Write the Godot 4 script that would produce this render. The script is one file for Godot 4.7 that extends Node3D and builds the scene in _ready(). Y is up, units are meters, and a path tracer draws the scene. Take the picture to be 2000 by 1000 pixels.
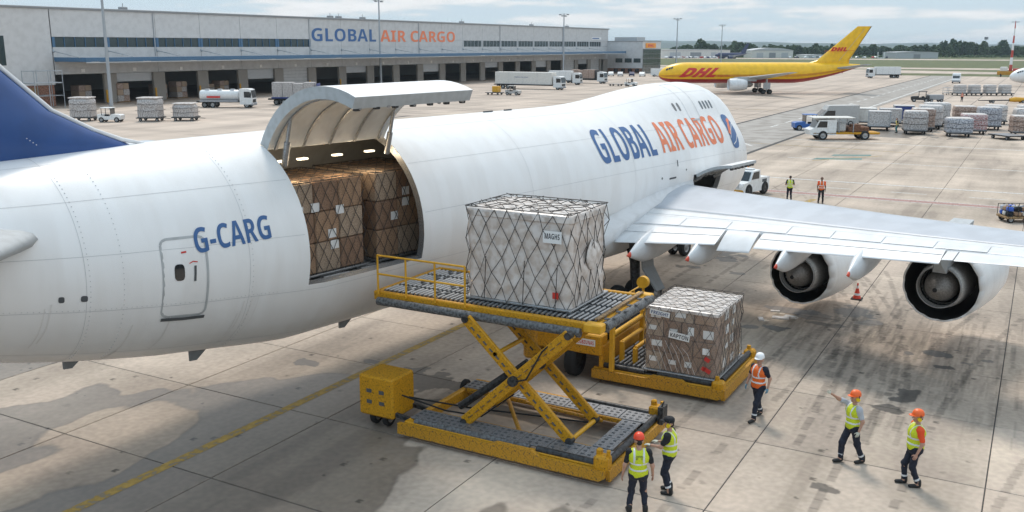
extends Node3D
# World axes: x runs along the cross joints of the apron, -z along its long joints, y up. Metres.
var M := {}
var rng := RandomNumberGenerator.new()
var taken := {}
var bold: SystemFont
var plain: SystemFont
var heavy: FontVariation

func _ready() -> void:
	rng.seed = 7
	make_camera_and_light()
	make_materials()
	make_ground()
	make_warehouse()
	make_office()
	make_far_field()
	make_freighter()
	make_loaders()
	make_people()
	make_near_equipment()
	make_parcel_jet()
	make_vehicles()
	make_dollies()
	make_masts()

func make_camera_and_light() -> void:
	var cam := Camera3D.new()
	cam.name = "camera"
	cam.position = Vector3(0, 9.8, 0)
	cam.rotation_degrees = Vector3(-12.604, 29.2, 0)
	cam.fov = 30.5
	cam.near = 0.5
	cam.far = 20000.0
	add_child(cam)
	var sun := DirectionalLight3D.new()
	sun.name = "sun"
	sun.light_energy = 0.5
	sun.light_angular_distance = 12.0
	sun.light_color = Color(1.0, 0.965, 0.92)
	sun.shadow_enabled = true
	add_child(sun)
	sun.look_at_from_position(Vector3(-42, 95, -50), Vector3.ZERO, Vector3.UP)
	var env := Environment.new()
	env.background_mode = Environment.BG_SKY
	var sm := PanoramaSkyMaterial.new()
	sm.panorama = ImageTexture.create_from_image(sky_image())
	var sky := Sky.new()
	sky.sky_material = sm
	env.sky = sky
	env.background_energy_multiplier = 1.45
	env.tonemap_mode = Environment.TONE_MAPPER_LINEAR
	env.tonemap_exposure = 1.38
	env.fog_enabled = true
	env.fog_density = 0.00011
	env.fog_light_color = Color(0.80, 0.87, 0.92)
	env.sdfgi_enabled = true
	env.ssao_enabled = true
	env.ssil_enabled = true
	var we := WorldEnvironment.new()
	we.name = "environment"
	we.environment = env
	add_child(we)

# ---------------------------------------------------------------- sky
func cloud_colour(n1: FastNoiseLite, n2: FastNoiseLite, dir: Vector3) -> Color:
	var e := maxf(dir.y, 0.0)
	var k := 1.0 / (e + 0.045)
	var px := dir.x * k
	var pz := dir.z * k
	var a := n1.get_noise_2d(px * 60.0, pz * 60.0)
	var b := n2.get_noise_2d(px * 190.0, pz * 190.0)
	var cover := smoothstep(-0.14, 0.26, a + 0.40 * b)
	var low := exp(-e * 7.0)
	var blue := Color(0.46, 0.64, 0.80).lerp(Color(0.66, 0.775, 0.835), low)
	var bright := 0.90 + 0.16 * clampf(a * 1.6 + 0.5 * b, -0.7, 0.8)
	var cloud := Color(0.95, 0.955, 0.96) * bright
	var c := blue.lerp(cloud, cover * 0.92)
	c = c.lerp(Color(0.78, 0.85, 0.88), 0.5 * exp(-e * 60.0))
	# a thin overcast is brighter overhead than at the horizon
	c = c * (0.5 * (1.0 + 0.65 * e))
	c.a = 1.0
	return c

func sky_image() -> Image:
	var n1 := FastNoiseLite.new()
	n1.seed = 11
	n1.noise_type = FastNoiseLite.TYPE_SIMPLEX_SMOOTH
	n1.frequency = 0.0042
	n1.fractal_octaves = 4
	var n2 := FastNoiseLite.new()
	n2.seed = 5
	n2.frequency = 0.008
	n2.fractal_octaves = 4
	var w := 4096
	var h := 2048
	var coarse := Image.create(512, 256, false, Image.FORMAT_RGB8)
	for y in 256:
		var el := (0.5 - (y + 0.5) / 256.0) * PI
		for x in 512:
			var az := (x + 0.5) / 512.0 * TAU
			var c := cloud_colour(n1, n2, Vector3(sin(az) * cos(el), sin(el), -cos(az) * cos(el)))
			if el < 0.0:
				c = Color(0.15, 0.142, 0.132)
			coarse.set_pixel(x, y, c.linear_to_srgb())
	coarse.resize(w, h, Image.INTERPOLATE_BILINEAR)
	for y in range(940, 1024):
		var el := (0.5 - (y + 0.5) / h) * PI
		for x in w:
			var az := (x + 0.5) / w * TAU
			coarse.set_pixel(x, y, cloud_colour(n1, n2, Vector3(sin(az) * cos(el), sin(el), -cos(az) * cos(el))).linear_to_srgb())
	return coarse

# ---------------------------------------------------------------- materials
func grime(lo: float, hi: float, freq: float, sd: int, warm := 0.0) -> NoiseTexture2D:
	var n := FastNoiseLite.new()
	n.seed = sd
	n.frequency = freq
	n.fractal_octaves = 5
	var g := Gradient.new()
	g.set_color(0, Color(lo, lo * (1.0 - warm), lo * (1.0 - 2.0 * warm)))
	g.set_color(1, Color(hi, hi, hi))
	g.set_offset(0, 0.25)
	g.set_offset(1, 0.62)
	var t := NoiseTexture2D.new()
	t.width = 512
	t.height = 512
	t.seamless = true
	t.noise = n
	t.color_ramp = g
	return t

func chipped(paint: Color, under: Color, sd: int, edge := 0.34) -> NoiseTexture2D:
	var n := FastNoiseLite.new()
	n.seed = sd
	n.frequency = 0.018
	n.fractal_octaves = 6
	n.fractal_gain = 0.6
	var g := Gradient.new()
	g.set_color(0, under.linear_to_srgb())
	g.set_color(1, paint.linear_to_srgb())
	g.set_offset(0, edge - 0.02)
	g.set_offset(1, 0.75)
	g.add_point(edge + 0.015, (paint * 0.72).linear_to_srgb())
	var t := NoiseTexture2D.new()
	t.width = 512
	t.height = 512
	t.seamless = true
	t.noise = n
	t.color_ramp = g
	return t

func mat(key: String, col: Color, rough := 0.6, metal := 0.0, tex: Texture2D = null, scale := 0.5) -> StandardMaterial3D:
	var m := StandardMaterial3D.new()
	m.resource_name = key
	m.albedo_color = col.linear_to_srgb()
	m.roughness = rough
	m.metallic = metal
	if tex:
		m.albedo_texture = tex
		m.uv1_triplanar = true
		m.uv1_scale = Vector3.ONE * scale
	M[key] = m
	return m

func glow(key: String, col: Color, energy: float) -> void:
	var m := mat(key, col, 0.5)
	m.emission_enabled = true
	m.emission = col.linear_to_srgb()
	m.emission_energy_multiplier = energy

func glass(key: String, col: Color) -> void:
	mat(key, col, 0.06, 0.0).metallic_specular = 0.6

func make_materials() -> void:
	bold = SystemFont.new()
	bold.font_names = PackedStringArray(["Droid Sans"])
	bold.font_weight = 700
	heavy = FontVariation.new()
	heavy.base_font = bold
	heavy.variation_embolden = 1.3
	plain = SystemFont.new()
	plain.font_names = PackedStringArray(["Droid Sans"])
	var soft := grime(0.945, 1.0, 0.012, 3, 0.005)
	var fine := grime(0.78, 1.0, 0.05, 4, 0.015)
	var hard := grime(0.55, 1.0, 0.02, 5, 0.03)
	mat("skin_white", Color(0.80, 0.80, 0.795), 0.34, 0.0, grime(0.972, 1.0, 0.010, 8, 0.005), 0.1).uv1_scale = Vector3(0.23, 0.04, 0.23)
	mat("wing_grey", Color(0.44, 0.465, 0.505), 0.4, 0.0, grime(0.95, 1.0, 0.01, 12, 0.0), 0.15)
	mat("wing_white", Color(0.68, 0.69, 0.70), 0.36, 0.0, soft, 0.2)
	mat("skin_stain", Color(0.71, 0.70, 0.685), 0.5)
	mat("panel_line", Color(0.46, 0.47, 0.48), 0.7)
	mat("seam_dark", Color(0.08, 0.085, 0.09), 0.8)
	mat("fin_blue", Color(0.022, 0.075, 0.24), 0.35, 0.0, soft, 0.2)
	mat("text_blue", Color(0.035, 0.115, 0.29), 0.45)
	mat("text_orange", Color(0.76, 0.20, 0.085), 0.45)
	mat("fairing_tip", Color(0.65, 0.09, 0.05), 0.5)
	mat("fairing_grey", Color(0.42, 0.44, 0.45), 0.5, 0.0, soft, 0.5)
	mat("door_grey", Color(0.22, 0.23, 0.235), 0.55, 0.0, soft, 0.5)
	mat("duct_black", Color(0.02, 0.02, 0.021), 0.7)
	mat("core_metal", Color(0.52, 0.51, 0.49), 0.45, 0.35, fine, 0.6)
	mat("plug_metal", Color(0.27, 0.255, 0.24), 0.5, 0.4, fine, 0.6)
	mat("steel", Color(0.38, 0.39, 0.40), 0.4, 0.7, fine, 0.8)
	mat("dark_steel", Color(0.055, 0.057, 0.06), 0.5, 0.3, hard, 0.8)
	mat("rubber", Color(0.016, 0.016, 0.017), 0.85, 0.0, fine, 1.5)
	mat("rubber_grey", Color(0.15, 0.155, 0.16), 0.7, 0.0, hard, 1.0)
	mat("liner", Color(0.50, 0.50, 0.48), 0.6, 0.0, soft, 0.4)
	mat("hold_floor", Color(0.34, 0.345, 0.35), 0.45, 0.4, hard, 0.8)
	glass("window_dark", Color(0.014, 0.017, 0.02))
	glass("window_grey", Color(0.10, 0.11, 0.12))
	glass("window_green", Color(0.028, 0.045, 0.048))
	var y := mat("yellow_worn", Color.WHITE, 0.5, 0.0, chipped(Color(0.62, 0.30, 0.012), Color(0.05, 0.03, 0.014), 21, 0.215), 1.3)
	y.metallic_specular = 0.4
	mat("yellow_scuffed", Color.WHITE, 0.55, 0.0, chipped(Color(0.56, 0.27, 0.012), Color(0.05, 0.04, 0.03), 22, 0.275), 1.7)
	mat("yellow_clean", Color(0.66, 0.34, 0.015), 0.45, 0.0, soft, 0.6)
	mat("tread", Color.WHITE, 0.45, 0.5, chipped(Color(0.27, 0.275, 0.29), Color(0.07, 0.07, 0.07), 23, 0.28), 1.6)
	mat("bare_wood", Color(0.36, 0.23, 0.11), 0.8, 0.0, hard, 1.2)
	mat("kraft", Color(0.40, 0.255, 0.16), 0.85, 0.0, fine, 0.9)
	mat("kraft_dark", Color(0.30, 0.185, 0.12), 0.85, 0.0, fine, 0.9)
	mat("kraft_light", Color(0.44, 0.33, 0.24), 0.85, 0.0, fine, 0.9)
	mat("wrap_white", Color(0.66, 0.60, 0.56), 0.35, 0.0, grime(0.91, 1.0, 0.012, 14, 0.03), 0.6)
	mat("wrap_top", Color(0.68, 0.63, 0.595), 0.3, 0.0, grime(0.84, 1.0, 0.012, 14, 0.03), 0.6)
	var film := mat("plastic_film", Color(0.86, 0.85, 0.84), 0.18)
	film.transparency = BaseMaterial3D.TRANSPARENCY_ALPHA
	film.albedo_color.a = 0.09
	mat("rope", Color(0.06, 0.054, 0.05), 0.85)
	mat("paper", Color(0.76, 0.76, 0.75), 0.7)
	mat("ink", Color(0.02, 0.022, 0.03), 0.7)
	mat("ink_blue", Color(0.03, 0.07, 0.20), 0.7)
	mat("red_mark", Color(0.55, 0.035, 0.025), 0.6)
	mat("strap_blue", Color(0.03, 0.10, 0.45), 0.5)
	mat("hi_yellow", Color(0.62, 0.72, 0.015), 0.6, 0.0, fine, 2.0)
	mat("hi_orange", Color(0.85, 0.15, 0.012), 0.6, 0.0, fine, 2.0)
	mat("reflective", Color(0.62, 0.63, 0.64), 0.35)
	mat("navy_cloth", Color(0.012, 0.016, 0.032), 0.85, 0.0, fine, 3.0)
	mat("black_cloth", Color(0.010, 0.011, 0.014), 0.85)
	mat("grey_cloth", Color(0.40, 0.42, 0.46), 0.85)
	mat("orange_cloth", Color(0.70, 0.07, 0.012), 0.8)
	mat("teal_cloth", Color(0.03, 0.18, 0.19), 0.8)
	mat("flesh", Color(0.42, 0.235, 0.165), 0.55)
	mat("flesh_dark", Color(0.16, 0.085, 0.055), 0.55)
	mat("hair", Color(0.012, 0.009, 0.008), 0.6)
	mat("glove_blue", Color(0.14, 0.25, 0.32), 0.7)
	mat("glove_pale", Color(0.52, 0.52, 0.44), 0.7)
	mat("helmet_white", Color(0.78, 0.78, 0.78), 0.3)
	mat("helmet_orange", Color(0.82, 0.13, 0.02), 0.35)
	mat("helmet_red", Color(0.75, 0.06, 0.02), 0.35)
	mat("muff_yellow", Color(0.70, 0.50, 0.01), 0.4)
	mat("boot", Color(0.010, 0.010, 0.011), 0.6)
	mat("cone_red", Color(0.72, 0.055, 0.02), 0.45, 0.0, fine, 3.0)
	mat("white_paint", Color(0.72, 0.73, 0.73), 0.4, 0.0, soft, 0.5)
	mat("white_dirty", Color(0.62, 0.62, 0.61), 0.5, 0.0, grime(0.6, 1.0, 0.03, 31, 0.03), 0.9)
	mat("cream_paint", Color(0.66, 0.64, 0.60), 0.5, 0.0, soft, 0.4)
	mat("blue_paint", Color(0.02, 0.045, 0.20), 0.45, 0.0, soft, 0.5)
	mat("car_blue", Color(0.03, 0.12, 0.38), 0.35)
	mat("grey_paint", Color(0.30, 0.31, 0.33), 0.5, 0.0, soft, 0.5)
	mat("silver", Color(0.45, 0.47, 0.49), 0.4, 0.2, soft, 0.5)
	mat("brown_load", Color(0.22, 0.10, 0.055), 0.8, 0.0, hard, 0.6)
	mat("load_brown", Color.WHITE, 0.6, 0.0, chipped(Color(0.50, 0.38, 0.32), Color(0.24, 0.15, 0.11), 91, 0.45), 0.45)
	mat("load_grey", Color.WHITE, 0.45, 0.0, chipped(Color(0.56, 0.53, 0.515), Color(0.25, 0.22, 0.21), 92, 0.42), 0.5)
	mat("load_blue", Color.WHITE, 0.45, 0.0, chipped(Color(0.54, 0.55, 0.58), Color(0.16, 0.165, 0.20), 93, 0.43), 0.5)
	mat("load_red", Color.WHITE, 0.45, 0.0, chipped(Color(0.62, 0.52, 0.51), Color(0.36, 0.12, 0.12), 94, 0.45), 0.5)
	mat("load_white", Color.WHITE, 0.45, 0.0, chipped(Color(0.64, 0.61, 0.59), Color(0.36, 0.32, 0.30), 95, 0.38), 0.5)
	mat("lamp_orange", Color(0.85, 0.28, 0.02), 0.4)
	mat("headlamp", Color(0.75, 0.76, 0.78), 0.15)
	mat("tail_red", Color(0.4, 0.01, 0.01), 0.3)
	mat("cladding", Color(0.52, 0.525, 0.53), 0.5, 0.1, grime(0.96, 1.0, 0.02, 41, 0.0), 0.06)
	mat("cladding_pale", Color(0.56, 0.565, 0.57), 0.5, 0.1, grime(0.96, 1.0, 0.02, 42, 0.0), 0.06)
	mat("parapet", Color(0.24, 0.25, 0.26), 0.5)
	mat("roof_sheet", Color(0.42, 0.43, 0.44), 0.6)
	mat("fascia_blue", Color(0.055, 0.14, 0.25), 0.4, 0.0, soft, 0.3)
	mat("soffit", Color(0.34, 0.345, 0.35), 0.7)
	mat("dock_lining", Color(0.45, 0.45, 0.44), 0.8)
	mat("concrete_wall", Color(0.36, 0.34, 0.315), 0.85, 0.0, fine, 0.3)
	mat("brick", Color(0.34, 0.17, 0.115), 0.85, 0.0, hard, 0.5)
	mat("mast_steel", Color(0.34, 0.37, 0.40), 0.5, 0.3)
	mat("mast_red", Color(0.45, 0.06, 0.04), 0.5)
	mat("sign_orange", Color(0.80, 0.30, 0.015), 0.5)
	glow("lamp_warm", Color(1.0, 0.86, 0.62), 1.6)
	mat("jet_yellow", Color(0.88, 0.50, 0.006), 0.3, 0.0, soft, 0.1)
	mat("jet_stripe", Color(0.64, 0.27, 0.012), 0.32, 0.0, soft, 0.1)
	mat("jet_red", Color(0.38, 0.022, 0.02), 0.35, 0.0, soft, 0.1)
	mat("jet_text", Color(0.56, 0.025, 0.02), 0.4)
	mat("jet_navy", Color(0.02, 0.03, 0.09), 0.4)
	mat("line_white", Color(0.66, 0.66, 0.64), 0.7, 0.0, grime(0.72, 1.0, 0.03, 51, 0.02), 0.4)
	mat("line_red", Color(0.42, 0.25, 0.22), 0.75, 0.0, grime(0.72, 1.0, 0.03, 52, 0.02), 0.4)
	mat("line_yellow", Color.WHITE, 0.75, 0.0, chipped(Color(0.42, 0.27, 0.055), Color(0.22, 0.18, 0.12), 53, 0.38), 0.35)
	mat("line_teal", Color(0.13, 0.24, 0.22), 0.75, 0.0, grime(0.72, 1.0, 0.03, 54, 0.0), 0.4)
	mat("bark", Color(0.07, 0.05, 0.035), 0.9)
	for i in 4:
		var lm := mat("leaves_%d" % i, [Color(0.036, 0.070, 0.026), Color(0.050, 0.085, 0.03), (Color(0.032, 0.060, 0.028)), Color(0.06, 0.095, 0.036)][i], 0.8)
		lm.backlight_enabled = true
		lm.backlight = Color(0.12, 0.18, 0.06)
	mat("hill", Color(0.055, 0.085, 0.05), 0.95, 0.0, grime(0.5, 1.0, 0.02, 61, 0.0), 0.002)

# ---------------------------------------------------------------- helpers
func numbered(n: String) -> String:
	if not taken.has(n):
		taken[n] = 0
		return n
	taken[n] += 1
	return "%s_%03d" % [n, taken[n]]

func W(a: float, b: float, y := 0.0) -> Vector3:
	return Vector3(a, y, -b)

func thing(called: String, label: String, category: String, at := Vector3.ZERO, yaw := 0.0, group := "", kind := "") -> Node3D:
	var o := Node3D.new()
	o.name = numbered(called)
	add_child(o)
	o.position = at
	o.rotation.y = deg_to_rad(yaw)
	tag(o, label, category, group, kind)
	return o

func tag(o: Node, label: String, category: String, group := "", kind := "") -> void:
	if label:
		o.set_meta("label", label)
	if category:
		o.set_meta("category", category)
	if group:
		o.set_meta("group", group)
	if kind:
		o.set_meta("kind", kind)

func copy(o: Node3D, at: Vector3, yaw: float, label := "") -> Node3D:
	var c: Node3D = o.duplicate()
	c.name = numbered(String(o.name).rstrip("0123456789").trim_suffix("_"))
	add_child(c)
	c.position = at
	c.rotation.y = deg_to_rad(yaw)
	if label:
		c.set_meta("label", label)
	return c

func T() -> SurfaceTool:
	var s := SurfaceTool.new()
	s.begin(Mesh.PRIMITIVE_TRIANGLES)
	return s

func put(s: SurfaceTool, called: String, m, parent: Node = null, normals := true) -> MeshInstance3D:
	if normals:
		s.generate_normals()
	s.index()
	var o := MeshInstance3D.new()
	o.mesh = s.commit()
	o.material_override = M[m] if m is String else m
	if parent:
		o.name = called
		parent.add_child(o, true)
	else:
		o.name = numbered(called)
		add_child(o)
	return o

func structure(s: SurfaceTool, called: String, m, normals := true) -> MeshInstance3D:
	var o := put(s, called, m, null, normals)
	o.set_meta("kind", "structure")
	return o

func inst(mesh: Mesh, called: String, m, parent: Node, at := Transform3D()) -> MeshInstance3D:
	var o := MeshInstance3D.new()
	o.mesh = mesh
	o.material_override = M[m] if m is String else m
	o.name = called
	parent.add_child(o, true)
	o.transform = at
	return o

# corners run anticlockwise seen from outside
func quad(s: SurfaceTool, a: Vector3, b: Vector3, c: Vector3, d: Vector3) -> void:
	s.add_vertex(a)
	s.add_vertex(c)
	s.add_vertex(b)
	s.add_vertex(a)
	s.add_vertex(d)
	s.add_vertex(c)

func face(s: SurfaceTool, pts: Array, inside: Vector3) -> void:
	var n: Vector3 = (pts[1] - pts[0]).cross(pts[2] - pts[0])
	var out := n.dot(pts[0] - inside) > 0.0
	for i in range(1, pts.size() - 1):
		s.add_vertex(pts[0])
		s.add_vertex(pts[i + 1] if out else pts[i])
		s.add_vertex(pts[i] if out else pts[i + 1])

func box(s: SurfaceTool, c: Vector3, z: Vector3, bas := Basis.IDENTITY) -> void:
	s.set_smooth_group(-1)
	var p := []
	for i in 8:
		p.append(c + bas * Vector3(z.x * (0.5 if i & 1 else -0.5), z.y * (0.5 if i & 2 else -0.5), z.z * (0.5 if i & 4 else -0.5)))
	for f in [[0, 1, 3, 2], [4, 5, 7, 6], [0, 1, 5, 4], [2, 3, 7, 6], [0, 2, 6, 4], [1, 3, 7, 5]]:
		face(s, [p[f[0]], p[f[1]], p[f[2]], p[f[3]]], c)

# a box with chamfered edges
func cbox(s: SurfaceTool, c: Vector3, z: Vector3, bev: float, bas := Basis.IDENTITY) -> void:
	s.set_smooth_group(-1)
	var h := z * 0.5
	bev = minf(bev, minf(h.x, minf(h.y, h.z)) * 0.9)
	var v := func(sx: int, sy: int, sz: int, k: int) -> Vector3:
		return c + bas * Vector3(sx * (h.x - (0.0 if k == 0 else bev)), sy * (h.y - (0.0 if k == 1 else bev)), sz * (h.z - (0.0 if k == 2 else bev)))
	for a in [-1, 1]:
		face(s, [v.call(a, -1, -1, 0), v.call(a, 1, -1, 0), v.call(a, 1, 1, 0), v.call(a, -1, 1, 0)], c)
		face(s, [v.call(-1, a, -1, 1), v.call(1, a, -1, 1), v.call(1, a, 1, 1), v.call(-1, a, 1, 1)], c)
		face(s, [v.call(-1, -1, a, 2), v.call(1, -1, a, 2), v.call(1, 1, a, 2), v.call(-1, 1, a, 2)], c)
		for b in [-1, 1]:
			face(s, [v.call(a, b, -1, 0), v.call(a, b, 1, 0), v.call(a, b, 1, 1), v.call(a, b, -1, 1)], c)
			face(s, [v.call(a, -1, b, 0), v.call(a, 1, b, 0), v.call(a, 1, b, 2), v.call(a, -1, b, 2)], c)
			face(s, [v.call(-1, a, b, 1), v.call(1, a, b, 1), v.call(1, a, b, 2), v.call(-1, a, b, 2)], c)
			for d in [-1, 1]:
				face(s, [v.call(a, b, d, 0), v.call(a, b, d, 1), v.call(a, b, d, 2)], c)

func span(a: Vector3, b: Vector3) -> Basis:
	var y := (b - a).normalized()
	var x := Vector3.UP.cross(y)
	if x.length() < 0.01:
		x = Vector3.RIGHT
	x = x.normalized()
	return Basis(x, y, x.cross(y))

# a straight bar of rectangular section from a to b: wide across (horizontal), deep in the other direction
func bar(s: SurfaceTool, a: Vector3, b: Vector3, wide: float, deep: float, bev := 0.0) -> void:
	var z := Vector3(wide, a.distance_to(b), deep)
	if bev > 0.0:
		cbox(s, (a + b) * 0.5, z, bev, span(a, b))
	else:
		box(s, (a + b) * 0.5, z, span(a, b))

func loft(s: SurfaceTool, rings: Array, closed := true, cap0 := false, cap1 := false, group := 1) -> void:
	s.set_smooth_group(group)
	for i in rings.size() - 1:
		var p: PackedVector3Array = rings[i]
		var q: PackedVector3Array = rings[i + 1]
		var n := p.size()
		for j in (n if closed else n - 1):
			quad(s, p[j], p[(j + 1) % n], q[(j + 1) % n], q[j])
	s.set_smooth_group(-1)
	for e in [[cap0, 0], [cap1, rings.size() - 1]]:
		if e[0]:
			var p: PackedVector3Array = rings[e[1]]
			var mid := Vector3.ZERO
			for v in p:
				mid += v / p.size()
			for j in p.size():
				if e[1] == 0:
					s.add_vertex(mid)
					s.add_vertex(p[j])
					s.add_vertex(p[(j + 1) % p.size()])
				else:
					s.add_vertex(mid)
					s.add_vertex(p[(j + 1) % p.size()])
					s.add_vertex(p[j])

func tube(s: SurfaceTool, a: Vector3, b: Vector3, ra: float, rb := -1.0, n := 10, caps := true) -> void:
	if rb < 0.0:
		rb = ra
	var f := span(a, b)
	var p := PackedVector3Array()
	var q := PackedVector3Array()
	for j in n:
		var d := f.x * cos(TAU * j / n) - f.z * sin(TAU * j / n)
		p.append(a + d * ra)
		q.append(b + d * rb)
	loft(s, [p, q], true, caps, caps, 2)

func wire(s: SurfaceTool, pts: Array, r: float, n := 5) -> void:
	for i in pts.size() - 1:
		tube(s, pts[i], pts[i + 1], r, r, n, i == 0 or i == pts.size() - 2)

# profile: (radius, distance along the axis) pairs turned round the axis y of xf
func lathe(s: SurfaceTool, profile: Array, n: int, xf := Transform3D.IDENTITY, cap0 := false, cap1 := false, group := 3) -> void:
	var rings := []
	for q in profile:
		var p := PackedVector3Array()
		for j in n:
			p.append(xf * Vector3(q[0] * cos(TAU * j / n), q[1], -q[0] * sin(TAU * j / n)))
		rings.append(p)
	loft(s, rings, true, cap0, cap1, group)

# a side outline in (forward, up) pulled out across x; forward is -z
func prism(s: SurfaceTool, poly: Array, x0: float, x1: float) -> void:
	s.set_smooth_group(-1)
	var flat := PackedVector2Array(poly)
	if not Geometry2D.is_polygon_clockwise(flat):
		flat.reverse()
	var n := flat.size()
	for i in n:
		var a := flat[i]
		var b := flat[(i + 1) % n]
		quad(s, Vector3(x0, a.y, -a.x), Vector3(x0, b.y, -b.x), Vector3(x1, b.y, -b.x), Vector3(x1, a.y, -a.x))
	var t := Geometry2D.triangulate_polygon(flat)
	for i in range(0, t.size(), 3):
		var p := [flat[t[i]], flat[t[i + 1]], flat[t[i + 2]]]
		if (p[1] - p[0]).cross(p[2] - p[0]) < 0.0:
			p.reverse()
		for k in 3:
			s.add_vertex(Vector3(x0, p[2 - k].y, -p[2 - k].x))
		for k in 3:
			s.add_vertex(Vector3(x1, p[k].y, -p[k].x))

# a flat polygon lying at height y; points are (x, b) pairs on the ground
func sheet(s: SurfaceTool, poly: Array, y: float) -> void:
	var flat := PackedVector2Array(poly)
	var t := Geometry2D.triangulate_polygon(flat)
	s.set_smooth_group(-1)
	for i in range(0, t.size(), 3):
		var p := [flat[t[i]], flat[t[i + 1]], flat[t[i + 2]]]
		if (p[1] - p[0]).cross(p[2] - p[0]) > 0.0:
			p.reverse()
		for q in p:
			s.add_vertex(Vector3(q.x, y, -q.y))

# triangles of a text in its own plane (x right, y up), scaled to a given width and cap height; slant leans it
func letters(text: String, font: Font, width: float, cap: float, slant := 0.0) -> Array:
	var tm := TextMesh.new()
	tm.text = text
	tm.font = font
	tm.font_size = 64
	tm.pixel_size = 0.01
	tm.depth = 0.0
	tm.curve_step = 2.0
	var arr := tm.get_mesh_arrays()
	var v: PackedVector3Array = arr[Mesh.ARRAY_VERTEX]
	var idx = arr[Mesh.ARRAY_INDEX]
	var lo := Vector2(1e9, 1e9)
	var hi := Vector2(-1e9, -1e9)
	for p in v:
		lo = lo.min(Vector2(p.x, p.y))
		hi = hi.max(Vector2(p.x, p.y))
	var out := []
	var order := []
	if idx != null and idx.size() > 0:
		order = Array(idx)
	else:
		order = range(v.size())
	for i in order:
		var q := (Vector2(v[i].x, v[i].y) - lo) / (hi - lo)
		out.append(Vector2(q.x * width + slant * q.y * cap, q.y * cap))
	return out

func lettering(text: String, font: Font, width: float, cap: float, xf: Transform3D, called: String, m, parent: Node, slant := 0.0) -> MeshInstance3D:
	var s := T()
	s.set_smooth_group(-1)
	for p in letters(text, font, width, cap, slant):
		s.add_vertex(xf * Vector3(p.x, p.y, 0))
	return put(s, called, m, parent)

func bulb(parent: Node, at: Vector3, energy: float, size := 0.1) -> void:
	var l := OmniLight3D.new()
	l.name = "glow"
	l.light_color = Color(1.0, 0.9, 0.75)
	l.light_energy = energy
	l.light_size = size
	l.omni_range = 30.0
	l.omni_attenuation = 2.0
	l.shadow_enabled = true
	parent.add_child(l, true)
	l.position = at

func wheel(parent: Node, at: Vector3, r: float, w: float, rim := "steel") -> void:
	var s := T()
	var xf := Transform3D(Basis(Vector3(0, 0, 1), Vector3(1, 0, 0), Vector3(0, 1, 0)), at)
	lathe(s, [[r * 0.58, -w * 0.5], [r * 0.9, -w * 0.5], [r, -w * 0.32], [r, w * 0.32], [r * 0.9, w * 0.5], [r * 0.58, w * 0.5]], 20, xf)
	var t := put(s, "wheel", "rubber", parent)
	var q := T()
	lathe(q, [[0.01, -w * 0.42], [r * 0.22, -w * 0.46], [r * 0.3, -w * 0.34], [r * 0.5, -w * 0.36], [r * 0.6, -w * 0.47]], 16, xf)
	lathe(q, [[r * 0.6, w * 0.47], [r * 0.5, w * 0.36], [r * 0.3, w * 0.34], [r * 0.22, w * 0.46], [0.01, w * 0.42]], 16, xf)
	put(q, "rim", rim, t)

# ---------------------------------------------------------------- ground
const A0 := -70.0
const B0 := 8.0
const SIDE := 102.4

func noise_bytes(sd: int, freq: float, w: int, h: int, size: int, oct := 4) -> PackedByteArray:
	var n := FastNoiseLite.new()
	n.seed = sd
	n.frequency = freq
	n.fractal_octaves = oct
	var im := n.get_image(w, h, false, false, true)
	if w != size or h != size:
		im.resize(size, size, Image.INTERPOLATE_CUBIC)
	im.convert(Image.FORMAT_L8)
	return im.get_data()

func slab_tone(i: int, j: int) -> float:
	var v := sin(i * 12.9898 + j * 78.233) * 43758.5453
	return 0.965 + 0.07 * (v - floor(v))

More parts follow.
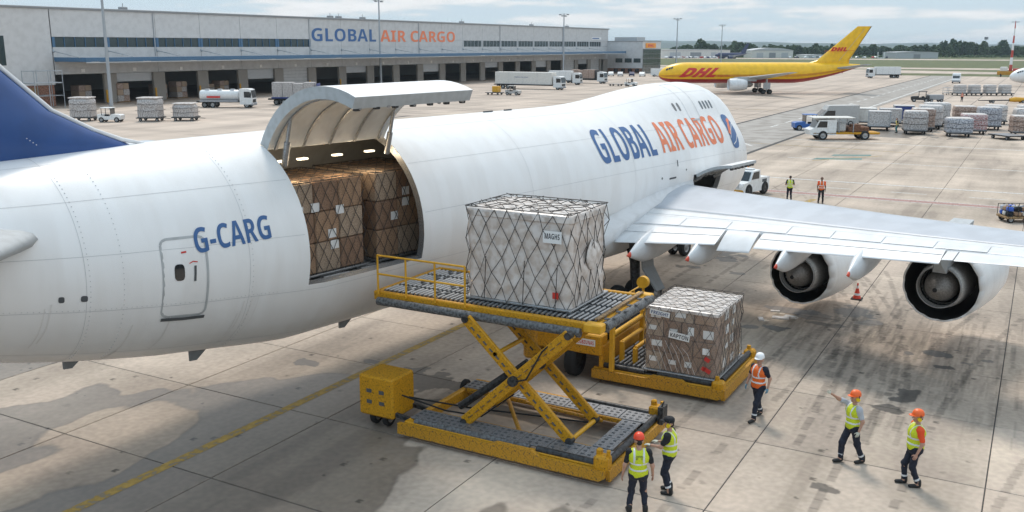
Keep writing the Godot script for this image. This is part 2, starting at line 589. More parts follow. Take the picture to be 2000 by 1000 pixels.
func make_ground() -> void:
	var n := 2048
	var speck := noise_bytes(1, 0.22, n, n, n, 2)
	var blotch := noise_bytes(2, 0.006, n, n, n, 5)
	var streak := noise_bytes(3, 0.02, n, 220, n, 4)
	var scuff := noise_bytes(4, 0.016, 512, n, n, 5)
	var damp := noise_bytes(6, 0.007, n, 1000, n, 4)
	var drops := noise_bytes(7, 0.045, n, n, n, 3)
	var rgb := PackedByteArray()
	rgb.resize(n * n * 3)
	var rough := PackedByteArray()
	rough.resize(n * n)
	# oil and fluid stains: x, b, half sizes, darkness
	var stains := [[-2.2, 32.3, 0.75, 0.42, 0.5], [-1.5, 32.9, 0.4, 0.3, 0.6], [-1.95, 30.9, 0.5, 0.34, 0.45], [-2.9, 31.9, 0.2, 0.25, 0.6], [-0.6, 32.2, 0.4, 0.25, 0.65], [-2.53, 27.7, 0.34, 0.6, 0.5], [-2.75, 26.4, 0.42, 0.3, 0.55], [-1.3, 31.7, 0.3, 0.2, 0.7], [-7.4, 32.6, 0.5, 0.34, 0.5], [-8.3, 32.3, 0.3, 0.25, 0.55], [-7.6, 35.2, 0.9, 0.5, 0.72], [-6.4, 34.9, 0.8, 0.5, 0.75], [-5.4, 36.0, 0.7, 0.8, 0.72], [-6.0, 33.9, 0.6, 0.25, 0.66], [-4.6, 34.9, 0.5, 0.4, 0.78], [-13.6, 43.9, 1.6, 0.9, 0.62], [-12.6, 42.6, 0.8, 0.5, 0.64], [-13.2, 40.2, 0.7, 0.4, 0.66], [-11.0, 40.0, 0.5, 0.3, 0.7], [-9.4, 22.9, 0.28, 0.2, 0.62], [-3.4, 20.6, 0.3, 0.2, 0.6], [-2.2, 19.3, 0.22, 0.16, 0.55], [-3.3, 18.2, 0.16, 0.12, 0.6], [-15.6, 22.0, 1.6, 1.1, 0.66], [-14.6, 20.3, 1.0, 0.8, 0.66], [-19.5, 21.5, 0.5, 0.3, 0.6], [-17.6, 22.6, 0.35, 0.2, 0.62], [-7.2, 34.1, 0.3, 0.14, 1.35], [-7.9, 34.6, 0.24, 0.12, 1.35], [-8.1, 33.4, 0.25, 0.12, 1.3]]
	var at := 0
	for j in n:
		var b := B0 + (j + 0.5) * SIDE / n
		var sj := floori((b - 22.4) / 4.1)
		var wb := smoothstep(24.0, 17.0, b)
		for i in n:
			var a := A0 + (i + 0.5) * SIDE / n
			var v := 0.74 + speck[at] * 0.0006 + blotch[at] * 0.0008 + streak[at] * 0.00085 + scuff[at] * 0.00055
			if drops[at] < 30:
				v *= 0.9
			if streak[at] < 70:
				v *= 0.955
			var dry := 218
			var wa := wb * smoothstep(-5.0, -11.5, a) * smoothstep(-33.0, -24.0, a)
			if wa > 0.02:
				var k := (damp[at] + 0.05 * drops[at] - 6.0) / 255.0 + wa * 0.34
				var wet := smoothstep(0.755, 0.785, k)
				v *= 1.0 - wet * 0.26 - 0.05 * smoothstep(0.80, 0.785, k) * wet
				dry = int(lerpf(218.0, 112.0, wet))
			rgb[at * 3] = mini(255, int(156.0 * v))
			rgb[at * 3 + 1] = mini(255, int(143.0 * v))
			rgb[at * 3 + 2] = mini(255, int(130.0 * v))
			rough[at] = dry
			at += 1
	for j in range(-4, 24):
		for i in range(-14, 9):
			var f := slab_tone(i, j)
			var x0 := clampi(int((-5.46 + 5.25 * i - A0) / SIDE * n), 0, n)
			var x1 := clampi(int((-5.46 + 5.25 * (i + 1) - A0) / SIDE * n), 0, n)
			var y0 := clampi(int((22.4 + 4.1 * j - B0) / SIDE * n), 0, n)
			var y1 := clampi(int((22.4 + 4.1 * (j + 1) - B0) / SIDE * n), 0, n)
			if f > 0.99 or f < 0.975:
				for y in range(y0, y1):
					for k in range((y * n + x0) * 3, (y * n + x1) * 3):
						rgb[k] = mini(255, int(rgb[k] * f))
	for q in stains:
		var cx := int((q[0] - A0) / SIDE * n)
		var cy := int((q[1] - B0) / SIDE * n)
		var rx := int(q[2] / SIDE * n * 1.5) + 1
		var ry := int(q[3] / SIDE * n * 1.5) + 1
		for y in range(maxi(0, cy - ry), mini(n, cy + ry)):
			for x in range(maxi(0, cx - rx), mini(n, cx + rx)):
				var p: int = y * n + x
				var d := Vector2((x - cx) * SIDE / n / q[2], (y - cy) * SIDE / n / q[3]).length()
				if d + (drops[p] - 128) * 0.006 + (blotch[p] - 128) * 0.003 < 0.8:
					for k in 3:
						rgb[p * 3 + k] = mini(225, int(rgb[p * 3 + k] * q[4]))
					rough[p] = 130
	# drips, rubber marks and rectangular patch repairs
	var rg := RandomNumberGenerator.new()
	rg.seed = 99
	for k in 800:
		var x := int((rg.randf_range(-30.0, 14.0) - A0) / SIDE * n)
		var y := int((rg.randf_range(12.0, 60.0) - B0) / SIDE * n)
		var f := rg.randf_range(0.55, 0.85)
		var e := rg.randi_range(1, 3)
		for dy in e:
			for dx in (e if dy % 2 == 0 else maxi(1, e - 1)):
				var p := mini(n - 1, y + dy) * n + mini(n - 1, x + dx)
				for c in 3:
					rgb[p * 3 + c] = int(rgb[p * 3 + c] * f)
	# brushed rubber streaks that also paint deeper shade into the concrete under the wing
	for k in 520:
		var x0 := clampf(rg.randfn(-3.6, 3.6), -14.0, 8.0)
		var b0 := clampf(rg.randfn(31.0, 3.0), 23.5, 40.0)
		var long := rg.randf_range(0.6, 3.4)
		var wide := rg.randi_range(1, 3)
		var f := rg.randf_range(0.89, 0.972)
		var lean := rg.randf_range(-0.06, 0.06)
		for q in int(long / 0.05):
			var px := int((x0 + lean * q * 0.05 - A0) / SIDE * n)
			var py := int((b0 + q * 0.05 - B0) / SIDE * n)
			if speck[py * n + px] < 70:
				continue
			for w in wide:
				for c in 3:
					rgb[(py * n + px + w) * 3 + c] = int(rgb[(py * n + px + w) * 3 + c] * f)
	for k in 16:
		var x0 := rg.randf_range(-16.0, 4.0)
		var b0 := rg.randf_range(14.0, 50.0)
		var bend := rg.randf_range(-0.012, 0.012)
		var f := rg.randf_range(0.86, 0.94)
		for track in 2:
			for q in 420:
				var b := b0 + q * 0.045
				var x := x0 + track * 1.5 + bend * (b - b0) * (b - b0)
				var px := int((x - A0) / SIDE * n)
				var py := int((b - B0) / SIDE * n)
				if py < 0 or py >= n or px < 0 or px > n - 6 or drops[py * n + px] < 105:
					continue
				for w in 4:
					for c in 3:
						rgb[(py * n + px + w) * 3 + c] = int(rgb[(py * n + px + w) * 3 + c] * f)
	for q in [[-1.4, 33.5, 1.5, 2.2, 1.05], [-5.2, 28.0, 1.2, 3.2, 0.95], [1.2, 29.2, 2.0, 1.1, 0.94], [-0.2, 24.2, 0.9, 2.4, 1.04], [-10.5, 45.0, 1.6, 2.0, 1.05], [2.4, 35.6, 1.0, 2.6, 0.93], [-3.0, 37.0, 2.2, 1.2, 0.95], [-15.0, 33.0, 1.5, 2.0, 1.05], [3.4, 21.0, 1.6, 1.4, 1.05]]:
		for y in range(int((q[1] - B0) / SIDE * n), int((q[1] + q[3] - B0) / SIDE * n)):
			for x in range(int((q[0] - A0) / SIDE * n), int((q[0] + q[2] - A0) / SIDE * n)):
				for c in 3:
					rgb[(y * n + x) * 3 + c] = mini(255, int(rgb[(y * n + x) * 3 + c] * q[4]))
	var m := StandardMaterial3D.new()
	m.resource_name = "apron_concrete"
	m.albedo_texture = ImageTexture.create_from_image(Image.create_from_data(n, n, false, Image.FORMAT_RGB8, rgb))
	m.roughness_texture = ImageTexture.create_from_image(Image.create_from_data(n, n, false, Image.FORMAT_L8, rough))
	m.roughness = 1.0
	m.metallic_specular = 0.4
	M["apron_near"] = m
	# far concrete, the same stuff without the nearby stains
	var far := StandardMaterial3D.new()
	far.resource_name = "apron_concrete_far"
	var fn := 1024
	var f1 := noise_bytes(71, 0.01, fn, fn, fn, 5)
	var f2 := noise_bytes(72, 0.02, fn, 90, fn, 4)
	var f3 := noise_bytes(73, 0.02, 90, fn, fn, 4)
	var fb := PackedByteArray()
	fb.resize(fn * fn * 3)
	for k in fn * fn:
		var v := 0.84 + f1[k] * 0.0006 + f2[k] * 0.0007 + f3[k] * 0.0005
		if f3[k] < 74:
			v *= 0.95
		fb[k * 3] = mini(255, int(164.0 * v))
		fb[k * 3 + 1] = mini(255, int(149.5 * v))
		fb[k * 3 + 2] = mini(255, int(136.5 * v))
	var fi := Image.create_from_data(fn, fn, false, Image.FORMAT_RGB8, fb)
	far.albedo_texture = ImageTexture.create_from_image(fi)
	far.uv1_triplanar = true
	far.uv1_world_triplanar = true
	far.uv1_scale = Vector3.ONE / 140.0
	far.roughness = 0.85
	M["apron_far"] = far
	var asphalt := mat("asphalt", Color(0.335, 0.308, 0.28), 0.85, 0.0, grime(0.88, 1.0, 0.02, 81, 0.01), 0.03)
	asphalt.uv1_world_triplanar = true
	var grass := mat("grass", Color.WHITE, 0.95, 0.0, chipped(Color(0.115, 0.125, 0.04), Color(0.075, 0.095, 0.03), 82, 0.45), 0.012)
	grass.uv1_world_triplanar = true
	mat("joint_filler", Color(0.055, 0.052, 0.05), 0.9)

	# the ground itself reaches the horizon; the apron lies on it
	var s := T()
	sheet(s, [Vector2(-6000, -300), Vector2(6000, -300), Vector2(6000, 9000), Vector2(-6000, 9000)], -0.06)
	structure(s, "ground", "grass")
	s = T()
	sheet(s, [Vector2(-420, -60), Vector2(260, -60), Vector2(260, 352), Vector2(-50, 352), Vector2(-70, 372), Vector2(-420, 372)], -0.028)
	var apron := structure(s, "apron", "apron_far")
	s = T()
	sheet(s, [Vector2(-80, 4), Vector2(30, 4), Vector2(30, 112), Vector2(-80, 112)], -0.02)
	put(s, "joint_sealant", "joint_filler", apron)
	# slabs: the three hundred that show largest, each its own piece
	var cells := []
	for j in range(-4, 24):
		for i in range(-14, 9):
			var c := Vector2(-5.46 + 5.25 * (i + 0.5), 22.4 + 4.1 * (j + 0.5))
			var ahead := c.y * 0.8729 - c.x * 0.4879
			var side := c.x * 0.8729 + c.y * 0.4879
			if ahead > 13.0 and absf(side) < ahead * 0.57 + 4.0:
				cells.append([ahead, i, j])
	cells.sort()
	var rest := T()
	for k in cells.size():
		s = T() if k < 299 else rest
		var x0: float = -5.46 + 5.25 * cells[k][1] + 0.014
		var x1 := x0 + 5.25 - 0.028
		var b0: float = 22.4 + 4.1 * cells[k][2] + 0.014
		var b1 := b0 + 4.1 - 0.028
		var o := [Vector3(x0, 0, -b0), Vector3(x1, 0, -b0), Vector3(x1, 0, -b1), Vector3(x0, 0, -b1)]
		var mid := Vector3((x0 + x1) * 0.5, -1, -(b0 + b1) * 0.5)
		var top := []
		var down := []
		for p in o:
			top.append(p + (mid - p).sign() * Vector3(0.012, 0, 0.012))
			down.append(p + Vector3(0, -0.03, 0))
		var shift := Vector3(0, -0.010, 0)
		var fs := [top]
		for e in 4:
			var g := (e + 1) % 4
			fs.append([top[e], top[g], o[g] + shift, o[e] + shift])
			fs.append([o[e] + shift, o[g] + shift, down[g], down[e]])
		s.set_smooth_group(-1)
		for f in fs:
			var nn: Vector3 = (f[1] - f[0]).cross(f[2] - f[0])
			var outward: bool = nn.dot(f[0] - mid) > 0.0
			for t in [[0, 1, 2], [0, 2, 3]]:
				for w in (([t[0], t[2], t[1]]) if outward else t):
					var p: Vector3 = f[w]
					s.set_uv(Vector2((p.x - A0) / SIDE, (-p.z - B0) / SIDE))
					s.add_vertex(p)
		if k < 299:
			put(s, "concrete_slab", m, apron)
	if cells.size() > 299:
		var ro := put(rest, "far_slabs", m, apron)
		ro.set_meta("kind", "stuff")
	# long joints beyond the slabs that can be told apart
	s = T()
	for i in range(-62, 10):
		var x := -5.46 + 5.25 * i
		sheet(s, [Vector2(x - 0.05, 108.5), Vector2(x + 0.05, 108.5), Vector2(x + 0.05, 350), Vector2(x - 0.05, 350)], -0.024)
	for j in range(22, 60):
		var b := 22.4 + 4.1 * j
		sheet(s, [Vector2(-330, b - 0.06), Vector2(45, b - 0.06), Vector2(45, b + 0.06), Vector2(-330, b + 0.06)], -0.0235)
	var js := put(s, "far_joints", "joint_filler", apron)
	js.set_meta("kind", "stuff")

	# service road of darker tarmac beside the stand, with its lines
	s = T()
	sheet(s, [Vector2(-34.5, 104), Vector2(-23.8, 84), Vector2(-23.8, 352), Vector2(-34.0, 352)], 0.004)
	structure(s, "service_road", "asphalt")
	s = T()
	for q in [[-34.15, 112.0, 352.0], [-23.6, 84.0, 118.0]]:
		sheet(s, [Vector2(q[0] - 0.22, q[1]), Vector2(q[0] + 0.22, q[1]), Vector2(q[0] + 0.22, q[2]), Vector2(q[0] - 0.22, q[2])], 0.008)
	structure(s, "drain_channel", "joint_filler")
	var lines := T()
	for k in 30:
		var b := 118.0 + k * 7.6
		sheet(lines, [Vector2(-29.3, b), Vector2(-29.0, b), Vector2(-29.0, b + 3.8), Vector2(-29.3, b + 3.8)], 0.008)
	sheet(lines, [Vector2(-24.9, 122), Vector2(-24.55, 122), Vector2(-24.55, 350), Vector2(-24.9, 350)], 0.008)
	sheet(lines, [Vector2(-33.0, 107.0), Vector2(-25.2, 94.2), Vector2(-24.9, 94.2), Vector2(-32.6, 107.2)], 0.008)
	sheet(lines, [Vector2(-19.6, 71.9), Vector2(12, 71.9), Vector2(12, 72.2), Vector2(-19.6, 72.2)], 0.004)
	sheet(lines, [Vector2(-24.5, 103.2), Vector2(8, 102.3), Vector2(8, 102.6), Vector2(-24.5, 103.5)], 0.004)
	sheet(lines, [Vector2(-19.6, 86.0), Vector2(14, 84.8), Vector2(14, 85.0), Vector2(-19.6, 86.2)], 0.004)
	for k in 6:
		var x := -13.4 + k * 4.9
		sheet(lines, [Vector2(x, 68.5), Vector2(x + 2.3, 68.5), Vector2(x + 2.3, 68.66), Vector2(x, 68.66)], 0.004)
	for b in [64.5, 65.55]:
		sheet(lines, [Vector2(-19.6, b), Vector2(12, b), Vector2(12, b + 0.12), Vector2(-19.6, b + 0.12)], 0.004)
	structure(lines, "white_marking", "line_white")
	s = T()
	sheet(s, [Vector2(-19.6, 64.68), Vector2(12, 64.68), Vector2(12, 65.5), Vector2(-19.6, 65.5)], 0.004)
	structure(s, "red_marking", "line_red")
	s = T()
	sheet(s, [Vector2(-17.4, 85.4), Vector2(-13.4, 87.2), Vector2(-13.6, 88.6), Vector2(-17.2, 86.9)], 0.004)
	sheet(s, [Vector2(-16.4, 89.2), Vector2(-13.2, 90.6), Vector2(-13.3, 91.9), Vector2(-16.4, 90.4)], 0.004)
	structure(s, "stand_marking", "line_teal")
	s = T()
	sheet(s, [Vector2(-17.52, 4), Vector2(-17.22, 4), Vector2(-17.22, 30), Vector2(-17.52, 30)], 0.004)
	sheet(s, [Vector2(-17.2, 84.6), Vector2(-12.4, 91.4), Vector2(-12.25, 91.3), Vector2(-17.0, 84.5)], 0.006)
	sheet(s, [Vector2(-13.2, 58.6), Vector2(-12.6, 62.8), Vector2(-12.2, 62.8), Vector2(-12.8, 58.6)], 0.004)
	sheet(s, [Vector2(-26.0, 97.2), Vector2(-10, 95.0), Vector2(-10, 95.2), Vector2(-26.0, 97.4)], 0.006)
	sheet(s, [Vector2(-78, 150.0), Vector2(-36, 150.0), Vector2(-36, 150.3), Vector2(-78, 150.3)], -0.018)
	structure(s, "yellow_marking", "line_yellow")
	# taxiways and runway across the field
	s = T()
	sheet(s, [Vector2(-900, 376), Vector2(-70, 376), Vector2(-40, 382), Vector2(700, 382), Vector2(700, 402), Vector2(10, 402), Vector2(-70, 436), Vector2(-900, 470)], -0.045)
	sheet(s, [Vector2(-900, 452), Vector2(700, 448), Vector2(700, 480), Vector2(-900, 484)], -0.05)
	sheet(s, [Vector2(-72, 350), Vector2(-52, 350), Vector2(-58, 384), Vector2(-90, 384)], -0.04)
	structure(s, "taxiway", "apron_far")
	s = T()
	sheet(s, [Vector2(-1600, 742), Vector2(1200, 742), Vector2(1200, 800), Vector2(-1600, 800)], -0.03)
	structure(s, "runway", "apron_far")

# ---------------------------------------------------------------- the white freighter
# its own axes: x to starboard, y up, z = -(distance forward of the datum)
func tail_row(s: float) -> Array:
	var t := [[-5.0, 0.15, 6.75], [-3.0, 0.6, 6.6], [0.0, 1.05, 6.25], [4.0, 1.6, 5.8], [8.0, 2.12, 5.3], [11.0, 2.5, 5.0], [13.0, 2.68, 4.86], [15.5, 2.85, 4.71], [18.0, 2.85, 4.71]]
	for i in range(0, t.size() - 1):
		if s <= t[i + 1][0]:
			var w: float = clampf((s - t[i][0]) / (t[i + 1][0] - t[i][0]), 0.0, 1.0)
			var a: Array = t[maxi(i - 1, 0)]
			var d: Array = t[mini(i + 2, t.size() - 1)]
			return [cubic_interpolate(t[i][1], t[i + 1][1], a[1], d[1], w), cubic_interpolate(t[i][2], t[i + 1][2], a[2], d[2], w)]
	return [2.85, 4.71]

func fus(s: float) -> Array:
	if s < 15.5:
		var r := tail_row(s)
		return [r[0], r[1], 0.1, 0.0]
	var d := lerpf(0.70, 1.50, smoothstep(27.5, 37.5, s))
	if s <= 38.7:
		return [2.85, 4.71, 2.0, d]
	var k := clampf((s - 38.7) / 5.0, 0.0, 1.0)
	var f := sqrt(maxf(1.0 - k * k, 0.0001))
	return [2.85 * f, lerpf(4.71, 4.35, k * k), 2.0 * pow(f, 0.9), 1.5 * f]

func fus_r(q: Array, th: float) -> float:
	var disc: float = q[2] * q[2] - q[3] * q[3] * cos(th) * cos(th)
	var r1: float = q[0]
	if disc <= 0.0 or q[3] <= 0.0:
		return r1
	var r2: float = q[3] * sin(th) + sqrt(disc)
	var k := 0.22
	var h := maxf(k - absf(r1 - r2), 0.0) / k
	return maxf(r1, r2) + h * h * k * 0.25 * clampf(r1, 0.0, 1.0)

func skin(s: float, th: float, off := 0.0) -> Vector3:
	var q := fus(s)
	var r := fus_r(q, th) + off
	return Vector3(r * cos(th), q[1] + r * sin(th), -s)

func skin_y(s: float, y: float, off := 0.0) -> Vector3:
	var q := fus(s)
	var th := 0.0
	for i in 6:
		th = asin(clampf((y - q[1]) / fus_r(q, th), -0.999, 0.999))
	return skin(s, th, off)

func angle_at(s: float, y: float) -> float:
	var q := fus(s)
	var th := 0.0
	for i in 6:
		th = asin(clampf((y - q[1]) / fus_r(q, th), -0.999, 0.999))
	return th

# thin strip on the skin along (s, angle) points
func seam(st: SurfaceTool, pts: Array, half: float, off := 0.004) -> void:
	st.set_smooth_group(-1)
	var fine := []
	for i in pts.size() - 1:
		var n := maxi(1, int(ceil(maxf(absf(pts[i + 1].x - pts[i].x) / 0.8, absf(pts[i + 1].y - pts[i].y) / 0.1))))
		for k in n:
			fine.append(pts[i].lerp(pts[i + 1], float(k) / n))
	fine.append(pts[-1])
	for i in fine.size() - 1:
		var a: Vector3 = skin(fine[i].x, fine[i].y, off)
		var b: Vector3 = skin(fine[i + 1].x, fine[i + 1].y, off)
		var nrm := Vector3(cos(fine[i].y), sin(fine[i].y), 0)
		var w := nrm.cross(b - a).normalized() * half
		quad(st, a - w, b - w, b + w, a + w)

# text on the skin: starts at s0, runs forward, its foot at height y0; cap is measured round the skin
func skin_text(text: String, s0: float, wide: float, y0: float, cap: float, called: String, m: String, parent: Node, slope := 0.0) -> void:
	var st := T()
	st.set_smooth_group(-1)
	var tri := letters(text, bold, wide, cap)
	var rows := int(ceil(cap / 0.16))
	for i in range(0, tri.size(), 3):
		for k in rows:
			var poly := [tri[i], tri[i + 1], tri[i + 2]]
			for side in [[cap * k / rows, 1.0], [cap * (k + 1) / rows, -1.0]]:
				var cut := []
				for e in poly.size():
					var a: Vector2 = poly[e]
					var b: Vector2 = poly[(e + 1) % poly.size()]
					var da: float = (a.y - side[0]) * side[1]
					var db: float = (b.y - side[0]) * side[1]
					if da >= 0.0:
						cut.append(a)
					if (da > 0.0 and db < 0.0) or (da < 0.0 and db > 0.0):
						cut.append(a.lerp(b, da / (da - db)))
				poly = cut
				if poly.size() < 3:
					break
			if poly.size() < 3:
				continue
			var pts := []
			for p in poly:
				var s: float = s0 + p.x
				var th := angle_at(s, y0 + slope * p.x)
				pts.append(skin(s, th + p.y / fus(s)[0], 0.012))
			face(st, pts, Vector3(0, 4.7, -s0))
	put(st, called, m, parent)

func foil(x: float, t: float) -> float:
	return 5.0 * t * (0.2969 * sqrt(x) - 0.126 * x - 0.3516 * x * x + 0.2843 * x * x * x - 0.1015 * x * x * x * x)

# wing rows: outboard distance, leading edge s, trailing edge s, heights of both, thickness
const WING := [[1.2, 36.2, 28.9, 4.10, 2.70, 0.11], [2.9, 35.0, 28.9, 4.08, 2.85, 0.115], [7.0, 33.4, 29.0, 4.22, 3.25, 0.105], [12.0, 31.55, 27.9, 4.36, 3.76, 0.10], [16.5, 30.0, 26.6, 4.52, 4.24, 0.095], [24.5, 27.2, 24.9, 4.92, 4.85, 0.09]]

func wing_row(t: float) -> Array:
	for i in WING.size() - 1:
		if t <= WING[i + 1][0] or i == WING.size() - 2:
			var w: float = (t - WING[i][0]) / (WING[i + 1][0] - WING[i][0])
			var r := []
			for k in 6:
				r.append(lerpf(WING[i][k], WING[i + 1][k], w))
			return r
	return WING[0]

func wing_pt(t: float, x: float, up: float, side: float, lift := 0.0) -> Vector3:
	var r := wing_row(t)
	var c: float = r[1] - r[2]
	return Vector3(side * t, lerpf(r[3], r[4], x) + up * foil(x, r[5]) * c + lift, -lerpf(r[1], r[2], x))

# slice of the wing between two chord fractions and two stations
func wing_slice(st: SurfaceTool, t0: float, t1: float, x0: float, x1: float, side: float, lift := 0.0, thin := 1.0, drop := 0.0) -> void:
	var rings := []
	var stations := [t0]
	for r in WING:
		if r[0] > t0 + 0.05 and r[0] < t1 - 0.05:
			stations.append(r[0])
	stations.append(t1)
	for t in stations:
		var p := PackedVector3Array()
		var n := 10
		for k in n + 1:
			var x: float = lerpf(x0, x1, pow(float(k) / n, 1.5) if x0 < 0.01 else float(k) / n)
			p.append(wing_pt(t, x, 1.0, side, lift - drop * pow((x - x0) / (x1 - x0), 1.6)))
		for k in n + 1:
			var x: float = lerpf(x1, x0, 1.0 - pow(1.0 - float(k) / n, 1.5) if x0 < 0.01 else float(k) / n)
			p.append(wing_pt(t, x, 1.0 - 2.0 * thin, side, lift - drop * pow((x - x0) / (x1 - x0), 1.6)))
		if side > 0:
			p.reverse()
		rings.append(p)
	loft(st, rings, true, true, true, 4)

func engine(root: Node, t: float, y: float, s: float, r: float, side: float) -> void:
	var xf := Transform3D(Basis(Vector3(1, 0, 0), Vector3(0, 0, -1), Vector3(0, 1, 0)), Vector3(side * t, y, -s))
	var st := T()
	var n := 144
	var rings := []
	for q in [[0.955, 0.012, 1.0], [1.0, 0.0, 1.0], [1.045, 0.5, 0.3], [1.10, 1.4, 0.0], [1.13, 2.5, 0.0], [1.10, 3.3, 0.0], [1.03, 3.75, 0.0], [0.96, 3.85, 0.0], [0.90, 3.7, 0.0], [0.88, 3.2, 0.0]]:
		var p := PackedVector3Array()
		for j in n:
			var a := TAU * j / n
			var tooth: float = (1.0 - absf(sin(a * 8.0))) * 0.075 * q[2]
			p.append(xf * Vector3(q[0] * r * cos(a), q[1] * r / 1.1 + tooth, -q[0] * r * sin(a)))
		rings.append(p)
	loft(st, rings, true, false, false, 5)
	var nac := put(st, "engine", "skin_white", root)
	nac.set_meta("label", "white engine nacelle with scalloped dark exhaust rim")
	st = T()
	rings = []
	for q in [[0.955, 0.01, 1.0], [0.945, 0.25, 0.6], [0.93, 1.0, 0.0], [0.55, 1.5, 0.0]]:
		var p := PackedVector3Array()
		for j in n:
			var a := TAU * j / n
			var tooth: float = (1.0 - absf(sin(a * 8.0))) * 0.075 * q[2]
			p.append(xf * Vector3(q[0] * r * cos(a), q[1] + tooth + 0.004, -q[0] * r * sin(a)))
		rings.append(p)
	loft(st, rings, true, false, false, 5)
	put(st, "bypass_duct", "duct_black", nac)
	st = T()
	lathe(st, [[0.66 * r, 1.3], [0.66 * r, 0.5], [0.63 * r, 0.1], [0.575 * r, -0.22], [0.545 * r, -0.22], [0.535 * r, 0.1], [0.50 * r, 0.6]], 40, xf)
	put(st, "core_cowl", "core_metal", nac)
	st = T()
	lathe(st, [[0.577 * r, -0.19], [0.583 * r, -0.25], [0.545 * r, -0.27], [0.54 * r, -0.2]], 40, xf)
	put(st, "nozzle_ring", "steel", nac)
	st = T()
	lathe(st, [[0.535 * r, 0.0], [0.53 * r, 0.3], [0.36 * r, 0.5]], 30, xf)
	put(st, "core_duct", "duct_black", nac)
	st = T()
	lathe(st, [[0.44 * r, 0.5], [0.43 * r, 0.05], [0.36 * r, -0.25], [0.20 * r, -0.52], [0.05 * r, -0.70]], 30, xf)
	put(st, "exhaust_plug", "plug_metal", nac)
	st = T()
	lathe(st, [[0.062 * r, -0.688], [0.055 * r, -0.72], [0.005, -0.68]], 16, xf)
	put(st, "drain_hole", "duct_black", nac)
	# pylon from core to wing, with its aft wedge
	st = T()
	var wy: float = wing_pt(t, 0.45, -1.0, side).y
	var top := wy + 0.1 - y
	st.set_smooth_group(-1)
	var rr := []
	for q in [[-0.75, top - 0.75, top, 0.04], [-0.35, r * 0.42, top, 0.20], [0.6, r * 0.5, top, 0.26], [2.2, r * 0.9, top + 0.1, 0.24], [3.2, r * 1.0, r * 1.15, 0.06]]:
		rr.append(PackedVector3Array([Vector3(side * t - q[3], y + q[1], -s - q[0]), Vector3(side * t + q[3], y + q[1], -s - q[0]), Vector3(side * t + q[3] * 1.3, y + q[2], -s - q[0]), Vector3(side * t - q[3] * 1.3, y + q[2], -s - q[0])]))
	loft(st, rr, true, true, true, -1)
	put(st, "pylon", "fairing_grey", nac)
	if side > 0.0 and t < 10.0:
		lettering("853", bold, 0.42, 0.26, Transform3D(Basis(Vector3(0, 0, -1), Vector3(-0.33, 0.944, 0), Vector3(0.944, 0.33, 0)), Vector3(t + r * 1.06, y + r * 0.26, -s - 3.0)), "engine_mark", "text_blue", nac)

func canoe(root: Node, t: float, s0: float, s1: float, y0: float, y1: float, r: float, side: float) -> void:
	var st := T()
	var rings := []
	var tip := []
	for k in 11:
		var w := k / 10.0 if k != 9 else 0.955
		var f := sqrt(maxf(0.0, sin(PI * pow(w, 0.8)))) * r if k < 9 else r * (0.17 if k == 9 else 0.03)
		var c := Vector3(side * t, lerpf(y0, y1, smoothstep(0.0, 1.0, w)), -lerpf(s0, s1, w))
		var p := PackedVector3Array()
		for j in 14:
			p.append(c + Vector3(cos(TAU * j / 14.0) * f * 0.62, sin(TAU * j / 14.0) * f * 1.15, 0))
		if side < 0:
			p.reverse()
		rings.append(p)
		if k >= 9:
			tip.append(p)
	loft(st, rings.slice(0, 10), true, true, false, 6)
	var c := put(st, "flap_fairing", "wing_white", root)
	st = T()
	loft(st, tip, true, false, true, 6)
	put(st, "fairing_tip", "fairing_tip", c)

